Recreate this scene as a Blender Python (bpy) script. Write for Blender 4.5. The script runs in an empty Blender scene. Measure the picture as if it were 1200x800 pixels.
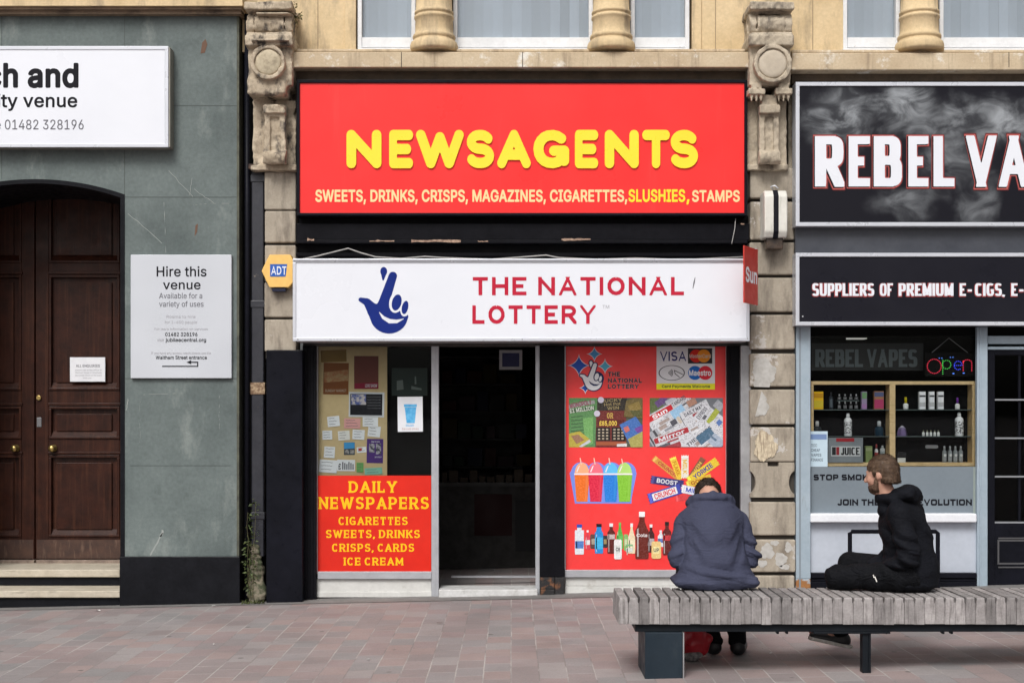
# A pedestrian shopping street in overcast daylight: a grey clad venue entrance, a newsagent's
# shop and a vape shop in one sandstone terrace, with a slatted bench and two seated people.
import bpy, math, random
import numpy as np
from mathutils import Vector
from mathutils.geometry import tessellate_polygon

random.seed(7)
SC = bpy.context.scene
COL = SC.collection
R = math.radians

# ------------------------------------------------------------------ camera, sky, sun, exposure
F, DIST, EYE, HOR = 1613.0, 11.77, 1.6, 484.0     # focal length (px of a 1200 px wide picture), distance, eye height, horizon
cam_d = bpy.data.cameras.new('camera')
cam_d.sensor_width = 36.0
cam_d.lens = F / 1200.0 * 36.0
cam_d.shift_y = (HOR - 400.0) / 1200.0
cam_d.clip_end = 2000.0
cam = bpy.data.objects.new('camera', cam_d)
cam.location = (0.0, -DIST, EYE)
cam.rotation_euler = (R(90), 0, 0)
COL.objects.link(cam)
SC.camera = cam

SUN_EL, SUN_AZ = R(46), R(197)                    # azimuth clockwise from +Y (north); behind the camera, a little to its left
world = bpy.data.worlds.new('World')
SC.world = world
world.use_nodes = True
wn = world.node_tree
bg = wn.nodes['Background']
sky = wn.nodes.new('ShaderNodeTexSky')
sky.sky_type = 'NISHITA'
sky.sun_disc = False
sky.sun_elevation = SUN_EL
sky.sun_rotation = SUN_AZ
sky.air_density = 1.0
sky.dust_density = 6.0
hsv = wn.nodes.new('ShaderNodeHueSaturation')      # an overcast sky is nearly grey
hsv.inputs['Saturation'].default_value = 0.22
wn.links.new(sky.outputs[0], hsv.inputs['Color'])
wn.links.new(hsv.outputs[0], bg.inputs['Color'])
bg.inputs['Strength'].default_value = 0.09

sun_d = bpy.data.lights.new('sun', 'SUN')
sun_d.energy = 1.65
sun_d.angle = R(22)
sun_d.color = (1.0, 0.97, 0.93)
sun = bpy.data.objects.new('sun', sun_d)
sv = Vector((math.sin(SUN_AZ) * math.cos(SUN_EL), math.cos(SUN_AZ) * math.cos(SUN_EL), math.sin(SUN_EL)))
sun.rotation_euler = sv.to_track_quat('Z', 'Y').to_euler()
sun.location = (0, -8, 20)
COL.objects.link(sun)

SC.view_settings.view_transform = 'Standard'
SC.view_settings.look = 'None'
SC.view_settings.gamma = 1.0
SC.view_settings.use_curve_mapping = False
SC.view_settings.exposure = 0.35
SC.cycles.max_bounces = 8
SC.cycles.transparent_max_bounces = 12
SC.cycles.caustics_reflective = False
SC.cycles.caustics_refractive = False

# ------------------------------------------------------------------ measuring: a point of the photograph on a plane Y
def PX(px, Y): return (px - 600.0) / F * (Y + DIST)
def PZ(py, Y): return EYE - (py - HOR) / F * (Y + DIST)
def P(px, py, Y): return Vector((PX(px, Y), Y, PZ(py, Y)))

# ------------------------------------------------------------------ mesh building
class MB:
    def __init__(self): self.v = []; self.f = []
    def add(self, vs, fs):
        b = len(self.v)
        self.v.extend([tuple(p) for p in vs])
        self.f.extend([tuple(i + b for i in f) for f in fs])
        return self
    def box(self, x0, x1, y0, y1, z0, z1):
        return self.add([(x0,y0,z0),(x1,y0,z0),(x1,y1,z0),(x0,y1,z0),(x0,y0,z1),(x1,y0,z1),(x1,y1,z1),(x0,y1,z1)],
                        [(0,3,2,1),(4,5,6,7),(0,1,5,4),(1,2,6,5),(2,3,7,6),(3,0,4,7)])
    def pbox(self, a, b, c, d, Y, depth, z0=None, z1=None):
        """front face covers the picture rectangle (a,b)-(c,d) on plane Y; goes back by depth"""
        return self.box(PX(a,Y), PX(c,Y), Y, Y+depth, PZ(d,Y) if z0 is None else z0, PZ(b,Y) if z1 is None else z1)
    def frame(self, a, b, c, d, w, Y, depth, wb=None):
        wb = w if wb is None else wb
        self.pbox(a, b, c, b+w, Y, depth); self.pbox(a, d-wb, c, d, Y, depth)
        self.pbox(a, b+w, a+w, d-wb, Y, depth); self.pbox(c-w, b+w, c, d-wb, Y, depth)
        return self
    def tube(self, pts, rad, n=10, caps=True):
        pts = [Vector(p) for p in pts]
        rads = rad if isinstance(rad, (list, tuple)) else [rad]*len(pts)
        up = Vector((0.13, 0.31, 0.94)); vs = []; fs = []
        for i, p in enumerate(pts):
            t = (pts[min(i+1,len(pts)-1)] - pts[max(i-1,0)]).normalized()
            a = t.cross(up)
            if a.length < 1e-3: a = t.cross(Vector((1,0,0)))
            a.normalize(); b = t.cross(a)
            for k in range(n):
                q = 2*math.pi*k/n
                vs.append(p + a*math.cos(q)*rads[i] + b*math.sin(q)*rads[i])
        for i in range(len(pts)-1):
            for k in range(n):
                fs.append((i*n+k, i*n+(k+1)%n, (i+1)*n+(k+1)%n, (i+1)*n+k))
        if caps:
            fs.append(tuple(range(n-1,-1,-1))); fs.append(tuple((len(pts)-1)*n+k for k in range(n)))
        return self.add(vs, fs)
    def lathe(self, cx, cy, prof, n=20, a0=0.0, a1=2*math.pi, sy=1.0):
        full = abs(a1-a0-2*math.pi) < 1e-6
        m = n if full else n+1
        vs = [(cx+r*math.cos(a0+(a1-a0)*k/n), cy+sy*r*math.sin(a0+(a1-a0)*k/n), z) for r, z in prof for k in range(m)]
        fs = []
        for i in range(len(prof)-1):
            for k in range(n):
                k2 = (k+1)%m
                fs.append((i*m+k, i*m+k2, (i+1)*m+k2, (i+1)*m+k))
        if full:
            fs.append(tuple(range(m-1,-1,-1))); fs.append(tuple((len(prof)-1)*m+k for k in range(m)))
        return self.add(vs, fs)
    def disc_y(self, cx, cz, y0, y1, r, n=28):
        """cylinder whose axis runs along Y"""
        vs = [(cx+r*math.cos(2*math.pi*k/n), y, cz+r*math.sin(2*math.pi*k/n)) for y in (y0,y1) for k in range(n)]
        fs = [(k,(k+1)%n,n+(k+1)%n,n+k) for k in range(n)] + [tuple(range(n-1,-1,-1)), tuple(range(n,2*n))]
        return self.add(vs, fs)
    def cyl_x(self, x0, x1, cy, cz, r, n=24):
        vs = [(x, cy+r*math.cos(2*math.pi*k/n), cz+r*math.sin(2*math.pi*k/n)) for x in (x0,x1) for k in range(n)]
        fs = [(k,(k+1)%n,n+(k+1)%n,n+k) for k in range(n)] + [tuple(range(n-1,-1,-1)), tuple(range(n,2*n))]
        return self.add(vs, fs)

def wloc(o):
    l = Vector((0,0,0))
    while o is not None:
        l = l + o.location; o = o.parent
    return l

def obj(name, mb, mat, parent=None, smooth=False, bev=0.0, seg=2, label=None):
    """link one mesh (given in world coordinates) as one object"""
    vs = np.array(mb.v, dtype=float)
    if parent is not None: org = np.array(wloc(parent))
    else:
        lo, hi = vs.min(0), vs.max(0)
        org = np.array([(lo[0]+hi[0])/2, (lo[1]+hi[1])/2, lo[2]])
    me = bpy.data.meshes.new(name)
    me.from_pydata((vs-org).tolist(), [], mb.f)
    me.update()
    me.materials.append(mat)
    if smooth:
        me.polygons.foreach_set('use_smooth', [True]*len(me.polygons))
    o = bpy.data.objects.new(name, me)
    COL.objects.link(o)
    if parent is not None: o.parent = parent
    else: o.location = org
    if bev:
        m = o.modifiers.new('bevel', 'BEVEL'); m.width = bev; m.segments = seg; m.limit_method = 'ANGLE'; m.harden_normals = False
    if label: o['label'] = label
    return o

def tag(o, label, cat, group=None, kind=None):
    o['label'] = label; o['category'] = cat
    if group: o['group'] = group
    if kind: o['kind'] = kind
    return o

def thing(name, label, cat, loc, group=None):
    o = bpy.data.objects.new(name, None)
    o.empty_display_size = 0.2
    o.location = loc
    COL.objects.link(o)
    return tag(o, label, cat, group)

# ------------------------------------------------------------------ materials
MATS = {}
def mat(name, c, rough=0.6, c2=None, mscale=3.0, lo=0.35, hi=0.65, var=0.0, vscale=30.0, bump=0.0, bscale=60.0,
        metal=0.0, spec=0.5, stain=None, sscale=(3.0,3.0,0.6), slo=0.55, shi=0.7, alpha=1.0, emit=0.0, coat=0.0, sheen=0.0,
        paint=None, pscale=6.0, plo=0.6, phi=0.64, island=0.0, obj_coords=False, wrinkle=0.0, wscale=9.0):
    m = bpy.data.materials.new(name); m.use_nodes = True
    MATS[name] = m
    nt = m.node_tree; N = nt.nodes; L = nt.links
    b = N['Principled BSDF']
    if obj_coords:
        tc = N.new('ShaderNodeTexCoord'); pos = tc.outputs['Object']
    else:
        g = N.new('ShaderNodeNewGeometry'); pos = g.outputs['Position']
    def noise(scale, detail=6, vec=None, rough_=0.6):
        n = N.new('ShaderNodeTexNoise'); n.inputs['Scale'].default_value = scale; n.inputs['Detail'].default_value = detail
        n.inputs['Roughness'].default_value = rough_
        L.new(vec if vec is not None else pos, n.inputs['Vector']); return n.outputs['Fac']
    def rng(src, a, bb, c_=0.0, d=1.0):
        n = N.new('ShaderNodeMapRange'); n.inputs[1].default_value = a; n.inputs[2].default_value = bb
        n.inputs[3].default_value = c_; n.inputs[4].default_value = d
        L.new(src, n.inputs[0]); return n.outputs[0]
    def mix(f, a, bb, mode='MIX'):
        n = N.new('ShaderNodeMix'); n.data_type = 'RGBA'; n.blend_type = mode
        for s, i in ((f,0),(a,6),(bb,7)):
            if hasattr(s, 'is_linked'): L.new(s, n.inputs[i])
            elif i == 0: n.inputs[0].default_value = s
            else: n.inputs[i].default_value = (*s, 1.0)
        return n.outputs[2]
    col = c
    if c2 is not None: col = mix(rng(noise(mscale), lo, hi), c, c2)
    if stain is not None:
        mp = N.new('ShaderNodeMapping'); mp.inputs['Scale'].default_value = sscale; L.new(pos, mp.inputs['Vector'])
        col = mix(rng(noise(1.0, 8, mp.outputs[0], 0.65), slo, shi), col, stain)
    if paint is not None:
        col = mix(rng(noise(pscale, 10, None, 0.7), plo, phi), col, paint)
    if var:
        v = rng(noise(vscale, 5), 0.25, 0.75, 1.0-var, 1.0+var)
        n = N.new('ShaderNodeCombineColor')
        for i in range(3): L.new(v, n.inputs[i])
        col = mix(1.0, col, n.outputs[0], 'MULTIPLY')
    if island:
        gg = N.new('ShaderNodeNewGeometry')
        v = rng(gg.outputs['Random Per Island'], 0.0, 1.0, 1.0-island, 1.0+island)
        n = N.new('ShaderNodeCombineColor')
        for i in range(3): L.new(v, n.inputs[i])
        col = mix(1.0, col, n.outputs[0], 'MULTIPLY')
    if hasattr(col, 'is_linked'): L.new(col, b.inputs['Base Color'])
    else: b.inputs['Base Color'].default_value = (*col, 1.0)
    if var or c2 is not None:
        L.new(rng(noise(vscale*0.4, 4), 0.3, 0.7, max(0.03, rough-0.12), min(1.0, rough+0.12)), b.inputs['Roughness'])
    else: b.inputs['Roughness'].default_value = rough
    b.inputs['Metallic'].default_value = metal
    b.inputs['Specular IOR Level'].default_value = spec
    if coat: b.inputs['Coat Weight'].default_value = coat; b.inputs['Coat Roughness'].default_value = 0.15
    if sheen: b.inputs['Sheen Weight'].default_value = sheen; b.inputs['Sheen Roughness'].default_value = 0.5
    if emit:
        b.inputs['Emission Color'].default_value = (*c, 1.0); b.inputs['Emission Strength'].default_value = emit
    if bump:
        bn = N.new('ShaderNodeBump'); bn.inputs['Strength'].default_value = bump; bn.inputs['Distance'].default_value = 0.01
        L.new(noise(bscale, 8), bn.inputs['Height']); L.new(bn.outputs[0], b.inputs['Normal'])
    if wrinkle:
        n1 = N.new('ShaderNodeTexNoise'); n1.inputs['Scale'].default_value = wscale; n1.inputs['Detail'].default_value = 3; n1.inputs['Distortion'].default_value = 1.2
        mp = N.new('ShaderNodeMapping'); mp.inputs['Scale'].default_value = (1.0, 1.0, 1.9); L.new(pos, mp.inputs['Vector']); L.new(mp.outputs[0], n1.inputs['Vector'])
        ab = N.new('ShaderNodeMath'); ab.operation = 'SUBTRACT'; L.new(n1.outputs['Fac'], ab.inputs[0]); ab.inputs[1].default_value = .5
        a2 = N.new('ShaderNodeMath'); a2.operation = 'ABSOLUTE'; L.new(ab.outputs[0], a2.inputs[0])
        b2 = N.new('ShaderNodeBump'); b2.inputs['Strength'].default_value = wrinkle; b2.inputs['Distance'].default_value = .06
        L.new(a2.outputs[0], b2.inputs['Height'])
        if bump: L.new(bn.outputs[0], b2.inputs['Normal'])
        L.new(b2.outputs[0], b.inputs['Normal'])
    return m

def glass(name, tint=(0.9,0.93,0.93), refl=0.6, ior=1.35, film=0.0, fcol=(.8,.84,.88)):
    m = bpy.data.materials.new(name); m.use_nodes = True
    nt = m.node_tree; N = nt.nodes; L = nt.links
    N.remove(N['Principled BSDF'])
    tr = N.new('ShaderNodeBsdfTransparent'); tr.inputs[0].default_value = (*tint, 1)
    gl = N.new('ShaderNodeBsdfGlossy'); gl.inputs['Roughness'].default_value = 0.02; gl.inputs[0].default_value = (refl, refl, refl, 1)
    fr = N.new('ShaderNodeFresnel'); fr.inputs[0].default_value = ior
    mx = N.new('ShaderNodeMixShader')
    src = tr.outputs[0]
    if film:      # pale diffuse film painted in to brighten the panes
        df = N.new('ShaderNodeBsdfDiffuse'); df.inputs[0].default_value = (*fcol, 1)
        fm = N.new('ShaderNodeMixShader'); fm.inputs[0].default_value = film; L.new(tr.outputs[0], fm.inputs[1]); L.new(df.outputs[0], fm.inputs[2]); src = fm.outputs[0]
    L.new(fr.outputs[0], mx.inputs[0]); L.new(src, mx.inputs[1]); L.new(gl.outputs[0], mx.inputs[2])
    L.new(mx.outputs[0], N['Material Output'].inputs[0])
    return m

_flat = {}
_pr = {}
def printed(c):
    """half-toned photographic print: the colour breaks into lighter and darker flecks"""
    k = tuple(round(x,3) for x in c)
    if k not in _pr: _pr[k] = mat('photo_print_colour', tuple(x*.88 for x in c), .45, tuple(min(.85, x*1.08+.03) for x in c), 75, .40, .66, var=.07, vscale=90, spec=.12)
    return _pr[k]
def flat(c, rough=0.5):
    """plain printed or plastic colour with a faint unevenness"""
    k = (tuple(round(x,3) for x in c), rough)
    if k not in _flat: _flat[k] = mat('print_colour', c, rough, var=0.06, vscale=9.0, spec=0.12)
    return _flat[k]

# ------------------------------------------------------------------ outlines: distance fields, contours, lettering
def contour(Fd, xs, ys, eps=0.0):
    """closed loops of the zero level of Fd[iy,ix] (negative inside)"""
    ny, nx = Fd.shape
    Fd = np.where(np.abs(Fd) < 1e-9, 1e-9, Fd)
    ins = Fd < 0
    code = ins[:-1,:-1]*1 + ins[:-1,1:]*2 + ins[1:,1:]*4 + ins[1:,:-1]*8
    nxt = {}; pt = {}
    def ep(k):
        if k in pt: return
        t, j, i = k
        if t == 0:
            a, b = Fd[j,i], Fd[j,i+1]; s = a/(a-b); pt[k] = (xs[i]+s*(xs[i+1]-xs[i]), ys[j])
        else:
            a, b = Fd[j,i], Fd[j+1,i]; s = a/(a-b); pt[k] = (xs[i], ys[j]+s*(ys[j+1]-ys[j]))
    TAB = {1:[(3,0)],2:[(0,1)],3:[(3,1)],4:[(1,2)],5:[(3,2),(1,0)],6:[(0,2)],7:[(3,2)],8:[(2,3)],9:[(2,0)],
           10:[(0,3),(2,1)],11:[(2,1)],12:[(1,3)],13:[(1,0)],14:[(0,3)]}
    for j, i in zip(*np.nonzero((code > 0) & (code < 15))):
        e = ((0,j,i),(1,j,i+1),(0,j+1,i),(1,j,i))
        for a, b in TAB[int(code[j,i])]:
            ep(e[a]); ep(e[b]); nxt[e[b]] = e[a]
    loops = []
    while nxt:
        k0 = next(iter(nxt)); k = k0; L = []
        while k in nxt:
            L.append(pt[k]); k = nxt.pop(k)
        if len(L) > 3: loops.append(simplify(np.array(L), eps) if eps else np.array(L))
    return loops

def simplify(L, eps):
    n = len(L)
    if n < 6: return L
    i1 = int(np.argmax(((L-L[0])**2).sum(1)))
    def dp(a):
        if len(a) < 3: return [a[0]]
        d = a[-1]-a[0]; ln = np.hypot(*d)
        q = a[1:-1]-a[0]
        dist = np.abs(q[:,0]*d[1]-q[:,1]*d[0])/ln if ln > 1e-12 else np.hypot(q[:,0], q[:,1])
        k = int(np.argmax(dist))
        if dist[k] < eps: return [a[0]]
        return dp(a[:k+2]) + dp(a[k+1:])
    out = dp(L[:i1+1]) + dp(np.vstack([L[i1:], L[:1]]))
    return np.array(out)

def area(L): return 0.5*float(np.sum(L[:,0]*np.roll(L[:,1],-1)-np.roll(L[:,0],-1)*L[:,1]))
def inside(p, L):
    x, y = p; a = L; b = np.roll(L,-1,0)
    c = ((a[:,1] > y) != (b[:,1] > y))
    with np.errstate(divide='ignore', invalid='ignore'):
        xx = a[:,0] + (y-a[:,1])*(b[:,0]-a[:,0])/(b[:,1]-a[:,1])
    return bool(np.sum(c & (x < xx)) % 2)

def group_loops(loops):
    loops = [np.array(l, dtype=float) for l in loops if abs(area(np.array(l, dtype=float))) > 1e-7]
    dep = [sum(inside(l[0], m) for m in loops if m is not l) for l in loops]
    out = []
    for l, d in zip(loops, dep):
        if d % 2 == 0:
            outer = l if area(l) > 0 else l[::-1]
            out.append([outer] + [(h if area(h) < 0 else h[::-1]) for h, e in zip(loops, dep) if e == d+1 and inside(h[0], l)])
    return out

def plate(mb, groups, fx, fz, y, depth):
    """flat shapes (outer loop + holes) given in 2D, mapped by fx, fz on to plane y, thickness depth behind it"""
    for g in groups:
        vs = []; fs = []; loops3 = [[Vector((p[0], p[1], 0)) for p in l] for l in g]
        tris = tessellate_polygon(loops3)
        flatp = [p for l in g for p in l]; n = len(flatp)
        vs = [(fx(p[0]), y, fz(p[1])) for p in flatp]
        for t in tris:
            a, b, c = (flatp[i] for i in t)
            cr = (b[0]-a[0])*(c[1]-a[1])-(b[1]-a[1])*(c[0]-a[0])
            fs.append(tuple(t) if cr > 0 else tuple(reversed(t)))
        if depth > 0:
            vs += [(fx(p[0]), y+depth, fz(p[1])) for p in flatp]
            o = 0
            for l in g:
                m = len(l)
                for i in range(m): fs.append((o+i, n+o+i, n+o+(i+1)%m, o+(i+1)%m))
                o += m
        mb.add(vs, fs)
    return mb

def ppoly(mb, pts, Y, depth=0.0015):
    """polygon in picture coordinates on plane Y"""
    pts = np.array([(x, -y) for x, y in pts], dtype=float)
    return plate(mb, group_loops([pts]), lambda x: PX(x, Y), lambda y: PZ(-y, Y), Y, depth)

def pshape(mb, fn, x0, y0, x1, y1, Y, depth=0.0015, n=110, eps=0.05):
    """shape given by a distance function of picture coordinates"""
    st = max(x1-x0, y1-y0)/n
    xs = np.arange(x0-2*st, x1+2*st, st); ys = np.arange(-y1-2*st, -y0+2*st, st)
    X, Yy = np.meshgrid(xs, -ys)
    L = contour(fn(X, Yy), xs, ys, eps*st*4)
    return plate(mb, group_loops(L), lambda x: PX(x, Y), lambda y: PZ(-y, Y), Y, depth)

def sseg(X, Y, a, b, r0, r1=None):
    r1 = r0 if r1 is None else r1
    dx, dy = b[0]-a[0], b[1]-a[1]
    t = np.clip(((X-a[0])*dx+(Y-a[1])*dy)/(dx*dx+dy*dy+1e-12), 0, 1)
    return np.hypot(X-a[0]-t*dx, Y-a[1]-t*dy) - (r0+(r1-r0)*t)
def schain(X, Y, pts, rr):
    d = None
    for i in range(len(pts)-1):
        e = sseg(X, Y, pts[i], pts[i+1], rr[i] if hasattr(rr,'__len__') else rr, rr[i+1] if hasattr(rr,'__len__') else rr)
        d = e if d is None else np.minimum(d, e)
    return d
def sell(X, Y, c, rx, ry, rot=0.0):
    a = R(rot); x = (X-c[0])*math.cos(a)+(Y-c[1])*math.sin(a); y = -(X-c[0])*math.sin(a)+(Y-c[1])*math.cos(a)
    return (np.sqrt((x/rx)**2+(y/ry)**2)-1)*min(rx,ry)

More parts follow.
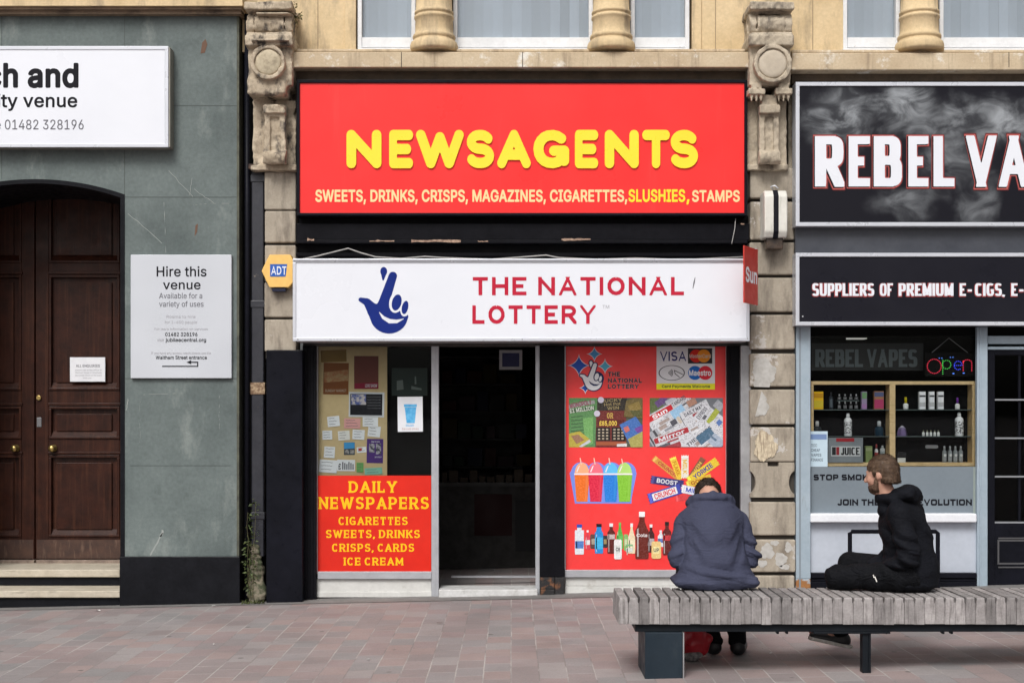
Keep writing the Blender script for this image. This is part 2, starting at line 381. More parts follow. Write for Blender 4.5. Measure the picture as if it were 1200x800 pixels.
# outlines of the plain sans letters, two hex digits per coordinate
GLYPHS = (
    'a07852304e304b3148324533423440363d383c3b3a3e394138443848384b394e3a503b523c543e563f574259445a465b485b4b5c565e615f63606460666067616862696369646965696869'
    '6a686c676d666f65706471627260735e745c74597457745474527350724e724c714b6f4a6e486d476c476a46693a6c3c703d723f7542774479477b4a7c4d7d507e537e567f597f627e647d'
    '677c697b6b7a6d796f7771757272746f756c7568756475326932693c683c6437633661345f335d325b3158315530!543b573b5a3c5d3d603e623f64416543674568476849694b694e69586'
    '65660555a5455544d524b514950484f474e464c454b454944474445454346424640473f493e4a3d4c3c4e3c503b523b~b08560305d315a3157325433523451354f374e384a3e483e48323d'
    '323d98499849724a724d774f79507a527b547d577e597e5c7f607f647f697e6d7c717a747777747a717c6d7e687f63805e805880527f4d7e487c437a3f773b743871356d3369326431!5e3'
    'b613c653c673d6a3f6c416e4470467149724d735073547458735c735f7263716670696e6c6c6e6a706772657361745e745b74587355725270506e4e6c4c6a4b674a634960495c495849544'
    '9504a4c4b494c464e435041523f553d583c5b3c~c0795b30563152324d3349354638423b403f3d433b483a4d39523957395d3a633b683d6c407042744677497a4d7c527e567f5b7f5e7f61'
    '7f637e667d687d6b7c6d7a6f7971787376747476727770796e7a6c7a696f666c6c687062735b745874557352724f704d6e4b6b496948664762465f455b455745544650474d484949464b44'
    '4d414f3f523d553c583c5b3b633c683f6c446f497b467a447942783f763d753b733971386f366d356b3469336632643161315e30~d0855930543150324c3348354538423b3f3f3d433b483'
    'a4d39523958395e3a633b683d6d3f7142744577487a4c7c507e557f597f5d7f607e627e657d677b687a6a796b776f72707270987c987c327132713e6f3e6b386a3768356734643362325f3'
    '15c31!5b3b5e3c613c643d673f69416b436d466e496f4c705070547058705c70606f636e676d6a6b6c696e6770647261735e745b745774547351724f704d6e4b6c496948664763465f455c'
    '455845544650474d484949464b444d414f3f523d543c583c~e0815c30573152324e3349354638423b403f3d433b483a4c39523957395d3a623b673d6c3f7042744577497a4d7c517e567f5'
    'b7f5e7f617e647e677d6a7c6d7a6f78727674747671786e796a7b677c627c5e7c597c544154415e765e705a705e6f616f656e686c6a6b6d696f6771647261735e745b745874557352724f7'
    '14d6f4b6d496a486847654662455f455c45564551464e474a48474a444c424e40503e533d563c593b5c3b5f3b613c633c653d673d683e6a3f6b416c426d446e456f477b447a41793f773c7'
    '53a733870366e346b33673264316031~f051607e60733373337e!42324288428b438e44914593479549974b994d9a509b529b559c579c5e9b639a5f905d90599156915490528f518e508c4'
    'f8b4e884e864e32~g0855b145714541450154d164a174719451a421c411e3f203d223c24462a4a254c244d224f2151205320561f581f5b1f601f642067216a236d266f29702c703170406f'
    '406b3a6a3968386736643562345f345c335933553350344c354937453a423d3f403d443b483a4d39533958395e3a633b683d6d3f7142744577487a4c7c507e557f597f5d7f607e627e657d'
    '677b697a6a796c7770727172717e7c7e7c307c2c7b277a237820761d731b70196c17681664156014!5b3e5e3e613f6440674169436b456d476e4a6f4d705170547059705c70606f646e676'
    'd6a6b6c696f6770647261735e745b745874547352724f704d6e4b6c4969486647634660455c455945554651474e484b49484b454d434f415240543f583e~h082495f49323d323d98499849'
    '6b466b48704b744d78507a547c577e5b7f5f7f637f677e6a7d6d7c707a727874757672786f796b7967796279326d326d616d656c696b6c696f6671637360745c7459745773547252715070'
    '4e6f4d6d4b6b4a6849654963~i0333d323d7e497e4932!438b418b3f8b3e8c3d8d3c8e3b903a913a933a943b963c973d983e993f9a419b439b449b469a479949984a974b964b944b934b91'
    '4b904a8e498d478c468b448b~j0333d7e497e492c4929482547234620451e431b411a3f183c173916361633153015302132213521372139223a243b253c273c2a3d2c!438b418b3f8b3e8c'
    '3d8d3c8e3b903a913a933a943b963c973d983e993f9a419b439b449b469a479949984a974b964b944b934b914b904a8e498d478c468b448b~k076484d485c4a5c6b7e7a7e575a555a!3d32'
    '3d9849984932!6d32505758607c32~l0384e324a324633433441363f393e3b3d3f3d433d98499849464943494149404a3e4b3e4c3d4d3d4f3c523d543d56335232~m1223d323d7e487e486'
    'd48704a734b754c774e79507b527c547d577e597f5b7f5e7f627f657e697c6b7a6e7770747171726d706d71707272747475777779797a7c7c7e7d817e837f867f897f8d7f907f937e957c9'
    '87b9a799c769e74a071a16da169a165a132953295659569946c936e91718e728b7389748674837481747f737d727b717a6f786e776c766a7668756675637532693269666969686c666e657'
    '0627260735d745a74587456745473527250714e6f4c6e4b6c4a6a4967496549624932~n082495f49323d323d7e487e486b466b48704b744d78507a547c577e5b7f5f7f637f677e6a7d6d7c'
    '707a727874757672786f796b7967796279326d326d616d656c696b6c696f6671637360745c74597457735472527150704e6f4d6d4b6b4a6849654963~o0835b30563152324d33493546384'
    '23b403f3d433b483a4d39523957395d3a633b683d6c407042744677497a4d7c527e567f5b7f617f657e6a7c6e7a7177757477707a6c7c687d637e5d7e577e527d4d7c487a43773f753b713'
    '86e356a3365326131!5b3b5f3c623c653d683f6a416c446e466f49704d715072547257725b715f70626f666e696c6b6a6e6870657262735f745b745874557352724f704d6e4b6b49694866'
    '4762465f455b455745544650474d484949464b444d414f3f523d553c583c~p0853d153d7e487e48724a724d774f79507a527b547d577e597e5c7f607f647f697e6d7c717a747777747a717'
    'c6d7e687f63805e805880527f4d7e487c437a3f773b743871356d336932643160305d315a3157325533523451354f374e384a3e493e4915!5e3b613c653c673d6a3f6c416e447046714972'
    '4d735073547458735c735f7263716670696e6c6c6e6a706772657361745e745b74587355725270506e4e6c4c6a4b674a634960495c4958495449504a4c4b494c464e435041523f553d583c'
    '5b3c~q0857c157015703e6f3e6b386a3768356734643362325f315c315930543150324c3348354538423b3f3f3d433b483a4d39523958395e3a633b683d6d3f7142744577487a4c7c507e5'
    '57f597f5d7f607e627e657d677b687a6a796b776f727172717e7c7e!5b3b5e3c613c643d673f69416b436d466e496f4c705070547058705c70606f636e676d6a6b6c696e6770647261735e'
    '745b745774547351724f704d6e4b6c496948664763465f455c455845544650474d484949464b444d414f3f523d543c583c~r0523d323d7e487e487249724a754c774e7a507b537d567e597'
    'f5d7f607f637f637260735b73597356735472527150704e6e4c6d4b6b4a694966496449614932~s073563053314f314c3248334634433640373e3a3d3c3b3f3a4239454547464447424940'
    '4b3e4d3d503c533b563b5a3b5d3c603d633e65406642674468476748674a664c654d634e614f5f505c5150544b5547574359405c3e5e3d613c653b693c6c3c6f3d723f7441774379467b49'
    '7c4c7d507e537f577f5b7f5f7e627e657c677b6a7a6c786e766f747171726f736c6869676c666e646f637160735e745b745775547451744f734c714a70496e486c48694867486649644b63'
    '4d614f60515f545f605c655a69596c576f547152734e744b744774447341723e703b6e396c376935663362325f315b31~t0455b7e5b733373337e!3f904b904b464b434c414c404d3e4e3d'
    '503d523c543c573c5a3d5d32583154314f314b32473444364239403c3f403f45~u082563153314f324c33493446364438423b403e3e413d453d493d4e3d7e497e494f494b4a474b444d415'
    '03f533d563c5a3c5d3c5f3d623d643e6640684169436b456c486d4a6d4d6d516d7e797e79326e326e446f446d3f6b3b6838653562335e325b31~v0785332357e437e535157435b3657365b'
    '435f516f7e7c7e5f32~w1134e32377e437e4d5d514d553a533a574d5b5d647e717e7a5d7e4d823a803a854d895d927e9f7e88327c3272546f5f6c6a69766c76696a675f64545a32~x07636'
    '32545e5454387e467e4f6f56655b5b555b5a65616f6a7e787e5c545c5d7a326b3260435a4d55565b56564d50434432~y0783b163e214021422044204520472048214a214b224c234d254e2'
    '64f28502b5332357e437e535157435b3657365a435f516f7e7c7e5b265a245821571f551d541b521950184e174c164915471544153f15~z0763a323a3b657265733c733c7e757e75744b3e'
    '4b3d763d7632~A09635325a9869988f3281326b6e677c609263925d7c586e4332!484e485a7c5a7c4e~B0913e323e98629867986c977096749477927a907c8d7e8a808781848180827d817'
    'a817780747f727e707d6e7b6d796b776a75697368716771667366766578647b637d617f5f815d825b845885558551864d854985468443823f803c7d3a7a38773673346e3369326332!4b3d'
    '633d683e6d3f7140744276447847794a794d79507852785576577559735b715c6f5e6d5f6a60676064604b60!4b6b626b646b676c696c6c6d6e6e70707171737374757578757a757c75807'
    '483738571886e8a6b8b678c628c4b8c~C102673161315b32553450374b3a473f434440493d4f3c563a5d3a653a6d3c743d7a40814386478b4b8f509355965b98619967996b996f99739876'
    '9779967d9480928290858e878b8a898c868d828f7f907b91788478837a827d817f80817e837d857b8679887889758a738b718c6f8c6c8d6a8d678d638d5f8c5b8b5788538650834d7f4b7b'
    '49764871476b4765475f485949544b4f4d4b5047534457415b3f5f3e633d673d6a3d6c3d6f3d713e733f7540784179427b447d457e478049814b824d835084529152904e8f4b8d478c448a'
    '41883e853c823a80387d367934763373326f316b31~D1005e324532453d5d3d633e683f6d407242754579487c4c7e508054815a825f8265826b817080757e7a7c7e7982768572886e8a698'
    'b648c5e8c458c45985f9866976d96739479927d8e828a868689808b7a8d748e6d8e658e5d8d568b50894a854482407d3c783872356c346532!4b984b323e323e98~E0843e323e987c987c8'
    'c4b8c4b6b796b79604b604b3d7d3d7d32~F0823e323e987c987c8c4b8c4b6a776a775e4b5e4b32~G104683161315b32553450374b3b473f434440493d4f3b563a5d3a653a6d3b743d7a408'
    '14386478b4b8f509355965b98619967996b996f99729876977a957d9480928390858e888b8a888c858e828f7f907b91788478837a827c817f7f817e837d847b8679877789758a738b718c6'
    'f8c6c8d6a8d678d638d5e8c5a8b5788538650834d7f4b7b49764871476b4765475f485949544b4f4d4b5047534457415b3f5f3e633d683d6c3d703d743f77407a427d457f47814b834e845'
    '28556855a895a6b5a6b659265925a9154904e8f498c448940863c82397d36783473326e31~H1033e323e984b984b6c806c80988d988d32803280604b604b32~I0603832383d4a3d4a8c388'
    'c38986898688c578c573d683d6832~J079573151314b33463541393d3d3b423948394f39554655464f464b474748444a414d3f503d533c573c5b3c5e3d613f644166446747684b684f6898'
    '7598754f75487342713d6d39683563335d31~K093474f475d4e66556f5c777b988c986069!3e323e984b984b754b5f4b594b32!7c32586660708c32~L0793e323e984b984b3d7a3d7a32~M'
    '1263e323e98509869576b526e4b7043723c6f3c7243744a765278579198a498a4329732976c9773977c9785978d998d9684927b8f728d6c76326b32546c52724f7a4c84488d4a8d4a854a7'
    'c4a744a6c4a32~N1053e323e984d9877577b508047853d833d82488251825982988f988f327f325a6c5574507e488c4a8d4a7f4b744b6c4b32~O107673161315b32553450374b3a473f434'
    '440493d4f3c563a5d3a653a6d3c743d7a40814386478b4b8f509355965b98619967996e99749879967f93848f888b8c868f81917a9374946d9565945d9356914f8f498c44883f843a7f377'
    '93474326e31!673d6c3d703e743f78417b447f47814b844f86548759885f8865886b87718676847b817f7f837b867889748b708c6c8d678d638d5f8c5b8b5789538650834d7f4b7b497648'
    '71476b4765475f485949544b4f4d4b5047534457415b3f5f3e633d~P0893e323e98619867976c977095749378917b8e7e8b808882848380837c84788373836f826b80677e647b61785e745'
    'b705a6c5867576157485748626162646368636b646d6570677268736a756d766f767277757778777a767d768075827385728770886d8a6b8b688c648c608c4b8c4b32~Q107635271527c43'
    '7f3f902882287737743b!673161315b32553450374b3a473f434440493d4f3c563a5d3a653a6d3c743d7a40814386478b4b8f509355965b98619967996e99749879967f93848f888b8c868'
    'f81917a9374946d9565945d9356914f8f498c44883f843a7f37793474326e31!673d6c3d703e743f78417b447f47814b844f86548759885f8865886b87718676847b817f7f837b86788974'
    '8b708c6c8d678d638d5f8c5b8b5789538650834d7f4b7b49764871476b4765475f485949544b4f4d4b5047534457415b3f5f3e633d~R0903e323e98619867976c977195759478927b8f7e8'
    'c808982858381847d847884748370826c80687e657b627860755d705c6c5b675a615a455a45656165646568666b666e677069726a736c756e7670767377767778777b767e7681758373857'
    '28770896e8a6b8b688c648c618c4b8c4b32!793260606f608832~S0895f305930543150324c3448364438413b3f3e3d413b453a493a4d474d474b484849464b444c424e40513f533e563d5'
    '93c5c3c5f3c623c653c683d6b3e6e3f70417242744475467649774b774e7750765276547456735771596f5a6d5b635e576251644c664769436c406f3e733d783c7c3d813e853f88418c438'
    'f46914a944e96529756985b995f99649969986d977196759478917b8f7d8c7f8981858281827e757e7581738471876e896b8b678d638d5f8e5c8e598d568c538c518a4f894d874c864b844'
    'a82497f497d497b4a784b764c754e735072527154705c6d676a70677366756477637a627c607e5e7f5c815a825783548351844e834a834681427f3f7d3c7a39773673346e326a316430~T0'
    '90388c38988598858c658c65325932598c~U103663060315b32553351354d38493b463e434241463f4b3e503e553e984b984b564b524c4f4d4c4e4950465243554157405b3e5e3d623d663'
    'c6a3d6e3d713e7440774179437c467d497f4c804f8052815681988d988d558d508c4b8b468942863e833b7f387b35763371326c31~V0965b3235984398585b5d4d64386138674e6c5b8198'
    '8f986a32~W1375132359842985359554f5745593a583a5a455c4f5f596f987e988e59914f9345953a943a9645984f9b59ab98b8989c328d327c73788075917891758172736032~X0953632'
    '5d6b5d613898479856825b7a5f74636c606c6474687a6e827d988b986662666b8d327e326c4c68536459606063605f595b53564c4432~Y0945b325b5c3598449858775e6c64605f60646d6'
    'a777e988d98685c6832~Z0883a323a3b697f6f887691788d6b8c5f8c3a8c3a988198818e544c4d424539443d503d5d3d823d8232~00915f315a31553250344c37483a453e424340493e4f3'
    'd563c5d3c653c6d3d743e7b40814286458b488f4c93509655985a995f9965996a986e967393768f7a8b7c867f81817b8274836d8365835d8256814f7f497d437a3e763a73376e346a32653'
    '1!5f3c633c663d693f6c416f437147734a744f75547659775f7765776b76717576747b737f71836f866c89698b668d638e5f8e5c8e588d558b538950864e834c7f4b7b49764971486b4865'
    '485f495949544b4f4c4a4e4750435341553f583d5c3c~10914132413d803d8032!699869325c325c8c437a43875a98~20913f323f3b61606a6a6c6d6e6f6f71707371757278727a727c727'
    'f7181718470866e886d896b8b698c668d648d618e5f8e5c8e598d578d548b528a51894f874e854d824c804c7d4b7a3f7a3f7f40834187438a468e48914b934f95529756985b995f9963996'
    '8986c976f9573937591788e7a8b7c887d847e807e7c7e7a7e777d747c727b6f796c776975666756513e513d803d8032~30915e315931553150324d3449364638433b403d3e413c443b483b'
    '4c484c484a49474a454b434d424f40513f533e563d583c5b3c5e3c613c643d663d693e6b3f6d416f43714572477349744c744f7452735472577159705b6e5d6c5f6961666262635f635a64'
    '5164516e6c8c408c40987c987c8e5c6a5c6c626c676c6b6b7069736777657a627c5e7e5b7f578053814f804b7f477e437c3f7a3c7739733770346c3367326331~40913a473a52639870984'
    '85385538547!6a326a4a6a4f6a7277727732~50915e315a31563252334e344b364838453b433e41413f453e483e4c4a4c4b4a4b484c464e444f425141533f553e573d593c5c3c5e3c613c6'
    '43d673e693f6c406e426f4471477249734c734f745273567359725c715e6f616d636b6569666668646961695e695b6958695668536851674f664d644c633f6545987b987b8c508c4d6e4f7'
    '051715372567358745b745d756075637567746a736d727071726f756d776b79697b667c637e607f5d805a80568053804e7f497e457c41793d773a733770356c3368326331~60915f315b31'
    '563252334e354b37483a453d4341414540493f4e3f523f56405a415e42624466466b4a704d766498729850664f6650685169526a536c546d566e576f596f5b705d705f71617165716a706e'
    '6f716d746b77687a657c627e5e7f5a80568051804d7f487d447c41793d773a733770356c3368326431!5f3c623c653c673d6a3f6c406e426f4471467249734c734e735173557357725a715'
    'd6f5f6e616c636a646766656662675f675c675a6657665564536351614f5f4e5d4c5a4c584b554b524b4f4c4c4c494e464f4451425340553f573d5a3c5c3c~70914532738c3e8c3e988098'
    '808c5332~80915f315a31563251334d3449364639433b413e3f423d453d493c4d3d503d533e563f59405c425e4460466249644b654e6651674d694a6a476d457043734176407a407e40824'
    '1854289448c468f49914c944f96539757985b995f99649968986c976f9673947591788f7a8c7c897d857e827e7e7e7a7d767c737a70776d756a72696e6771667365766478627a607c5e7e5'
    'c7f59815681538250824d8249814580427e3e7b3b7839753671346d3369326431!5f3c633c663c683d6b3e6d3f6f417142734474467549754b754e7550755374557258715a6f5c6d5d6b5f'
    '6860656062615f615c6159605660545f515d4f5c4e5a4c584b554a534950494e494b4a494b464c444d424f41513f533e563d593c5c3c!5f6c626c646c676d696e6b6f6d716e726f7470767'
    '178727b727d72807182718470866e886d896b8b698c678d648d628e5f8e5d8e5a8d588d558c538b528950884f864e844d824d804d7d4d7b4d784e764f7450725271546f566e586d5a6c5d6'
    'c~90915f99649968986c97709574927790798c7c897d857f81807c807780747f707e6c7d687b64785f755971545a324c326e646f646f626e616d5f6b5e6a5d695c675b655a645a62596059'
    '5e595959555a515b4d5d4a5f476145644368416b406f3f743f783f7d408141854389458d48904b934f95529756985b99!5f8e5c8e5a8d578c558b538a51884f864e834d814c7e4b7b4b784'
    'b754c724d704e6d4f6b51695367556557645a635c635f636263656367646a656c676e696f6b716d7270737273757378737b737e728171836f866e886c8a6a8b678c658d628e~.038453143'
    '31423240333f343d353d373c383c3a3c3c3d3e3d3f3f414042424343434543474349434a424c414d3f4e3e4e3c4e3a4e384e374d354c344a3349324731~,0383a1a40404d40431a~-09175'
    "63755849584963~'041427240984d984c72~&0905931553150324c334834453642393f3b3d3e3b423a453949394d395039533a553b583d5a3f5d415f43614e6a5d756178657d667e668066"
    '816683668566876589638b618c5f8d5d8e5a8e588e578e558d548d528c518b508a4f884e874e854d844d824d804e7e4e7c4f7b54735b6b8a327b3254604a6d486f4672457443774279427c'
    '417f418241854288438b448e469048924a944d965097539856995a995e996198649767966a946c926e90708e718b7289738673837381727e727c717a70786f766e756c73656d515d4e5b4c'
    '594a57485547534651464f454c464a46484745484349424b404d3f4f3d513d533c563b593b5c3b5f3c613d643e673f6a416c436e457048724a744d755076547757785b785f845f835a8356'
    '8252814f804c7f497e477c44773e753b72396f376c356833643261315d31~£085393a393d3c3e3e3e403f4241434344454448454b437a437e44824586468a498d4b904e935195559759985'
    'd996299669969986d9770967394769278907a8d7c8a7e867f837f7f747d7381728470876e896b8b698d658d628e5f8e5c8d5a8c578b558a5488528651845082507f4f7d4f7a514b5149504'
    '750454f444e424d414c404b3f443c3e3a!3932393d6e3d703d713e723e733f7440744274437447804780447f407e3c7d397b377935763372326e32!3960396a706a7060~?0724c504c524d'
    '564d5a4d5d4e604f625164526654685c6e5e6f60716273637565776679667c667f66816683658564876389618a608b5e8c5c8d5a8e588e568e538e518e4f8d4d8d4c8c4a8a488947874685'
    '45834580447e377e388239863a893c8c3e8f4192439447964a974e98519956995a995e986297659668946b926d8f6f8c718972867382737e737a727771736f706d6d6b6b686865665e615d'
    '605b5e5b5d5a5b59595957595459525950!533151314f324e334c344b354a374a384a3a4a3c4a3e4b3f4c414e424f435143534355435643584259415a3f5b3e5c3c5c3a5c385b375a35593'
    '4583356325531~/050619d40233523569d~(055445b44614467456d46734779497f4a854c8a4e9051955399559e619e5f985c935a8d58885682557c53765271516b51665060505b5057515'
    '2514e52495344543f563a58355a305c2a5e25611f551f51264e2e4b35483d4645454c4454~)055391f3c253f2b41304336453b464048454949494e4a524a574a5b4a604a66496b48714776'
    '467c44824288418d3e933c98399e459e48994a954c904e8a5085527f53795573566d56675761575b5754564c5444523d50354d2e4926451f'
)
GCAP = 101.74

# skeletons of capital letters in a unit box: ('s', straight strokes) or ('c', curved strokes)
def arc(cx, cy, rx, ry, a0, a1, n=14, e=2.0):
    out = []
    for k in range(n+1):
        a = R(a0+(a1-a0)*k/n); c, s = math.cos(a), math.sin(a)
        out.append((cx+rx*math.copysign(abs(c)**(2/e), c), cy+ry*math.copysign(abs(s)**(2/e), s)))
    return out
def skeleton(e=2.0):
    A = lambda *a: arc(*a, e=e)
    return {
    'A': (1.0, [('s',[(0,0),(.5,1),(1,0)]),('s',[(.2,.3),(.8,.3)])]),
    'B': (.86, [('s',[(.5,1),(0,1),(0,0),(.5,0)]),('s',[(0,.52),(.5,.52)]),('c',[(.5,1)]+A(.5,.76,.42,.24,90,-90)),('c',[(.5,.52)]+A(.5,.26,.5,.26,90,-90))]),
    'C': (.9, [('c',A(.5,.5,.5,.5,48,312))]),
    'D': (.92, [('s',[(.4,1),(0,1),(0,0),(.4,0)]),('c',[(.4,1)]+A(.4,.5,.6,.5,90,-90))]),
    'E': (.76, [('s',[(1,1),(0,1),(0,0),(1,0)]),('s',[(0,.5),(.88,.5)])]),
    'F': (.72, [('s',[(1,1),(0,1),(0,0)]),('s',[(0,.48),(.85,.48)])]),
    'G': (.98, [('c',A(.5,.5,.5,.5,48,312)),('s',[(.95,.08),(.95,.44),(.58,.44)])]),
    'H': (.92, [('s',[(0,0),(0,1)]),('s',[(1,0),(1,1)]),('s',[(0,.5),(1,.5)])]),
    'I': (.0, [('s',[(.5,0),(.5,1)])]),
    'J': (.6, [('c',[(1,1)]+A(.5,.3,.5,.3,0,-170))]),
    'K': (.9, [('s',[(0,0),(0,1)]),('s',[(1,1),(.12,.42)]),('s',[(.38,.6),(1,0)])]),
    'L': (.68, [('s',[(0,1),(0,0),(1,0)])]),
    'M': (1.15, [('s',[(0,0),(0,1),(.5,.2),(1,1),(1,0)])]),
    'N': (.95, [('s',[(0,0),(0,1),(1,0),(1,1)])]),
    'O': (1.0, [('c',A(.5,.5,.5,.5,90,450))]),
    'P': (.82, [('s',[(.5,1),(0,1),(0,0)]),('s',[(0,.42),(.5,.42)]),('c',[(.5,1)]+A(.5,.71,.5,.29,90,-90))]),
    'Q': (1.0, [('c',A(.5,.5,.5,.5,90,450)),('s',[(.6,.3),(1,-.05)])]),
    'R': (.88, [('s',[(.5,1),(0,1),(0,0)]),('s',[(0,.46),(.5,.46)]),('c',[(.5,1)]+A(.5,.73,.46,.27,90,-90)),('s',[(.52,.46),(1,0)])]),
    'S': (.82, [('c',A(.5,.755,.47,.245,28,262)+A(.5,.255,.5,.255,84,-152))]),
    'T': (.84, [('s',[(0,1),(1,1)]),('s',[(.5,1),(.5,0)])]),
    'U': (.92, [('c',[(0,1)]+A(.5,.36,.5,.36,180,360)+[(1,1)])]),
    'V': (.96, [('s',[(0,1),(.5,0),(1,1)])]),
    'W': (1.45, [('s',[(0,1),(.26,0),(.5,.92),(.74,0),(1,1)])]),
    'X': (.92, [('s',[(0,0),(1,1)]),('s',[(0,1),(1,0)])]),
    'Y': (.92, [('s',[(0,1),(.5,.45),(1,1)]),('s',[(.5,.45),(.5,0)])]),
    'Z': (.82, [('s',[(0,1),(1,1),(0,0),(1,0)])]),
    '-': (.4, [('s',[(0,.42),(1,.42)])]),
    ',': (.0, [('s',[(.5,.03),(.3,-.16)])]),
    '.': (.0, [('s',[(.5,0),(.5,.02)])]),
    }
# style: kind, pen width x, pen width y, width factor, spacing, curve exponent
STYLES = {
    'round':  dict(kind='round', wx=.27, wy=.27, wf=.82, sp=.11, e=2.1),
    'impact': dict(kind='flat', wx=.27, wy=.17, wf=.54, sp=.055, e=3.6, space=.22),
    'sansb':  dict(kind='flat', wx=.205, wy=.18, wf=.92, sp=.16, e=2.0, space=.36),
    'lot':    dict(kind='flat', wx=.245, wy=.205, wf=.98, sp=.25, e=2.0, space=.5),
    'serif':  dict(kind='serif', wx=.265, wy=.155, wf=.88, sp=.17, e=2.1, space=.38),
    'block':  dict(kind='flat', wx=.31, wy=.27, wf=1.05, sp=.16, e=5.0, space=.5),
}
_ink = {}
def _inter():
    d = {}
    for part in ''.join(GLYPHS).split('~'):
        ch, adv, body = part[0], int(part[1:4])/GCAP, part[4:]
        d[ch] = (adv, [np.array([((int(l[i:i+2],16)-50)/GCAP, (int(l[i+2:i+4],16)-50)/GCAP) for i in range(0,len(l),4)]) for l in body.split('!')])
    return d
INTER = _inter()

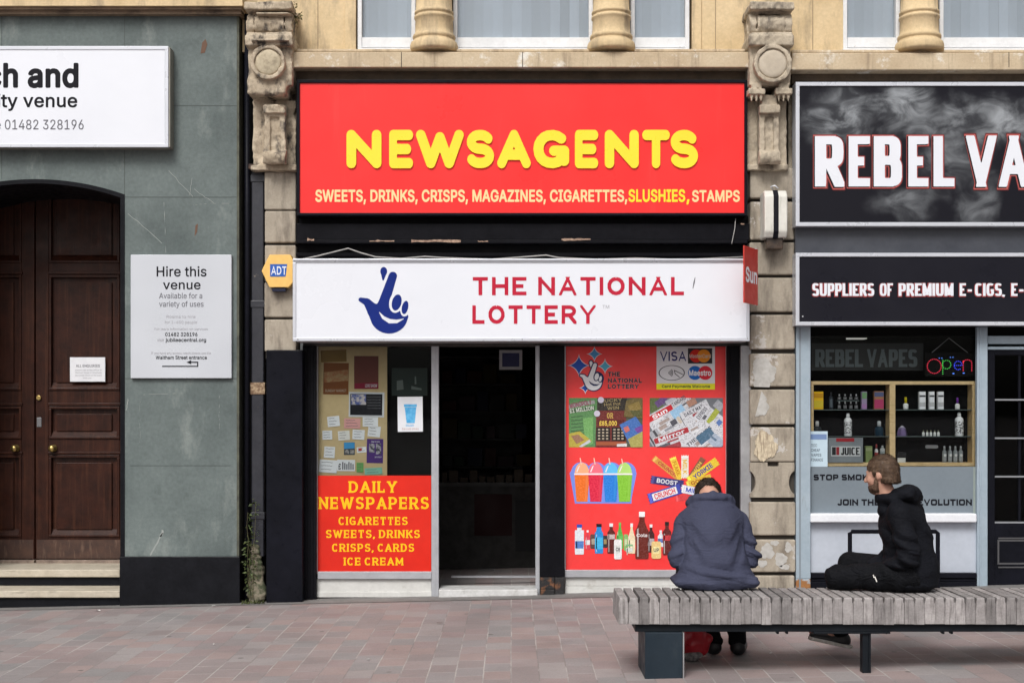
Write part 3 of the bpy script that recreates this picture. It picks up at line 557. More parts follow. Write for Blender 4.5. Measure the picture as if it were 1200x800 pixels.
def glyph(ch, style):
    """(advance, grouped loops) in units of the capital height"""
    k = (ch, style)
    if k in _ink: return _ink[k]
    if style.startswith('inter'):
        w = float(style[5:] or 0)/100.0
        if ch == ' ': r = (.38, [])
        elif ch == ':':
            a, l = INTER['.']; r = (a, group_loops(list(l)+[q+np.array([0,.55]) for q in l]))
        elif ch not in INTER: r = (.4, [])
        else:
            adv, loops = INTER[ch]
            if True:
                w = max(w, .006)
                al = np.vstack(loops); st = 1/44.0; m = abs(w)+3*st
                xs = np.arange(al[:,0].min()-m, al[:,0].max()+m, st); ys = np.arange(al[:,1].min()-m, al[:,1].max()+m, st)
                X, Y = np.meshgrid(xs, ys); d = np.full(X.shape, 9.0); wn_ = np.zeros(X.shape, int)      # winding number: overlapping outlines merge
                for l in loops:
                    b = np.roll(l,-1,0)
                    for p, q in zip(l, b):
                        d = np.minimum(d, sseg(X, Y, p, q, 0.0))
                        if p[1] != q[1]:
                            wn_ += np.where(((p[1] > Y) != (q[1] > Y)) & (X < p[0]+(Y-p[1])*(q[0]-p[0])/(q[1]-p[1])), 1 if q[1] > p[1] else -1, 0)
                r = (adv+w*.6, group_loops(contour(np.where(wn_ != 0,-d,d)-w, xs, ys, .004)))
        _ink[k] = r; return r
    style, grow = style.split('+') if '+' in style else (style, 0)
    grow = float(grow)/100.0
    S = STYLES[style]
    if ch == ' ': return (S.get('space', .4), [])
    wid, strokes = skeleton(S['e'])[ch]
    wx, wy, kind = S['wx'], S['wy'], S['kind']
    W = wx + wid*S['wf']*(1-wx*.35) if wid else wx
    if kind == 'serif': W += .1
    mx = wx/2 + (.05 if kind == 'serif' else 0)
    mp = lambda p: ((mx+p[0]*(W-2*mx)) if wid else W/2+(p[0]-.5)*.4, wy/2+p[1]*(1-wy))
    st = 1/56.0
    xs = np.arange(-.12, W+.12, st); ys = np.arange(-.35, 1.1, st)
    X, Y = np.meshgrid(xs, ys); U, V = X/(wx/2), Y/(wy/2)
    d = np.full(X.shape, 9.0)
    def boxseg(a, b, ea, eb, hw=1.0):
        a = np.array([a[0]/(wx/2), a[1]/(wy/2)]); b = np.array([b[0]/(wx/2), b[1]/(wy/2)])
        t = b-a; ln = np.hypot(*t); t /= ln; a = a-t*ea; b = b+t*eb; ln += ea+eb
        u = (U-a[0])*t[0]+(V-a[1])*t[1]; v = -(U-a[0])*t[1]+(V-a[1])*t[0]
        return np.maximum(np.abs(v)-hw, np.abs(u-ln/2)-ln/2)
    border = lambda p: (p[0] in (0,1) or p[1] in (0,1))
    for typ, pts in strokes:
        q = [mp(p) for p in pts]
        for i in range(len(q)-1):
            if math.dist(q[i], q[i+1]) < 1e-6: continue
            if kind == 'flat':
                if typ == 's':
                    diag = abs(q[i][0]-q[i+1][0]) > .02 and abs(q[i][1]-q[i+1][1]) > .02
                    x = 2.2 if diag else 1.0
                    ea = x if (i > 0 or border(pts[i])) else 0
                    eb = x if (i < len(q)-2 or border(pts[i+1])) else 0
                    if ch == 'Y' : ea, eb = (x if pts[i][1] == 1 else .3), (x if pts[i+1][1] in (0,1) else .3)
                    if ch == 'R' and diag: ea = 0
                    d = np.minimum(d, boxseg(q[i], q[i+1], ea, eb, (.74 if ch in 'VYAW' else .84) if diag and ch in 'AVWMNXYZ' else 1.0))
                else:
                    ea = 1.0 if i == 0 and border(pts[0]) and pts[0][1] == 1 and ch in 'UJ' else 0.0
                    d = np.minimum(d, boxseg(q[i], q[i+1], ea, 1.0 if i == len(q)-2 and ch == 'U' else 0.0))
                    if i > 0:
                        d = np.minimum(d, np.hypot(U-q[i][0]/(wx/2), V-q[i][1]/(wy/2))-1)
            else:
                d = np.minimum(d, sseg(U, V, (q[i][0]/(wx/2), q[i][1]/(wy/2)), (q[i+1][0]/(wx/2), q[i+1][1]/(wy/2)), 1.0))
        if kind == 'serif' and ch not in ',.-':
            rp = .062
            for e_, nb in ((0,1),(-1,-2)):
                p, u, n = pts[e_], q[e_], q[nb]
                vert = abs(u[1]-n[1]) > abs(u[0]-n[0])
                if typ == 's' and p[1] in (0,1) and vert:
                    hw = .17 if ch not in 'WVMNAY' else .15
                    yy = rp if p[1] == 0 else 1-rp
                    d = np.minimum(d, sseg(X, Y, (u[0]-hw, yy), (u[0]+hw, yy), rp)/(wx/2))
                elif typ == 's' and not vert and p[0] == 1 and p[1] in (0,1):
                    s = .2 if p[1] == 0 else -.2
                    d = np.minimum(d, sseg(X, Y, (u[0]+.02, u[1]), (u[0]+.02, u[1]+s), rp)/(wx/2))
                elif ch == 'T' and typ == 's' and not vert:
                    d = np.minimum(d, sseg(X, Y, u, (u[0], u[1]-.2), rp)/(wx/2))
                elif typ == 'c' and ch in 'CSG':
                    s = .12 if u[1] > .5 else -.12
                    d = np.minimum(d, sseg(X, Y, (u[0]+(.02 if u[0]>W/2 else -.02), u[1]-s*.3), (u[0]+(.02 if u[0]>W/2 else -.02), u[1]+s), rp)/(wx/2))
            for k_, p in enumerate(pts):
                if typ == 's' and p == (0,1) or typ == 's' and p == (0,0):
                    if ch in 'BDEFPRLNM':
                        u = q[k_]; yy = rp if p[1] == 0 else 1-rp
                        d = np.minimum(d, sseg(X, Y, (u[0]-.15, yy), (u[0], yy), rp)/(wx/2))
    d = d-grow/(wx/2)
    if kind == 'flat' and ch not in ',Q':
        d = np.maximum(d, np.maximum(np.maximum(-X, X-W), np.maximum(-Y, Y-1))-grow)
    r = (W+S['sp'], group_loops(contour(d, xs, ys, .003)))
    _ink[k] = r
    return r

def lay(body, style):
    x = 0; out = []; lo, hi = 9e9, -9e9
    for ch in body:
        a, g = glyph(ch, style)
        for grp in g:
            out.append([l+np.array([x,0]) for l in grp]); lo = min(lo, out[-1][0][:,0].min()); hi = max(hi, out[-1][0][:,0].max())
        x += a
    return out, lo, hi

def letters(mb, body, x0, x1, ytop, ybase, Y, style, depth=0.002, rot=0.0, align=None):
    """write body so that its ink spans picture columns x0..x1 (x1 None: natural width) with capitals between ytop and ybase"""
    g, lo, hi = lay(body, style)
    if not g: return mb
    h = ybase-ytop
    if x1 is None: sx = h; xs = x0-lo*h
    elif align: # natural width, centred or right aligned in x0..x1
        sx = h; w = (hi-lo)*h; xs = ((x0+x1-w)/2 if align == 'c' else x1-w) - lo*h
    else: sx = (x1-x0)/(hi-lo); xs = x0-lo*sx
    if rot:
        c, s = math.cos(R(rot)), math.sin(R(rot)); cx, cy = (x0+(x1 if x1 else x0))/2, (ytop+ybase)/2
        gg = []
        for grp in g:
            n = []
            for l in grp:
                px = xs+l[:,0]*sx-cx; py = ybase-l[:,1]*h-cy
                n.append(np.stack([cx+px*c-py*s, -(cy+px*s+py*c)], 1))
            gg.append(n)
        return plate(mb, gg, lambda x: PX(x, Y), lambda y: PZ(-y, Y), Y, depth)
    return plate(mb, g, lambda x: PX(xs+x*sx, Y), lambda y: PZ(ybase-y*h, Y), Y, depth)

def text(parent, body, x0, x1, ytop, ybase, Y, style, m, depth=0.002, name='lettering', align=None, rot=0.0):
    return obj(name, letters(MB(), body, x0, x1, ytop, ybase, Y, style, depth, rot, align), m, parent)

# ------------------------------------------------------------------ solid shapes from distance fields (figures, worn carved stone)
def smin(a, b, k):
    h = np.clip(.5+.5*(b-a)/k, 0, 1)
    return b+(a-b)*h-k*h*(1-h)
def smax(a, b, k): return -smin(-a, -b, k)
class Vol:
    def __init__(s, lo, hi, h):
        s.h = h; s.lo = np.array(lo, float)
        ax = [np.arange(lo[i], hi[i]+h, h, dtype=np.float32) for i in range(3)]
        s.X, s.Y, s.Z = np.meshgrid(*ax, indexing='ij')
        s.d = np.full(s.X.shape, 9.0, np.float32)
    def cone(s, a, b, r0, r1=None):
        r1 = r0 if r1 is None else r1
        a = np.array(a, float); b = np.array(b, float); ab = b-a
        t = np.clip(((s.X-a[0])*ab[0]+(s.Y-a[1])*ab[1]+(s.Z-a[2])*ab[2])/(ab@ab+1e-12), 0, 1)
        return np.sqrt((s.X-a[0]-t*ab[0])**2+(s.Y-a[1]-t*ab[1])**2+(s.Z-a[2]-t*ab[2])**2)-(r0+(r1-r0)*t)
    def ell(s, c, r, ax=None):
        dx, dy, dz = s.X-c[0], s.Y-c[1], s.Z-c[2]
        if ax is not None:      # orthonormal axes as rows
            dx, dy, dz = (a[0]*dx+a[1]*dy+a[2]*dz for a in ax)
        k0 = np.sqrt((dx/r[0])**2+(dy/r[1])**2+(dz/r[2])**2)
        k1 = np.sqrt((dx/r[0]**2)**2+(dy/r[1]**2)**2+(dz/r[2]**2)**2)+1e-9
        return k0*(k0-1)/k1
    def box(s, lo, hi, r=0.0):
        c = [(a+b)/2 for a, b in zip(lo, hi)]; e = [abs(b-a)/2-r for a, b in zip(lo, hi)]
        q = [np.abs(g-cc)-ee for g, cc, ee in zip((s.X,s.Y,s.Z), c, e)]
        return np.sqrt(sum(np.maximum(x,0)**2 for x in q))+np.minimum(np.maximum(np.maximum(q[0],q[1]),q[2]),0)-r
    def cyl(s, c, axis, r, half):
        g = (s.X-c[0], s.Y-c[1], s.Z-c[2]); o = [g[i] for i in range(3) if i != axis]
        return np.maximum(np.sqrt(o[0]**2+o[1]**2)-r, np.abs(g[axis])-half)
    def add(s, d, k=0.0): s.d = smin(s.d, d, k) if k else np.minimum(s.d, d); return s
    def cut(s, d, k=0.0): s.d = smax(s.d, -d, k) if k else np.maximum(s.d, -d); return s
    def wave(s, seed, freq, n=9):
        rr = np.random.RandomState(seed); w = 0
        for _ in range(n):
            v = rr.normal(size=3); v *= freq*(.6+.8*rr.rand())/np.linalg.norm(v)
            w = w+np.sin(s.X*v[0]+s.Y*v[1]+s.Z*v[2]+rr.rand()*6.28)
        return w/math.sqrt(n)
    def mesh(s, mb=None):
        mb = mb or MB(); D = s.d; S = D < 0
        nx, ny, nz = D.shape
        acc = np.zeros((nx-1,ny-1,nz-1,3)); cnt = np.zeros((nx-1,ny-1,nz-1))
        for ax in range(3):
            o = [a for a in range(3) if a != ax]
            for i in (0,1):
                for j in (0,1):
                    s0 = [None]*3; s1 = [None]*3
                    s0[ax] = slice(0,-1); s1[ax] = slice(1,None)
                    for a, b in ((o[0],i),(o[1],j)):
                        sl = slice(b, D.shape[a]-1+b); s0[a] = sl; s1[a] = sl
                    f0, f1 = D[tuple(s0)], D[tuple(s1)]
                    c = (f0 < 0) != (f1 < 0)
                    t = np.where(c, f0/np.where(c, f0-f1, 1), 0)
                    p = np.zeros(c.shape+(3,)); p[...,ax] = t; p[...,o[0]] = i; p[...,o[1]] = j
                    acc += p*c[...,None]; cnt += c
        m = cnt > 0; idx = -np.ones(m.shape, int); idx[m] = np.arange(m.sum())
        ijk = np.argwhere(m)
        vs = s.lo+(ijk+acc[m]/cnt[m][:,None])*s.h
        fs = []
        for ax in range(3):
            u, v = (ax+1)%3, (ax+2)%3
            s0 = [slice(None)]*3; s1 = [slice(None)]*3
            s0[ax] = slice(0,-1); s1[ax] = slice(1,None)
            a, b = S[tuple(s0)], S[tuple(s1)]
            for fl, q in ((False, a & ~b), (True, ~a & b)):
                I = np.argwhere(q)
                I = I[(I[:,u] > 0) & (I[:,v] > 0) & (I[:,u] < D.shape[u]-1) & (I[:,v] < D.shape[v]-1)]
                if not len(I): continue
                def at(du, dv):
                    J = I.copy(); J[:,u] += du; J[:,v] += dv; return idx[J[:,0],J[:,1],J[:,2]]
                Q = np.stack([at(-1,-1), at(0,-1), at(0,0), at(-1,0)], 1)
                if fl: Q = Q[:,::-1]
                fs.append(Q)
        return mb.add(vs.tolist(), [tuple(int(i) for i in f) for f in np.vstack(fs)])

# ------------------------------------------------------------------ palette
M_slate = mat('grey_green_slate', (.145,.176,.172), .6, (.082,.103,.102), 1.5, .32, .68, var=.16, vscale=34, bump=.14, bscale=90, spec=.3,
              stain=(.26,.29,.275), sscale=(3.1,3.1,1.3), slo=.55, shi=.80, paint=(.070,.088,.086), pscale=3.7, plo=.58, phi=.76)
M_joint = mat('slate_joint', (.07,.085,.082), .8)  # joints in a darker tone than the slate
M_plinth = mat('black_stone', (.007,.0075,.0095), .4, (.0105,.011,.014), 5, spec=.08, var=.15, vscale=40, bump=.05, bscale=120)
M_black = mat('black_paint', (.005,.005,.007), .42, (.0075,.0075,.010), 4, spec=.07, var=.2, vscale=30, bump=.08, bscale=40, paint=(.16,.14,.12), pscale=11, plo=.74, phi=.76)
M_blackclean = mat('black_gloss_paint', (.006,.0065,.0095), .36, (.0085,.009,.014), 3, spec=.07, var=.15)
M_dark = mat('dark_void', (.006,.006,.006), .9)
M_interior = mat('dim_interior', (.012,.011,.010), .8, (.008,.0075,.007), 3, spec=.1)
for _n in ('dark_void',): MATS[_n].node_tree.nodes['Principled BSDF'].inputs['Specular IOR Level'].default_value = .1
M_sand = mat('sandstone', (.66,.515,.315), .85, (.54,.41,.235), 2.2, .35, .65, var=.10, vscale=45, bump=.16, bscale=110,
             stain=(.22,.175,.125), sscale=(6,6,1.3), slo=.50, shi=.74)
M_ledge = mat('weathered_ledge_stone', (.56,.46,.32), .85, (.46,.36,.24), 3, var=.10, vscale=50, bump=.2, bscale=90,
              stain=(.27,.205,.14), sscale=(11,11,.7), slo=.53, shi=.72, paint=(.72,.69,.62), pscale=5.5, plo=.56, phi=.66)
M_carve = mat('carved_stone', (.50,.43,.33), .88, (.36,.305,.23), 4, .4, .65, var=.14, vscale=60, bump=.3, bscale=80,
              stain=(.09,.077,.064), sscale=(9,9,4), slo=.48, shi=.70)
M_worn = mat('decayed_carved_stone', (.50,.42,.315), .9, (.36,.295,.215), 6, .38, .62, var=.2, vscale=50, bump=.5, bscale=60,
             stain=(.055,.046,.04), sscale=(10,10,5), slo=.50, shi=.64)
M_block = mat('rusticated_stone', (.40,.352,.285), .85, (.31,.27,.215), 3, .35, .65, var=.10, vscale=55, bump=.22, bscale=85,
              stain=(.145,.12,.095), sscale=(8,8,2.2), slo=.46, shi=.70, paint=(.47,.44,.41), pscale=2.6, plo=.59, phi=.605)
M_soot = mat('sooty_joint', (.05,.043,.036), .9)
M_white = mat('white_plastic', (.715,.738,.795), .36, (.69,.714,.772), 1.2, var=.012, vscale=5)
M_alu = mat('aluminium', (.44,.45,.48), .4, (.38,.39,.42), 6, metal=.3, var=.05, vscale=40)
M_silver = mat('satin_silver_trim', (.58,.60,.65), .35, (.54,.56,.61), 3, metal=.25, var=.02)
M_greyjamb = mat('dull_grey_metal', (.33,.33,.34), .5, (.24,.24,.25), 5, metal=.2, var=.1)
M_offwhite = mat('grubby_white_panel', (.62,.62,.60), .5, (.52,.52,.50), 4, var=.07, vscale=30, stain=(.33,.31,.28), sscale=(5,5,9), slo=.6, shi=.8)
M_peel = mat('peeling_white_paint', (.72,.73,.74), .6, (.64,.65,.66), 6, var=.06, bump=.35, bscale=45, paint=(.34,.29,.23), pscale=16, plo=.665, phi=.69)
M_red = mat('red_acrylic', (.84,.030,.028), .35, (.80,.025,.025), 1.2, var=.03, vscale=5, spec=.3, stain=(.74,.05,.045), sscale=(7,7,.5), slo=.6, shi=.85)
M_redvinyl = mat('red_vinyl', (.66,.022,.010), .42, (.61,.018,.009), 2, var=.04, vscale=12, spec=.25)
M_yellow = mat('yellow_acrylic', (.92,.70,.025), .35, (.88,.66,.02), 3, var=.02)
M_cream = mat('cream_vinyl', (.88,.62,.30), .4)
M_pblue = mat('pale_blue_paint', (.33,.40,.46), .4, (.28,.35,.41), 4, var=.06, vscale=30, bump=.05, stain=(.2,.21,.2), sscale=(20,20,3), slo=.62, shi=.8)
M_pwhite = mat('blue_white_paint', (.46,.50,.57), .4, (.42,.46,.53), 3, var=.05, vscale=25, stain=(.36,.38,.42), sscale=(6,6,3), slo=.62, shi=.85)
M_frost = mat('frosted_vinyl', (.165,.20,.23), .55, (.145,.178,.208), 2, var=.04)
M_brown = mat('brown_varnished_wood', (.036,.0098,.005), .45, (.020,.0056,.003), 6, spec=.2, var=.25, vscale=14, bump=.10, bscale=50,
              stain=(.062,.021,.010), sscale=(30,30,1.2), slo=.5, shi=.75, paint=(.20,.15,.11), pscale=26, plo=.735, phi=.76)
M_brownlow = mat('scuffed_brown_wood', (.06,.026,.015), .55, (.035,.014,.009), 8, var=.25, vscale=14, bump=.15, stain=(.13,.075,.05), sscale=(25,25,5), slo=.52, shi=.72)
M_weatherboard = mat('bare_weathered_wood', (.26,.20,.16), .8, (.15,.11,.09), 10, var=.2, bump=.3)
M_tread = mat('cream_stone_tread', (.52,.47,.38), .7, (.42,.37,.29), 5, var=.1, bump=.12, stain=(.25,.22,.17), sscale=(4,4,20), slo=.58, shi=.75)
M_brass = mat('tarnished_brass', (.50,.36,.13), .32, (.36,.26,.10), 30, metal=.9)
M_rust = mat('rusty_paint', (.012,.011,.012), .7, (.16,.066,.028), 13, .54, .66, var=.2, bump=.4)
M_print_dark = flat((.008,.008,.012), .5)
M_print_grey = flat((.13,.13,.15), .5)
M_print_faint = flat((.38,.38,.41), .5)
M_paper = mat('white_paper', (.76,.77,.80), .7, (.70,.71,.75), 8, var=.04)
M_blind = mat('pale_vertical_blind', (.74,.83,.91), .6, (.69,.78,.86), 2, var=.03, island=.24)
G_clear = glass('window_glass', (.95,.97,.97), .22)
G_upper = glass('pale_window_glass', (.97,.98,.99), .8, 1.45, .15, (.68,.78,.87))

# ------------------------------------------------------------------ pavement
def ground_z(x): return .03 + .022*max(-9.0, min(9.0, x))
def make_pavement():
    m = bpy.data.materials.new('concrete_block_paving'); m.use_nodes = True
    nt = m.node_tree; N = nt.nodes; L = nt.links; b = N['Principled BSDF']
    g = N.new('ShaderNodeNewGeometry')
    mp = N.new('ShaderNodeMapping'); mp.inputs['Rotation'].default_value = (0,0,R(90)); L.new(g.outputs['Position'], mp.inputs['Vector'])
    wob = N.new('ShaderNodeTexNoise'); wob.inputs['Scale'].default_value = 3.0; L.new(g.outputs['Position'], wob.inputs['Vector'])
    wv = N.new('ShaderNodeVectorMath'); wv.operation = 'MULTIPLY_ADD'; L.new(wob.outputs['Color'], wv.inputs[0]); wv.inputs[1].default_value = (.012,.012,0)
    L.new(mp.outputs[0], wv.inputs[2])
    br = N.new('ShaderNodeTexBrick'); L.new(wv.outputs[0], br.inputs['Vector'])
    br.inputs['Color1'].default_value = (0,0,0,1); br.inputs['Color2'].default_value = (1,1,1,1); br.inputs['Mortar'].default_value = (.5,.5,.5,1)
    br.inputs['Scale'].default_value = 1.0; br.inputs['Brick Width'].default_value = .26; br.inputs['Row Height'].default_value = .168
    br.inputs['Mortar Size'].default_value = .0045; br.inputs['Mortar Smooth'].default_value = .3; br.offset = .5
    rp = N.new('ShaderNodeValToRGB'); rp.color_ramp.interpolation = 'CONSTANT'
    cols = [(0, (0.28, 0.225, 0.223)), (0.16, (0.258, 0.221, 0.219)), (0.32, (0.286, 0.241, 0.238)), (0.45, (0.273, 0.25, 0.251)), (0.56, (0.303, 0.24, 0.231)), (0.7, (0.254, 0.226, 0.226)), (0.8, (0.298, 0.271, 0.268)), (0.92, (0.251, 0.238, 0.238))]
    for i, (p, c) in enumerate(cols):
        e = rp.color_ramp.elements[i] if i < 2 else rp.color_ramp.elements.new(p)
        e.position = p; e.color = (*c,1)
    L.new(br.outputs['Color'], rp.inputs[0])
    def nz(sc, d=8, ro=.6):
        n = N.new('ShaderNodeTexNoise'); n.inputs['Scale'].default_value = sc; n.inputs['Detail'].default_value = d; n.inputs['Roughness'].default_value = ro
        L.new(g.outputs['Position'], n.inputs['Vector']); return n.outputs['Fac']
    def rng(s, a, bb, c, d):
        n = N.new('ShaderNodeMapRange'); n.inputs[1].default_value=a; n.inputs[2].default_value=bb; n.inputs[3].default_value=c; n.inputs[4].default_value=d
        L.new(s, n.inputs[0]); return n.outputs[0]
    def mul(col, v):
        cc = N.new('ShaderNodeCombineColor')
        for i in range(3): L.new(v, cc.inputs[i])
        n = N.new('ShaderNodeMix'); n.data_type='RGBA'; n.blend_type='MULTIPLY'; n.inputs[0].default_value = 1
        L.new(col, n.inputs[6]); L.new(cc.outputs[0], n.inputs[7]); return n.outputs[2]
    mo = N.new('ShaderNodeMix'); mo.data_type='RGBA'; L.new(rng(br.outputs['Fac'],0,1,0,1), mo.inputs[0])
    L.new(rp.outputs[0], mo.inputs[6])
    jm = N.new('ShaderNodeMix'); jm.data_type='RGBA'; L.new(rng(nz(1.7,4),.42,.6,0,1), jm.inputs[0])
    jm.inputs[6].default_value = (.225,.2,.196,1); jm.inputs[7].default_value = (.43,.405,.39,1)
    L.new(jm.outputs[2], mo.inputs[7])
    col = mul(mul(mo.outputs[2], rng(nz(90,4,.7),.25,.75,.84,1.16)), rng(nz(1.1,6),.3,.7,.86,1.1))
    sp = N.new('ShaderNodeMix'); sp.data_type='RGBA'; L.new(rng(nz(38,3,.5),.73,.76,0,.8), sp.inputs[0]); L.new(col, sp.inputs[6]); sp.inputs[7].default_value=(.1,.085,.08,1)
    gm = N.new('ShaderNodeTexVoronoi'); gm.inputs['Scale'].default_value = 2.6; L.new(g.outputs['Position'], gm.inputs['Vector'])
    g2 = N.new('ShaderNodeMix'); g2.data_type='RGBA'; L.new(rng(gm.outputs['Distance'],.045,.060,.75,0), g2.inputs[0]); L.new(sp.outputs[2], g2.inputs[6]); g2.inputs[7].default_value=(.10,.092,.09,1)
    st = N.new('ShaderNodeMix'); st.data_type='RGBA'; L.new(rng(nz(.8,9,.7),.56,.72,0,.5), st.inputs[0]); L.new(g2.outputs[2], st.inputs[6]); st.inputs[7].default_value=(.115,.098,.094,1)
    L.new(st.outputs[2], b.inputs['Base Color'])
    L.new(rng(nz(2.3),.3,.7,.55,.8), b.inputs['Roughness'])
    bn = N.new('ShaderNodeBump'); bn.inputs['Strength'].default_value = .35; bn.inputs['Distance'].default_value = .004
    ad = N.new('ShaderNodeMath'); ad.operation='MULTIPLY_ADD'; L.new(br.outputs['Fac'], ad.inputs[0]); ad.inputs[1].default_value=-1.0; L.new(nz(120,6), ad.inputs[2])
    L.new(ad.outputs[0], bn.inputs['Height']); L.new(bn.outputs[0], b.inputs['Normal'])
    mb = MB(); xs = [-400,-60,-20,-9,-6,-3,0,3,6,9,20,60,400]; ys = [-400,-60,-20,-8,-4,0,4,60,400]
    vs = [(x,y,ground_z(x)) for y in ys for x in xs]; n = len(xs)
    fs = [(j*n+i, j*n+i+1, (j+1)*n+i+1, (j+1)*n+i) for j in range(len(ys)-1) for i in range(n-1)]
    o = obj('pavement', mb.add(vs, fs), m); o['kind'] = 'structure'
make_pavement()
KB = MB(); KB.add([(x, y, ground_z(x)+.004) for y in (-.16, .5) for x in (-9,9)], [(0,1,3,2)])
ks = obj('edging_strip', KB, mat('concrete_edging', (.20,.19,.185), .8, (.15,.145,.14), 5, var=.15, bump=.2)); ks['kind'] = 'structure'

# ------------------------------------------------------------------ the venue building (grey-green slate)
VB = thing('venue_building', 'grey green slate clad building with double brown panelled doors and stone steps', 'building', (PX(41,0), 0, 0))
AC, AW, ATOP, ASPR = 41, 105, 210, 228
_r = (AW*AW+(ASPR-ATOP)**2)/(2*(ASPR-ATOP))
def arch_y(x, grow=0): return (ATOP+_r) - math.sqrt(max(0, (_r+grow)**2-(x-AC)**2))
axs = [AC+AW-2*AW*k/24 for k in range(25)]
wall = MB()
ppoly(wall, [(-330,17),(280,17),(280,652),(AC+AW,652)] + [(x, arch_y(x)) for x in axs] + [(AC-AW,652),(-330,652)], 0.0, .95)
obj('wall', wall, M_slate, VB)
tr = MB()
inn = [AC+100-200*k/24 for k in range(25)]
ppoly(tr, [(AC+AW,652)]+[(x,arch_y(x)) for x in axs]+[(AC-AW,652),(AC-AW+5,652)]+[(x,arch_y(x,-5)) for x in inn[::-1]]+[(AC+AW-5,652)], -.006, .97)
obj('doorway_trim', tr, M_plinth, VB)
jo = MB()
for a, b, c, d in ((145.6,17,146.4,228),(1.6,17,2.4,210),(197,123.6,280,124.4),(146,230.6,280,231.4),(146,443,280,443.8),(152,545,270,545.6),(-330,123.6,-30,124.4),(-330,336,-66,336.7),(-330,545,-66,545.7)):
    jo.pbox(a,b,c,d,-.0015,.004)
obj('joint', jo, M_joint, VB)
sc = MB()
rs = random.Random(3)
for (x0,y0,x1,y1,w) in ((198,200,226,231,.35),(225,208,222,228,.3),(150,250,190,285,.4),(192,236,194,296,.4),(228,222,250,238,.35),(186,330,178,300,.3),(176,650,190,625,1.3),(188,628,191,622,1.6),(165,462,216,461,.35),(150,468,148,480,.6),(164,470,164,520,.25),(257,462,257,505,.3),(226,240,268,238,.3)):
    n = 7; pts = [(x0+(x1-x0)*k/n+rs.uniform(-.6,.6), y0+(y1-y0)*k/n+rs.uniform(-.6,.6)) for k in range(n+1)]
    pshape(sc, lambda X, Y: schain(X, Y, pts, w*.7), min(x0,x1)-2, min(y0,y1)-2, max(x0,x1)+2, max(y0,y1)+2, -.0018, .0, n=90)
obj('scratch', sc, mat('pale_scratch', (.34,.36,.345), .7, (.22,.25,.24), 30, var=.2), VB)
ru = MB()
ppoly(ru, [(237,50),(241,46),(243,52),(240,62),(235,63)], -.002, 0); ppoly(ru, [(229,264),(232,262),(231,272),(228,277)], -.002, 0)
obj('rust_mark', ru, mat('brown_scab', (.13,.07,.045), .8), VB)
for a, b in ((140,281),(-330,-63)): obj('plinth', MB().pbox(a,652,b,700,-.035,.5, z0=-.25), M_plinth, VB, bev=.006)
co = MB()
co.pbox(-330,-350,284,-6,-.02,.5); co.pbox(-330,-6,284,7,-.14,.64)
obj('upper_wall', co, M_sand, VB)
co = MB(); co.pbox(-330,8,283,11,-.11,.5); co.pbox(-330,11,282,16.5,-.07,.5)
obj('cornice', co, mat('brown_cornice', (.30,.22,.15), .8, (.18,.13,.09), 5, var=.15, bump=.2, stain=(.06,.045,.035), sscale=(4,4,10), slo=.5, shi=.7), VB)
ed = MB(); ed.pbox(277.4,17.5,280.2,651,-.003,.2)
obj('edge_trim', ed, mat('mossy_edge', (.10,.105,.075), .8, (.05,.05,.04), 10), VB)

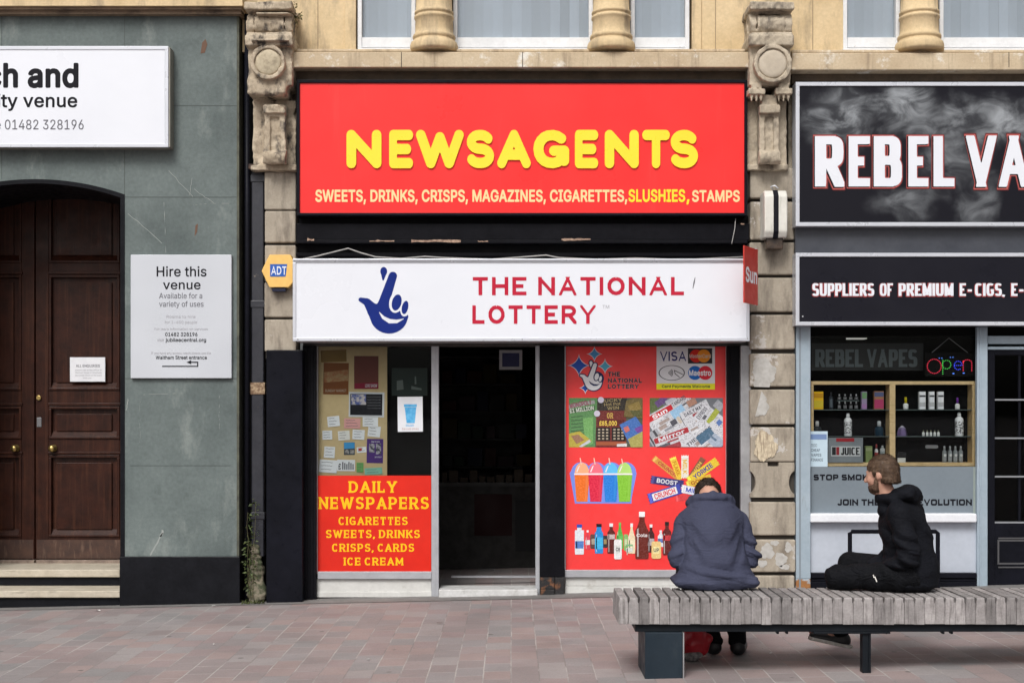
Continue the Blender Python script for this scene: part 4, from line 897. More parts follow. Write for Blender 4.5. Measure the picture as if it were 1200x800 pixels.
YD = .85
def door_leaf(s):
    """s = +1 the right leaf, -1 the left leaf, measured from the meeting line"""
    q = lambda a, b: (AC+s*a, AC+s*b) if s > 0 else (AC+s*b, AC+s*a)
    base = MB(); x0, x1 = q(.7, 118)
    base.pbox(x0, 195, x1, 655, YD+.03, .03)
    panels = [(205,308),(322,457),(476,514),(533,629)]
    px0, px1 = q(16, 99); sx0, sx1 = q(.7, 16)
    base.pbox(sx0, 195, sx1, 655, YD, .05); ex0, ex1 = q(99, 118); base.pbox(ex0, 195, ex1, 655, YD, .05)
    ys = [195]+[v for p in panels for v in p]+[655]
    for k in range(0, len(ys), 2): base.pbox(px0, ys[k], px1, ys[k+1], YD, .05)
    d = obj('door', base, M_brown, VB, bev=.004)
    mo = MB()
    for a, b in panels:
        mo.frame(px0, a, px1, b, 3.0, YD-.012, .045, 3.0)
        mo.pbox(px0+9, a+9, px1-9, b-9, YD+.012, .03)
        # sloping lower moulding that catches the light
        z0, z1 = PZ(b-2, YD), PZ(b-9, YD); X0, X1 = PX(px0+3, YD), PX(px1-3, YD)
        mo.add([(X0,YD-.014,z0),(X1,YD-.014,z0),(X1,YD+.026,z1),(X0,YD+.026,z1),(X0,YD+.03,z0),(X1,YD+.03,z0)], [(0,1,2,3),(0,4,5,1),(0,3,4),(1,5,2)])
        mo.pbox(px0-1, a-4, px1+1, a-1, YD-.016, .03)
    obj('panel_moulding', mo, M_brown, d, bev=.003)
    kx = AC+s*22
    kb = MB(); c = P(kx, 525, YD)
    pr = [(.0,.0),(.034,.001),(.034,.010),(.014,.014),(.012,.03),(.026,.04),(.033,.055),(.028,.07),(.012,.078),(0,.079)]
    n = 20; vs = []; fs = []
    for r, t in pr:
        for k in range(n): vs.append((c.x+r*math.cos(6.2832*k/n), c.y-t, c.z+r*math.sin(6.2832*k/n)))
    for i in range(len(pr)-1):
        for k in range(n): fs.append((i*n+k,(i+1)*n+k,(i+1)*n+(k+1)%n,i*n+(k+1)%n))
    obj('knob', kb.add(vs, fs), M_brass, d, smooth=True)
    if s > 0:
        lk = MB(); lk.disc_y(PX(46,YD), PZ(466,YD), YD-.022, YD+.01, .022); obj('cylinder_lock', lk, M_brass, d, bev=.003)
        kh = MB(); kh.pbox(43,489,48.5,500,YD-.006,.02); obj('keyhole_plate', kh, mat('worn_steel', (.2,.2,.21), .4, metal=.7), d, bev=.002)
    kb = MB(); kb.pbox(px0-14 if s > 0 else px0-19, 632, px1+19 if s > 0 else px1+14, 654, YD-.003, .006); obj('kick_rail', kb, M_brownlow, d)
    wb = MB(); wb.pbox(*(lambda t: (t[0],656,t[1],663.5))(q(1,118)), YD-.045, .10); obj('weatherboard', wb, M_weatherboard, d, bev=.006)
    return d
door_leaf(1); door_leaf(-1)
bk = MB(); bk.pbox(-85,170,170,720,.98,.05); obj('lobby_wall', bk, M_dark, VB)
for (a, b, Y, dp) in ((667,676,.30,.7),(692,700,-.03,.6)):
    t = MB(); t.pbox(-63.5, a, 140.3, b, Y, dp); obj('step_tread', t, M_tread, VB, bev=.008)
t = MB(); t.pbox(-63.5, 676, 140, 692, .33, .4); obj('step_riser', t, M_plinth, VB)
t = MB(); t.pbox(-63.5, 700.2, 140, 720, .0, .4); obj('step_riser', t, M_plinth, VB)

# ------------------------------------------------------------------ the sandstone terrace
TB = thing('terrace_building', 'weathered sandstone terrace with carved console brackets and column windows above two shops', 'building', (PX(640,0), .2, 0))
YW = .10
w = MB()
w.pbox(284,-350,417,61,YW,.4); w.pbox(811,-350,988,61,YW,.4); w.pbox(417,-350,811,-250,YW,.4); w.pbox(988,-350,1382,-250,YW,.4); w.pbox(1382,-350,1700,61,YW,.4)
obj('wall', w, M_sand, TB)
sh = MB()
for x in (372,838,952): sh.pbox(x,-250,x+1,60,YW-.002,.004)
obj('joint', sh, mat('stone_joint', (.30,.225,.14), .9, var=.15), TB)
for a,b in ((811,822),(404,417)): obj('reveal_moulding', MB().pbox(a,-250,b,59,YW-.02,.05), M_sand, TB, bev=.004)
lg = MB()
lg.pbox(343,61,880,79,-.14,.5); lg.pbox(928,62,1700,82,-.14,.5)
lg.pbox(343,57.5,880,61,-.05,.4); lg.pbox(928,58.5,1700,62,-.05,.4)
obj('ledge', lg, M_ledge, TB, bev=.007)
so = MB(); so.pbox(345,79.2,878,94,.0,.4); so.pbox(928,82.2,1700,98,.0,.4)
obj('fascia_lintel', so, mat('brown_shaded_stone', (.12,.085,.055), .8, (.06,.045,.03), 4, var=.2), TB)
bj = MB()
for x in (1182, 612, 470): bj.pbox(x,61.2,x+.8,79,-.1415,.003)
obj('joint', bj, M_soot, TB)

def lathe_px(cx, Y, prof, n=28):
    """half-turned column: prof = (half width px, py)"""
    mb = MB(); k = (Y+DIST)/F
    mb.lathe(PX(cx,Y), Y+.02, [(r*k, PZ(py,Y)) for r, py in prof], n=n)
    return mb
COLPROF = [(27.4,61),(28.2,58),(28.2,54),(27.0,50.5),(24.6,49),(23.9,47.6),(23.9,46.4),(25,45.6),(25.2,43.6),(24.6,42),(22.8,40.6),(22.2,36),(21.9,23.5),(23.3,22.3),(23.3,19.8),(21.6,19),(21.6,17.3),(23,16.6),(23,14.2),(21.4,13.2),(21.2,0),(20.5,-120),(20.2,-250)]
for cx in (508.5, 716.5, 1078, 1292):
    c = obj('column', lathe_px(cx, -.02, COLPROF[::-1]), M_sand, TB, smooth=True)
    fm = MB(); fm.pbox(cx-23, 56, cx+23, 61, -.0, .1)
def sash(a, b, ytop=-250, sill=43):
    fr = MB(); Y = .10
    fr.pbox(a, ytop, a+5, sill+14, Y, .1); fr.pbox(b-5, ytop, b, sill+14, Y, .1); fr.pbox(a+5, sill+1, b-5, sill+13, Y+.01, .08); fr.pbox(a+5, ytop, b-5, ytop+10, Y+.01, .08)
    wdo = obj('window', fr, M_peel, TB, bev=.005)
    s = MB(); s.pbox(a, sill+13.5, b, sill+18.5, .02, .2); obj('sill', s, M_peel, wdo, bev=.006)
    g = MB(); g.pbox(a+5, ytop+10, b-5, sill+1, Y+.05, .006); obj('pane', g, G_upper, wdo)
    bl = MB(); x = a+2; rs2 = random.Random(int(a))
    while x < b-2:
        t = rs2.uniform(-.004,.004); X0, X1 = PX(x,.19), PX(min(x+11.6,b-1),.19)
        bl.add([(X0,.19+t,PZ(sill+10,.19)),(X1,.198+t,PZ(sill+10,.19)),(X1,.198+t,PZ(ytop,.19)),(X0,.19+t,PZ(ytop,.19))],[(0,1,2,3)]); x += 11.2
    obj('blind', bl, M_blind, wdo)
    bkk = MB(); bkk.pbox(a-8, ytop-5, b+8, sill+20, .40, .03); obj('room_back', bkk, M_dark, wdo)
sash(419,487); sash(531,695); sash(739,808); sash(988,1055); sash(1101,1270); sash(1315,1382)

bkw = MB(); bkw.pbox(284,60,346,420,.36,.05); bkw.pbox(870,60,940,420,.36,.05); obj('core_wall', bkw, M_soot, TB)
for a, b in ((339,350),(872,880),(924,936)): obj('pier_side', MB().pbox(a,88,b,200,.13,.2), M_carve, TB)
# pilasters of rusticated blocks, sooty joints behind
def pilaster(x0, x1, rows, low, YF, seed):
    mb = MB(); rs = random.Random(seed)
    bb = MB(); bb.pbox(x0+2, rows[0][0], x1-1.5, low, YF+.045, .3); p = obj('pilaster', bb, M_soot, TB)
    for a, b in rows:
        e = lambda: rs.uniform(-.7,.7)
        obj('stone_block', MB().pbox(x0+e(), a+e()*.6, x1+e(), b+e()*.6, YF+rs.uniform(-.006,.006), .25), M_block, p, bev=.014, seg=3)
    return p
pilaster(309.5, 346.5, [(201,245.5),(247.5,284),(287.5,330),(331,372),(374.5,412)], 420, .0, 5)
PR = pilaster(879, 932, [(197,232),(236,281),(284,322),(325.5,365.5),(368.5,409),(414,453),(456.5,497),(500,541),(588,627.5),(632,670.5),(674,720)], 720, .0, 9)
cb = MB()   # the carved block with scooped sides and a slot
pshape(cb, lambda X, Y: np.maximum.reduce([np.abs(X-905)-26, np.abs(Y-562)-20.5, -(np.hypot((X-876)/1.0,(Y-565)/1.5)-9.5), -(np.hypot((X-934)/1.0,(Y-565)/1.5)-9.5),
        -np.maximum(np.abs(X-906)-6.5, np.abs(Y-543)-3.2)]), 876, 538, 934, 585, .001, .25, n=150)
obj('carved_block', cb, M_block, PR)
pt = MB()
rr = random.Random(12)
blob = lambda cx, cy, rx, ry, ph: (lambda X, Y: (np.hypot((X-cx)/rx,(Y-cy)/ry)-1-.12*np.sin(3*np.arctan2(Y-cy,X-cx)+ph)-.07*np.sin(7*np.arctan2(Y-cy,X-cx)+2*ph)-.05*np.sin(X*1.9+ph)*np.sin(Y*1.3))*min(rx,ry))
pshape(pt, blob(897,523,13,17,1.0), 876, 498, 925, 546, -.009, .0, n=120)
obj('paint_patch', pt, mat('cream_flaked_paint', (.62,.53,.38), .7, (.40,.33,.24), 30, .45,.6, var=.15, stain=(.25,.19,.13), sscale=(90,90,6), slo=.5, shi=.6), PR)
pt = MB()
pshape(pt, blob(895,438,13,20,2.2), 878, 414, 915, 453, -.0085, .0, n=120)
obj('paint_patch', pt, (PGP := mat('pale_grey_paint', (.47,.46,.44), .7, (.38,.365,.34), 20, var=.1)), PR); pt = MB()
pshape(pt, blob(890,474,10,15,.3), 878, 458, 910, 497, -.0085, 0, n=120)
for cx, cy, rx, ry, ph in ((899,646,8,9,0),(915,655,7,8,2),(924,641,4,6,1),(893,660,6,4,3),(908,636,5,3,4),(920,664,6,3,5)): pshape(pt, blob(cx,cy,rx,ry,ph), cx-rx*1.4, cy-ry*1.4, cx+rx*1.4, cy+ry*1.4, -.0085, .0, n=70)
obj('paint_patch', pt, PGP, PR)

def console(x0, x1, disc, decay, m, seed, disc_m, dr, broken=False):
    """carved bracket: abacus, scroll, ledge, roundel, pendant drops and a curled foot; decay = how eroded it is"""
    YB = .12; k = (DIST-.1)/F
    cx, cz = PX(disc[0], -.2), PZ(disc[1], -.2)
    lo = (PX(x0,-.2)-.06, -.36, PZ(200,0)-.02); hi = (PX(x1,-.2)+.06, YB, PZ(2,-.2)+.03)
    v = Vol(lo, hi, .006)
    zz = lambda py, Y=-.2: PZ(py, Y); hw = (x1-x0)/2*k; c0 = PX((x0+x1)/2, -.2)
    v.add(v.box((c0-hw, -.30, zz(15)), (c0+hw, .3, zz(6)), .01))                      # abacus
    v.add(v.box((c0-hw*.9, -.20, zz(45)), (c0+hw*.9, .3, zz(14)), .01))
    v.add(v.cyl((c0, -.17, zz(29)), 0, .088, hw*.62), .004)                            # scroll, axis along X
    for s in (-1, 1):
        e = v.cyl((c0+s*hw*.80, -.15, zz(29)), 0, .098, hw*.16)
        v.add(e, .006)
        v.cut(v.cyl((c0+s*hw*.98, -.15, zz(29)), 0, .055, .012), .004)
    v.cut(np.abs(np.sqrt((v.Y+.17)**2+(v.Z-zz(29))**2)-.088)-.004+ (np.abs(v.X-c0) > hw*.5)*1.0, .003)
    v.add(v.box((c0-hw*1.02, -.27, zz(56)), (c0+hw*1.02, .3, zz(43)), .014), .004)     # ledge
    v.add(v.box((c0-hw*.96, -.26, zz(48)), (c0+hw*.96, .3, zz(40)), .01), .01)
    v.add(v.box((c0-hw*.93, -.20, zz(100)), (c0+hw*.93, .3, zz(54)), .01))             # body
    ring = v.cyl((cx, -.215, cz), 1, dr*k, .06)
    v.add(ring, .006)
    v.cut(v.cyl((cx, -.30, cz), 1, dr*.78*k, .045), .004)
    if not broken:
        for s in (-1, 1):
            q = c0+s*hw*.62
            v.add(v.box((q-.07, -.22, zz(111)), (q+.07, .3, zz(104)), .006))
            v.add(v.box((q-.045, -.215, zz(104.5)), (q+.045, .3, zz(98)), .006))
            for t in (-.04, 0, .04): v.add(v.cone((q+t, -.19, zz(110)), (q+t, -.19, zz(118)), .014, .007))
        v.add(v.box((c0-hw*.36, -.16, zz(128)), (c0+hw*.36, .3, zz(110)), .01))
        v.cut(v.cone((c0, -.26, zz(108)), (c0, -.2, zz(116)), .035), .01)
    else:
        v.add(v.box((c0-hw*.95, -.23, zz(112)), (c0+hw*.7, .3, zz(92)), .03), .03)
        v.cut(v.cyl((c0+.02, -.27, zz(118)), 0, .05, hw), .03)
    # foot bracket
    bx = c0+(hw*.15 if broken else hw*.02); bw = hw*.45
    v.add(v.box((bx-bw, -.14, zz(186)), (bx+bw, .3, zz(120)), .008))
    v.add(v.box((bx-bw*1.05, -.18, zz(132)), (bx+bw*1.05, .3, zz(122)), .008), .01)
    v.cut(v.box((bx-bw*.45, -.30, zz(178)), (bx+bw*.45, -.115, zz(135)), .01), .008)
    v.add(v.cyl((bx, -.13, zz(183)), 0, .058, bw*1.08), .012)
    v.add(v.box((c0-hw*.9, -.02, zz(196)), (c0+hw*.95, .3, zz(112)), .006))            # slab behind
    v.add(v.box((c0-hw*.98, -.06, zz(196)), (c0+hw, .3, zz(189)), .01), .006)
    v.d += (.002+.004*decay)*v.wave(seed, 38)*.7 + (.0016+.006*decay)*v.wave(seed+1, 110)*.6
    if broken:
        v.add(v.box((c0-hw*.7, -.31, zz(52)), (c0+hw*.9, .2, zz(49.5)), .004)); v.add(v.box((c0-hw*.5, -.30, zz(21)), (c0+hw*.95, .2, zz(18.5)), .004))
        v.d += .010*np.clip(v.wave(seed+3, 40)-.6, 0, 2)
    cons = obj('console', v.mesh(), m, TB, smooth=True)
    dd = MB(); n = 28; pr = [(0,.012),(dr*.5*k,.010),(dr*.68*k,.005),(dr*.755*k,-.004),(dr*.755*k,-.04)]
    vs = []; fs = []
    for r, t in pr:
        for q in range(n): vs.append((cx+r*math.cos(6.2832*q/n), -.280-t+.02, cz+r*math.sin(6.2832*q/n)))
    for i in range(len(pr)-1):
        for q in range(n): fs.append((i*n+q,(i+1)*n+q,(i+1)*n+(q+1)%n,i*n+(q+1)%n)[::-1])
    obj('roundel', dd.add(vs, fs), disc_m, cons, smooth=True)
    return cons
console(289, 344, (315.5,75), .30, M_worn, 21, mat('pale_roundel_stone', (.60,.52,.38), .85, (.40,.34,.24), 9, var=.12, bump=.3, stain=(.2,.17,.12), sscale=(9,9,9), slo=.60, shi=.80), 20, True)
console(877, 928, (904,77), .18, M_carve, 33, mat('smooth_roundel_stone', (.50,.44,.35), .85, (.44,.38,.30), 6, var=.08, bump=.15), 22)

# black painted return of the terrace and its drainpipe, in the gap beside the venue
gp = MB(); gp.pbox(283,17,312,720,.16,.3); obj('gap_wall', gp, M_dark, TB)
dp = thing('drainpipe', 'black chipped square drainpipe in the narrow gap between grey slate and stone blocks', 'drainpipe', P(301,705,.06))
m_pipe = mat('chipped_black_paint', (.011,.012,.019), .42, (.019,.02,.028), 5, var=.2, bump=.2, bscale=30, paint=(.36,.30,.24), pscale=13, plo=.69, phi=.71)
t = MB(); t.pbox(294.5,196,309,652,.05,.1); obj('pipe', t, m_pipe, dp, bev=.008)
for y in (205,352,600): obj('bracket', MB().pbox(293.4,y,310,y+8,.042,.11), m_pipe, dp, bev=.003)
obj('bracket', MB().pbox(293,448,310.4,462,.040,.11), mat('rusty_flaked_collar', (.17,.10,.06), .85, (.34,.25,.16), 30, .42, .6, var=.3, bump=.4), dp, bev=.004)
t = MB(); t.pbox(291,192,345,198,-.02,.2); obj('hopper_lip', t, mat('rusty_ledge', (.10,.05,.03), .8, (.03,.02,.018), 12, var=.3, bump=.4), dp, bev=.006)
t = MB(); t.tube([P(289.5,17,.03), P(290,330,.03), P(289.5,705,.03)], .022, 12); obj('cable_pipe', t, M_blackclean, dp, smooth=True)
v = Vol((PX(286,.05)-.02,-.05,PZ(712,0)), (PX(312,.05)+.03,.15,PZ(628,0)), .008)
v.add(v.cone(P(300,705,.07), P(300,640,.09), .085, .05)); v.add(v.ell(P(303,690,.03), (.07,.06,.08)), .03); v.d += .012*v.wave(4,40)+.006*v.wave(5,110)
obj('broken_foot', v.mesh(), mat('mossy_rubble', (.22,.19,.14), .9, (.05,.06,.03), 14, .42,.58, var=.25, bump=.5), dp, smooth=True)
# ------------------------------------------------------------------ the newsagent's shopfront
NS = thing('newsagent_shopfront', 'newsagent shopfront with black painted pilasters, open doorway and aluminium framed windows', 'shopfront', (PX(600,.1), .1, .03))
t = MB(); t.pbox(347,253,878,304,.10,.3); t.pbox(347,262,878,281,-.02,.14); t.pbox(347,281,876,285,-.05,.17); t.pbox(347,296,878,300,.03,.1)
obj('fascia_beam', t, M_black, NS, bev=.004)
t = MB()
rs = random.Random(8)
for (a,b,y,h) in ((360,368,280.5,3),(433,462,282.2,1.6),(482,540,282,3.2),(560,572,282.6,1.6),(658,692,280,3.2),(868,872,262,2)):
    pts = [(a+(b-a)*k/9, y-abs(rs.gauss(0,.45))*h*.6) for k in range(10)]+[(b-(b-a)*k/9, y+h*.35+rs.uniform(0,.4)*h) for k in range(10)]
    ppoly(t, pts, -.0525, 0)
obj('bare_wood_chip', t, mat('splintered_wood', (.42,.29,.21), .8, (.2,.12,.09), 40, var=.3), NS)
t = MB(); t.pbox(355,398,882,405.5,.12,.2); obj('head_rail', t, mat('dusty_black_rail', (.045,.038,.033), .6, (.025,.02,.02), 10, var=.2), NS, bev=.004)
t = MB(); t.pbox(312,410,354.5,700,-.05,.3,z0=-.2); obj('pilaster', t, M_blackclean, NS, bev=.006)
t = MB(); t.pbox(354.5,405,370.5,700,.09,.15,z0=-.1); t.pbox(357,405,360,700,.082,.05,z0=-.1); t.pbox(364,405,367,700,.082,.05,z0=-.1); obj('shutter_guide', t, M_black, NS, bev=.003)
t = MB(); t.pbox(632.5,405,661.5,676,.07,.2); obj('door_pilaster', t, M_black, NS, bev=.006)
t = MB(); t.pbox(632.5,676,650,690,.071,.2); t.pbox(633,690.2,650,701,.064,.2); t.pbox(650.3,676,661.5,701,.073,.2); obj('rusted_foot', t, M_rust, NS, bev=.006)
t = MB(); t.pbox(852,405,868,700,.09,.15); t.pbox(856,405,859,700,.083,.05); obj('shutter_guide', t, M_black, NS, bev=.003)
t = MB(); t.pbox(868,405,880.5,700,.04,.2); obj('grey_jamb', t, M_greyjamb, NS, bev=.004)
t = MB()
t.pbox(370.5,404,372.2,672,.14,.06); t.pbox(505.5,404,514,700,.13,.09); t.pbox(372.2,669.5,505.5,678,.12,.1); t.pbox(508.8,405,510.8,699,.127,.01)
obj('window_frame', t, M_alu, NS, bev=.002)
t = MB(); t.pbox(371.5,678,505.5,693,.15,.1); t.pbox(371,693,506,699.5,.14,.1); obj('stall_riser', t, M_offwhite, NS, bev=.003)
t = MB(); t.pbox(662,667.5,852,676,.12,.1); t.pbox(661.5,404,663,668,.14,.06); t.pbox(850.5,404,852,668,.14,.06); obj('window_frame', t, M_alu, NS, bev=.002)
t = MB(); t.pbox(662.5,676,852,686,.15,.1); t.pbox(662,686.5,852,696,.14,.1); obj('stall_riser', t, M_offwhite, NS, bev=.003)
t = MB(); t.pbox(372.2,405.5,505.5,669.5,.17,.006); obj('pane', t, G_clear, NS)
t = MB(); t.pbox(663,405.5,850.5,667.5,.18,.006); obj('pane', t, G_clear, NS)
t = MB(); t.pbox(627.6,405,632.4,697,.12,.10); obj('door_jamb', t, M_alu, NS, bev=.002)
t = MB(); t.pbox(514.2,690.5,630,702,.06,.3); obj('threshold', t, mat('pale_worn_threshold', (.62,.62,.62), .5, (.5,.5,.49), 12, var=.1, stain=(.3,.29,.27), sscale=(9,9,9), slo=.56, shi=.75), NS, bev=.004)
t = MB(); t.pbox(529,674.5,640,676.5,.9,.05); obj('inner_threshold', t, M_alu, NS)
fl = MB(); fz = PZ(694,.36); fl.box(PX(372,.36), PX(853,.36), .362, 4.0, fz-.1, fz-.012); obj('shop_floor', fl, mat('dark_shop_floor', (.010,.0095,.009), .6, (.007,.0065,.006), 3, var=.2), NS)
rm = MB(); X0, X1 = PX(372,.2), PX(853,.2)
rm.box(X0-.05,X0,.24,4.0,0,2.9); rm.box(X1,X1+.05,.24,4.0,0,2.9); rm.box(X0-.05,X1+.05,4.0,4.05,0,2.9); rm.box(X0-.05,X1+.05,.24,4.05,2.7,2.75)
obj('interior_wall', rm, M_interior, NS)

def print_flat(c): return flat(c, .45)
# shop interior, dim behind the doorway
SH = thing('shelf_unit', 'dim tall shelf unit of small goods inside the shop doorway', 'shelves', (PX(560,3.2), 3.2, fz))
Y = 3.2
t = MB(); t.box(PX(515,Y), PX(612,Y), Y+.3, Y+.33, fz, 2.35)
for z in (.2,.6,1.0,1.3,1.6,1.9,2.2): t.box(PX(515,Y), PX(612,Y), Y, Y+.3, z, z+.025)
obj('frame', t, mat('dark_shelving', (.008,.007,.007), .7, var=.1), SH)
rs = random.Random(4)
cols = [(.07,.014,.012),(.014,.018,.055),(.08,.055,.015),(.055,.055,.055),(.018,.045,.022),(.06,.028,.04)]
for z in (1.0,1.3,1.6,1.9):
    x = PX(518,Y)
    t = {}
    while x < PX(606,Y):
        w_ = rs.uniform(.09,.17); hh = rs.uniform(.1,.22); c = rs.choice(cols)
        obj('packet', MB().box(x, x+w_, Y+.05, Y+.2, z+.026, z+.026+hh), flat(tuple(q*.45 for q in c)), SH); x += w_+rs.uniform(.01,.05)
CN = thing('shop_counter', 'dim shop counter with dark red front inside the doorway', 'counter', (PX(560,2.2), 2.2, fz))
Y = 2.2
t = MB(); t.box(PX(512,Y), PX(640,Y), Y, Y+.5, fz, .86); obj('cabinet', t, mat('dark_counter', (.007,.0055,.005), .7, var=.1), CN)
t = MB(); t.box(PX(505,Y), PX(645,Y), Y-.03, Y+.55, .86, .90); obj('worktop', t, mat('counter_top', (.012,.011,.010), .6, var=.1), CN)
t = MB(); t.box(PX(556,Y), PX(600,Y), Y-.012, Y-.001, .36, .78); obj('front_panel', t, flat((.016,.002,.0025)), CN)
t = MB(); t.box(PX(604,Y), PX(628,Y), Y-.012, Y-.001, .2, .72); obj('front_panel', t, flat((.014,.014,.015)), CN)
t = MB()
x = PX(518,Y)
while x < PX(636,Y):
    w_ = rs.uniform(.04,.1); t.box(x, x+w_, Y+.03, Y+.16, .9, .9+rs.uniform(.04,.13)); x += w_+.02
obj('sweet_box', t, flat((.03,.02,.012)), CN)
IP = thing('hanging_poster', 'white framed poster with dark blue picture high inside the doorway', 'poster', P(598,433,1.4))
Y = 1.4
t = MB(); t.frame(585,410,612,433,3.5,Y,.02); obj('frame', t, M_paper, IP)
t = MB(); t.pbox(588.5,413.5,608.5,429.5,Y+.008,.01); obj('print', t, flat((.10,.11,.24)), IP)
t = MB(); t.tube([P(598,410,Y+.01), (PX(598,Y), Y+.01, 2.69)], .004, 6); obj('cord', t, M_print_dark, IP)

# the red fascia sign
S1 = thing('newsagents_sign', 'large red fascia sign with rounded yellow NEWSAGENTS lettering in a black frame', 'shop sign', P(612,253,-.1))
t = MB(); t.frame(347.5,93.5,876,252.5,3.6,-.10,.2,3.0); obj('frame', t, M_blackclean, S1, bev=.003)
t = MB(); t.pbox(351,97,872.5,249.7,-.085,.12); obj('face', t, M_red, S1)
Y = -.10
boxes = [('N',406,447),('E',456,484),('W',487.5,543.5),('S',547,579),('A',582.6,622),('G',625,667),('E',673.7,701),('N',708.7,748.6),('T',752.7,785),('S',786,818)]
sd = MB(); lt = MB()
for ch, a, b in boxes:
    letters(lt, ch, a, b, 152.3, 197.3, Y, 'round', .014)
obj('lettering', lt, M_yellow, S1, bev=.0015)
text(S1, 'SWEETS, DRINKS, CRISPS, MAGAZINES, CIGARETTES,', 369.5, 735, 223, 236, -.0875, 'inter5', M_cream)
text(S1, 'SLUSHIES', 736.5, 803, 222.6, 236, -.0875, 'inter5', M_yellow)
text(S1, ',', 804.5, 808, 223, 236, -.0875, 'inter5', M_yellow)
text(S1, 'STAMPS', 811, 867, 223.5, 236, -.0875, 'inter5', M_cream)

# the lottery light box
S2 = thing('lottery_sign', 'long white box sign with a blue crossed fingers logo and red lettering', 'shop sign', P(610,400,-.3))
Y = -.30
t = MB(); t.pbox(343.5,304,878,399.2,Y+.012,.40); obj('box', t, mat('white_box_metal', (.5,.5,.52), .4, (.4,.4,.42), 3, var=.06), S2, bev=.004)
t = MB(); t.frame(343,303.6,878.5,399.6,3.8,Y,.05,4.0); t.pbox(343,303,878.5,305.4,Y-.012,.06); obj('frame', t, M_silver, S2, bev=.003)
t = MB(); t.pbox(346.8,307.4,874.7,395.6,Y+.008,.02); obj('face', t, M_white, S2)
Yf = Y+.0065
def hand_logo(X, Y_):
    palm = smin(sell(X, Y_, (497,562), 93, 84), schain(X, Y_, [(354,476),(386,488),(420,532),(452,566)], [11,19,33,42]), 14)
    palm = smin(palm, sseg(X, Y_, (520,580), (578,560), 30, 14), 10)
    ix = sseg(X, Y_, (466,505), (516,357), 28, 21)
    d = smin(palm, ix, 6)
    leaf = np.maximum(smin(sell(X, Y_, (470,332), 17, 20), sseg(X, Y_, (470,340), (467,376), 15, 4), 6), -(ix-9))
    w1 = sell(X, Y_, (535,487), 37, 56, 14); w2 = sell(X, Y_, (580,515), 27, 46, 12)
    d = np.maximum(d, -np.minimum(w1, w2))
    d = np.minimum(d, np.minimum(sell(X, Y_, (535,490), 24, 41, 14), sell(X, Y_, (577,515), 16, 34, 12)))
    d = np.maximum(d, -schain(X, Y_, [(447,538),(468,566),(500,584),(535,585),(570,572)], [1.5,8,11,9,1.5]))
    return np.minimum(d, leaf)
def logo_at(mb, x, y, s, Y, n=130, fn=hand_logo):
    return pshape(mb, lambda X, Y_: fn((X-x)/s, (Y_-y)/s)*s, x+338*s, y+305*s, x+605*s, y+655*s, Y, .001, n)
m_lblue = flat((.009,.024,.18), .4)
obj('logo', logo_at(MB(), 340, 240, 1/4.286, Yf), m_lblue, S2)
m_lred = flat((.47,.018,.045), .4)
text(S2, 'THE NATIONAL', 554, 801.5, 324.4, 346.0, Yf, 'lot', m_lred)
text(S2, 'LOTTERY', 553.5, 698, 357.5, 379.5, Yf, 'lot', m_lred)
text(S2, 'TM', 706, 714, 357.5, 361.5, Yf, 'inter0', M_print_faint)
t = MB(); pshape(t, lambda X, Y_: schain(X, Y_, [(812,338),(813.4,331),(814.6,325)], [.3,.8,.3]), 810,323,816,340,Yf,0,60); obj('scratch', t, M_print_grey, S2)
t = MB()
for x, y in ((349,397.6),(876,396.6),(876,306),(612,397.6)): t.disc_y(PX(x,Y), PZ(y,Y), Y-.003, Y+.01, .006, 10)
obj('screw', t, M_greyjamb, S2)
cbm = mat('grey_cable_sheath', (.34,.33,.32), .6, var=.15)
c = MB(); c.tube([P(345,305.5,-.12), P(372,300,-.1), P(408,291,-.07), P(422,296,-.09), P(440,301,-.11), P(470,303,-.14), P(498,300.5,-.13), P(520,302,-.14), P(575,304,-.14), P(640,299,-.12), P(655,302,-.14), P(700,304,-.14), P(745,302.5,-.14), P(800,304.5,-.14), P(872,301,-.12)], .006, 8)
tag(obj('loose_cable', c, cbm, smooth=True), 'loose grey cable trailing along the top of the white lottery box', 'cable')
c = MB(); c.tube([P(862,256,-.05), P(861,268,-.07), P(858,283,-.075), P(857.5,286,-.075)], .0035, 6)
tag(obj('dangling_wire', c, cbm, smooth=True), 'short pale wire dangling below the red sign near the stone blocks', 'wire')

# alarm boxes and the small projecting sign
AB = thing('alarm_box', 'yellow six sided alarm box with a blue ADT badge on the stone blocks', 'alarm box', P(325,338,-.08))
Y = -.09
t = MB(); ppoly(t, [(306.3,317.5),(315.5,298.3),(340.5,298.3),(343.5,305),(343.5,331),(338.5,336.5),(315.5,336.5)], Y, .1); obj('cover', t, mat('yellow_plastic', (.80,.50,.14), .45, (.74,.45,.12), 4, var=.05), AB, bev=.008, seg=3)
t = MB(); ppoly(t, [(316.5,309.5),(336.5,309.5),(334.5,324),(316.5,324)], Y-.0025, .004); bd = obj('badge', t, flat((.03,.11,.42),.4), AB)
text(bd, 'ADT', 317.8, 335.6, 312, 322, Y-.0042, 'sansb', M_paper, .001)
t = MB(); t.pbox(318.5,336.7,335,341.5,Y+.02,.07); obj('strobe', t, mat('dark_blue_lens', (.01,.015,.05), .2), AB, bev=.008)
t = MB(); t.box(PX(312,0), PX(340,0), Y+.095, .01, PZ(334,0), PZ(302,0)); obj('base_plate', t, M_soot, AB)

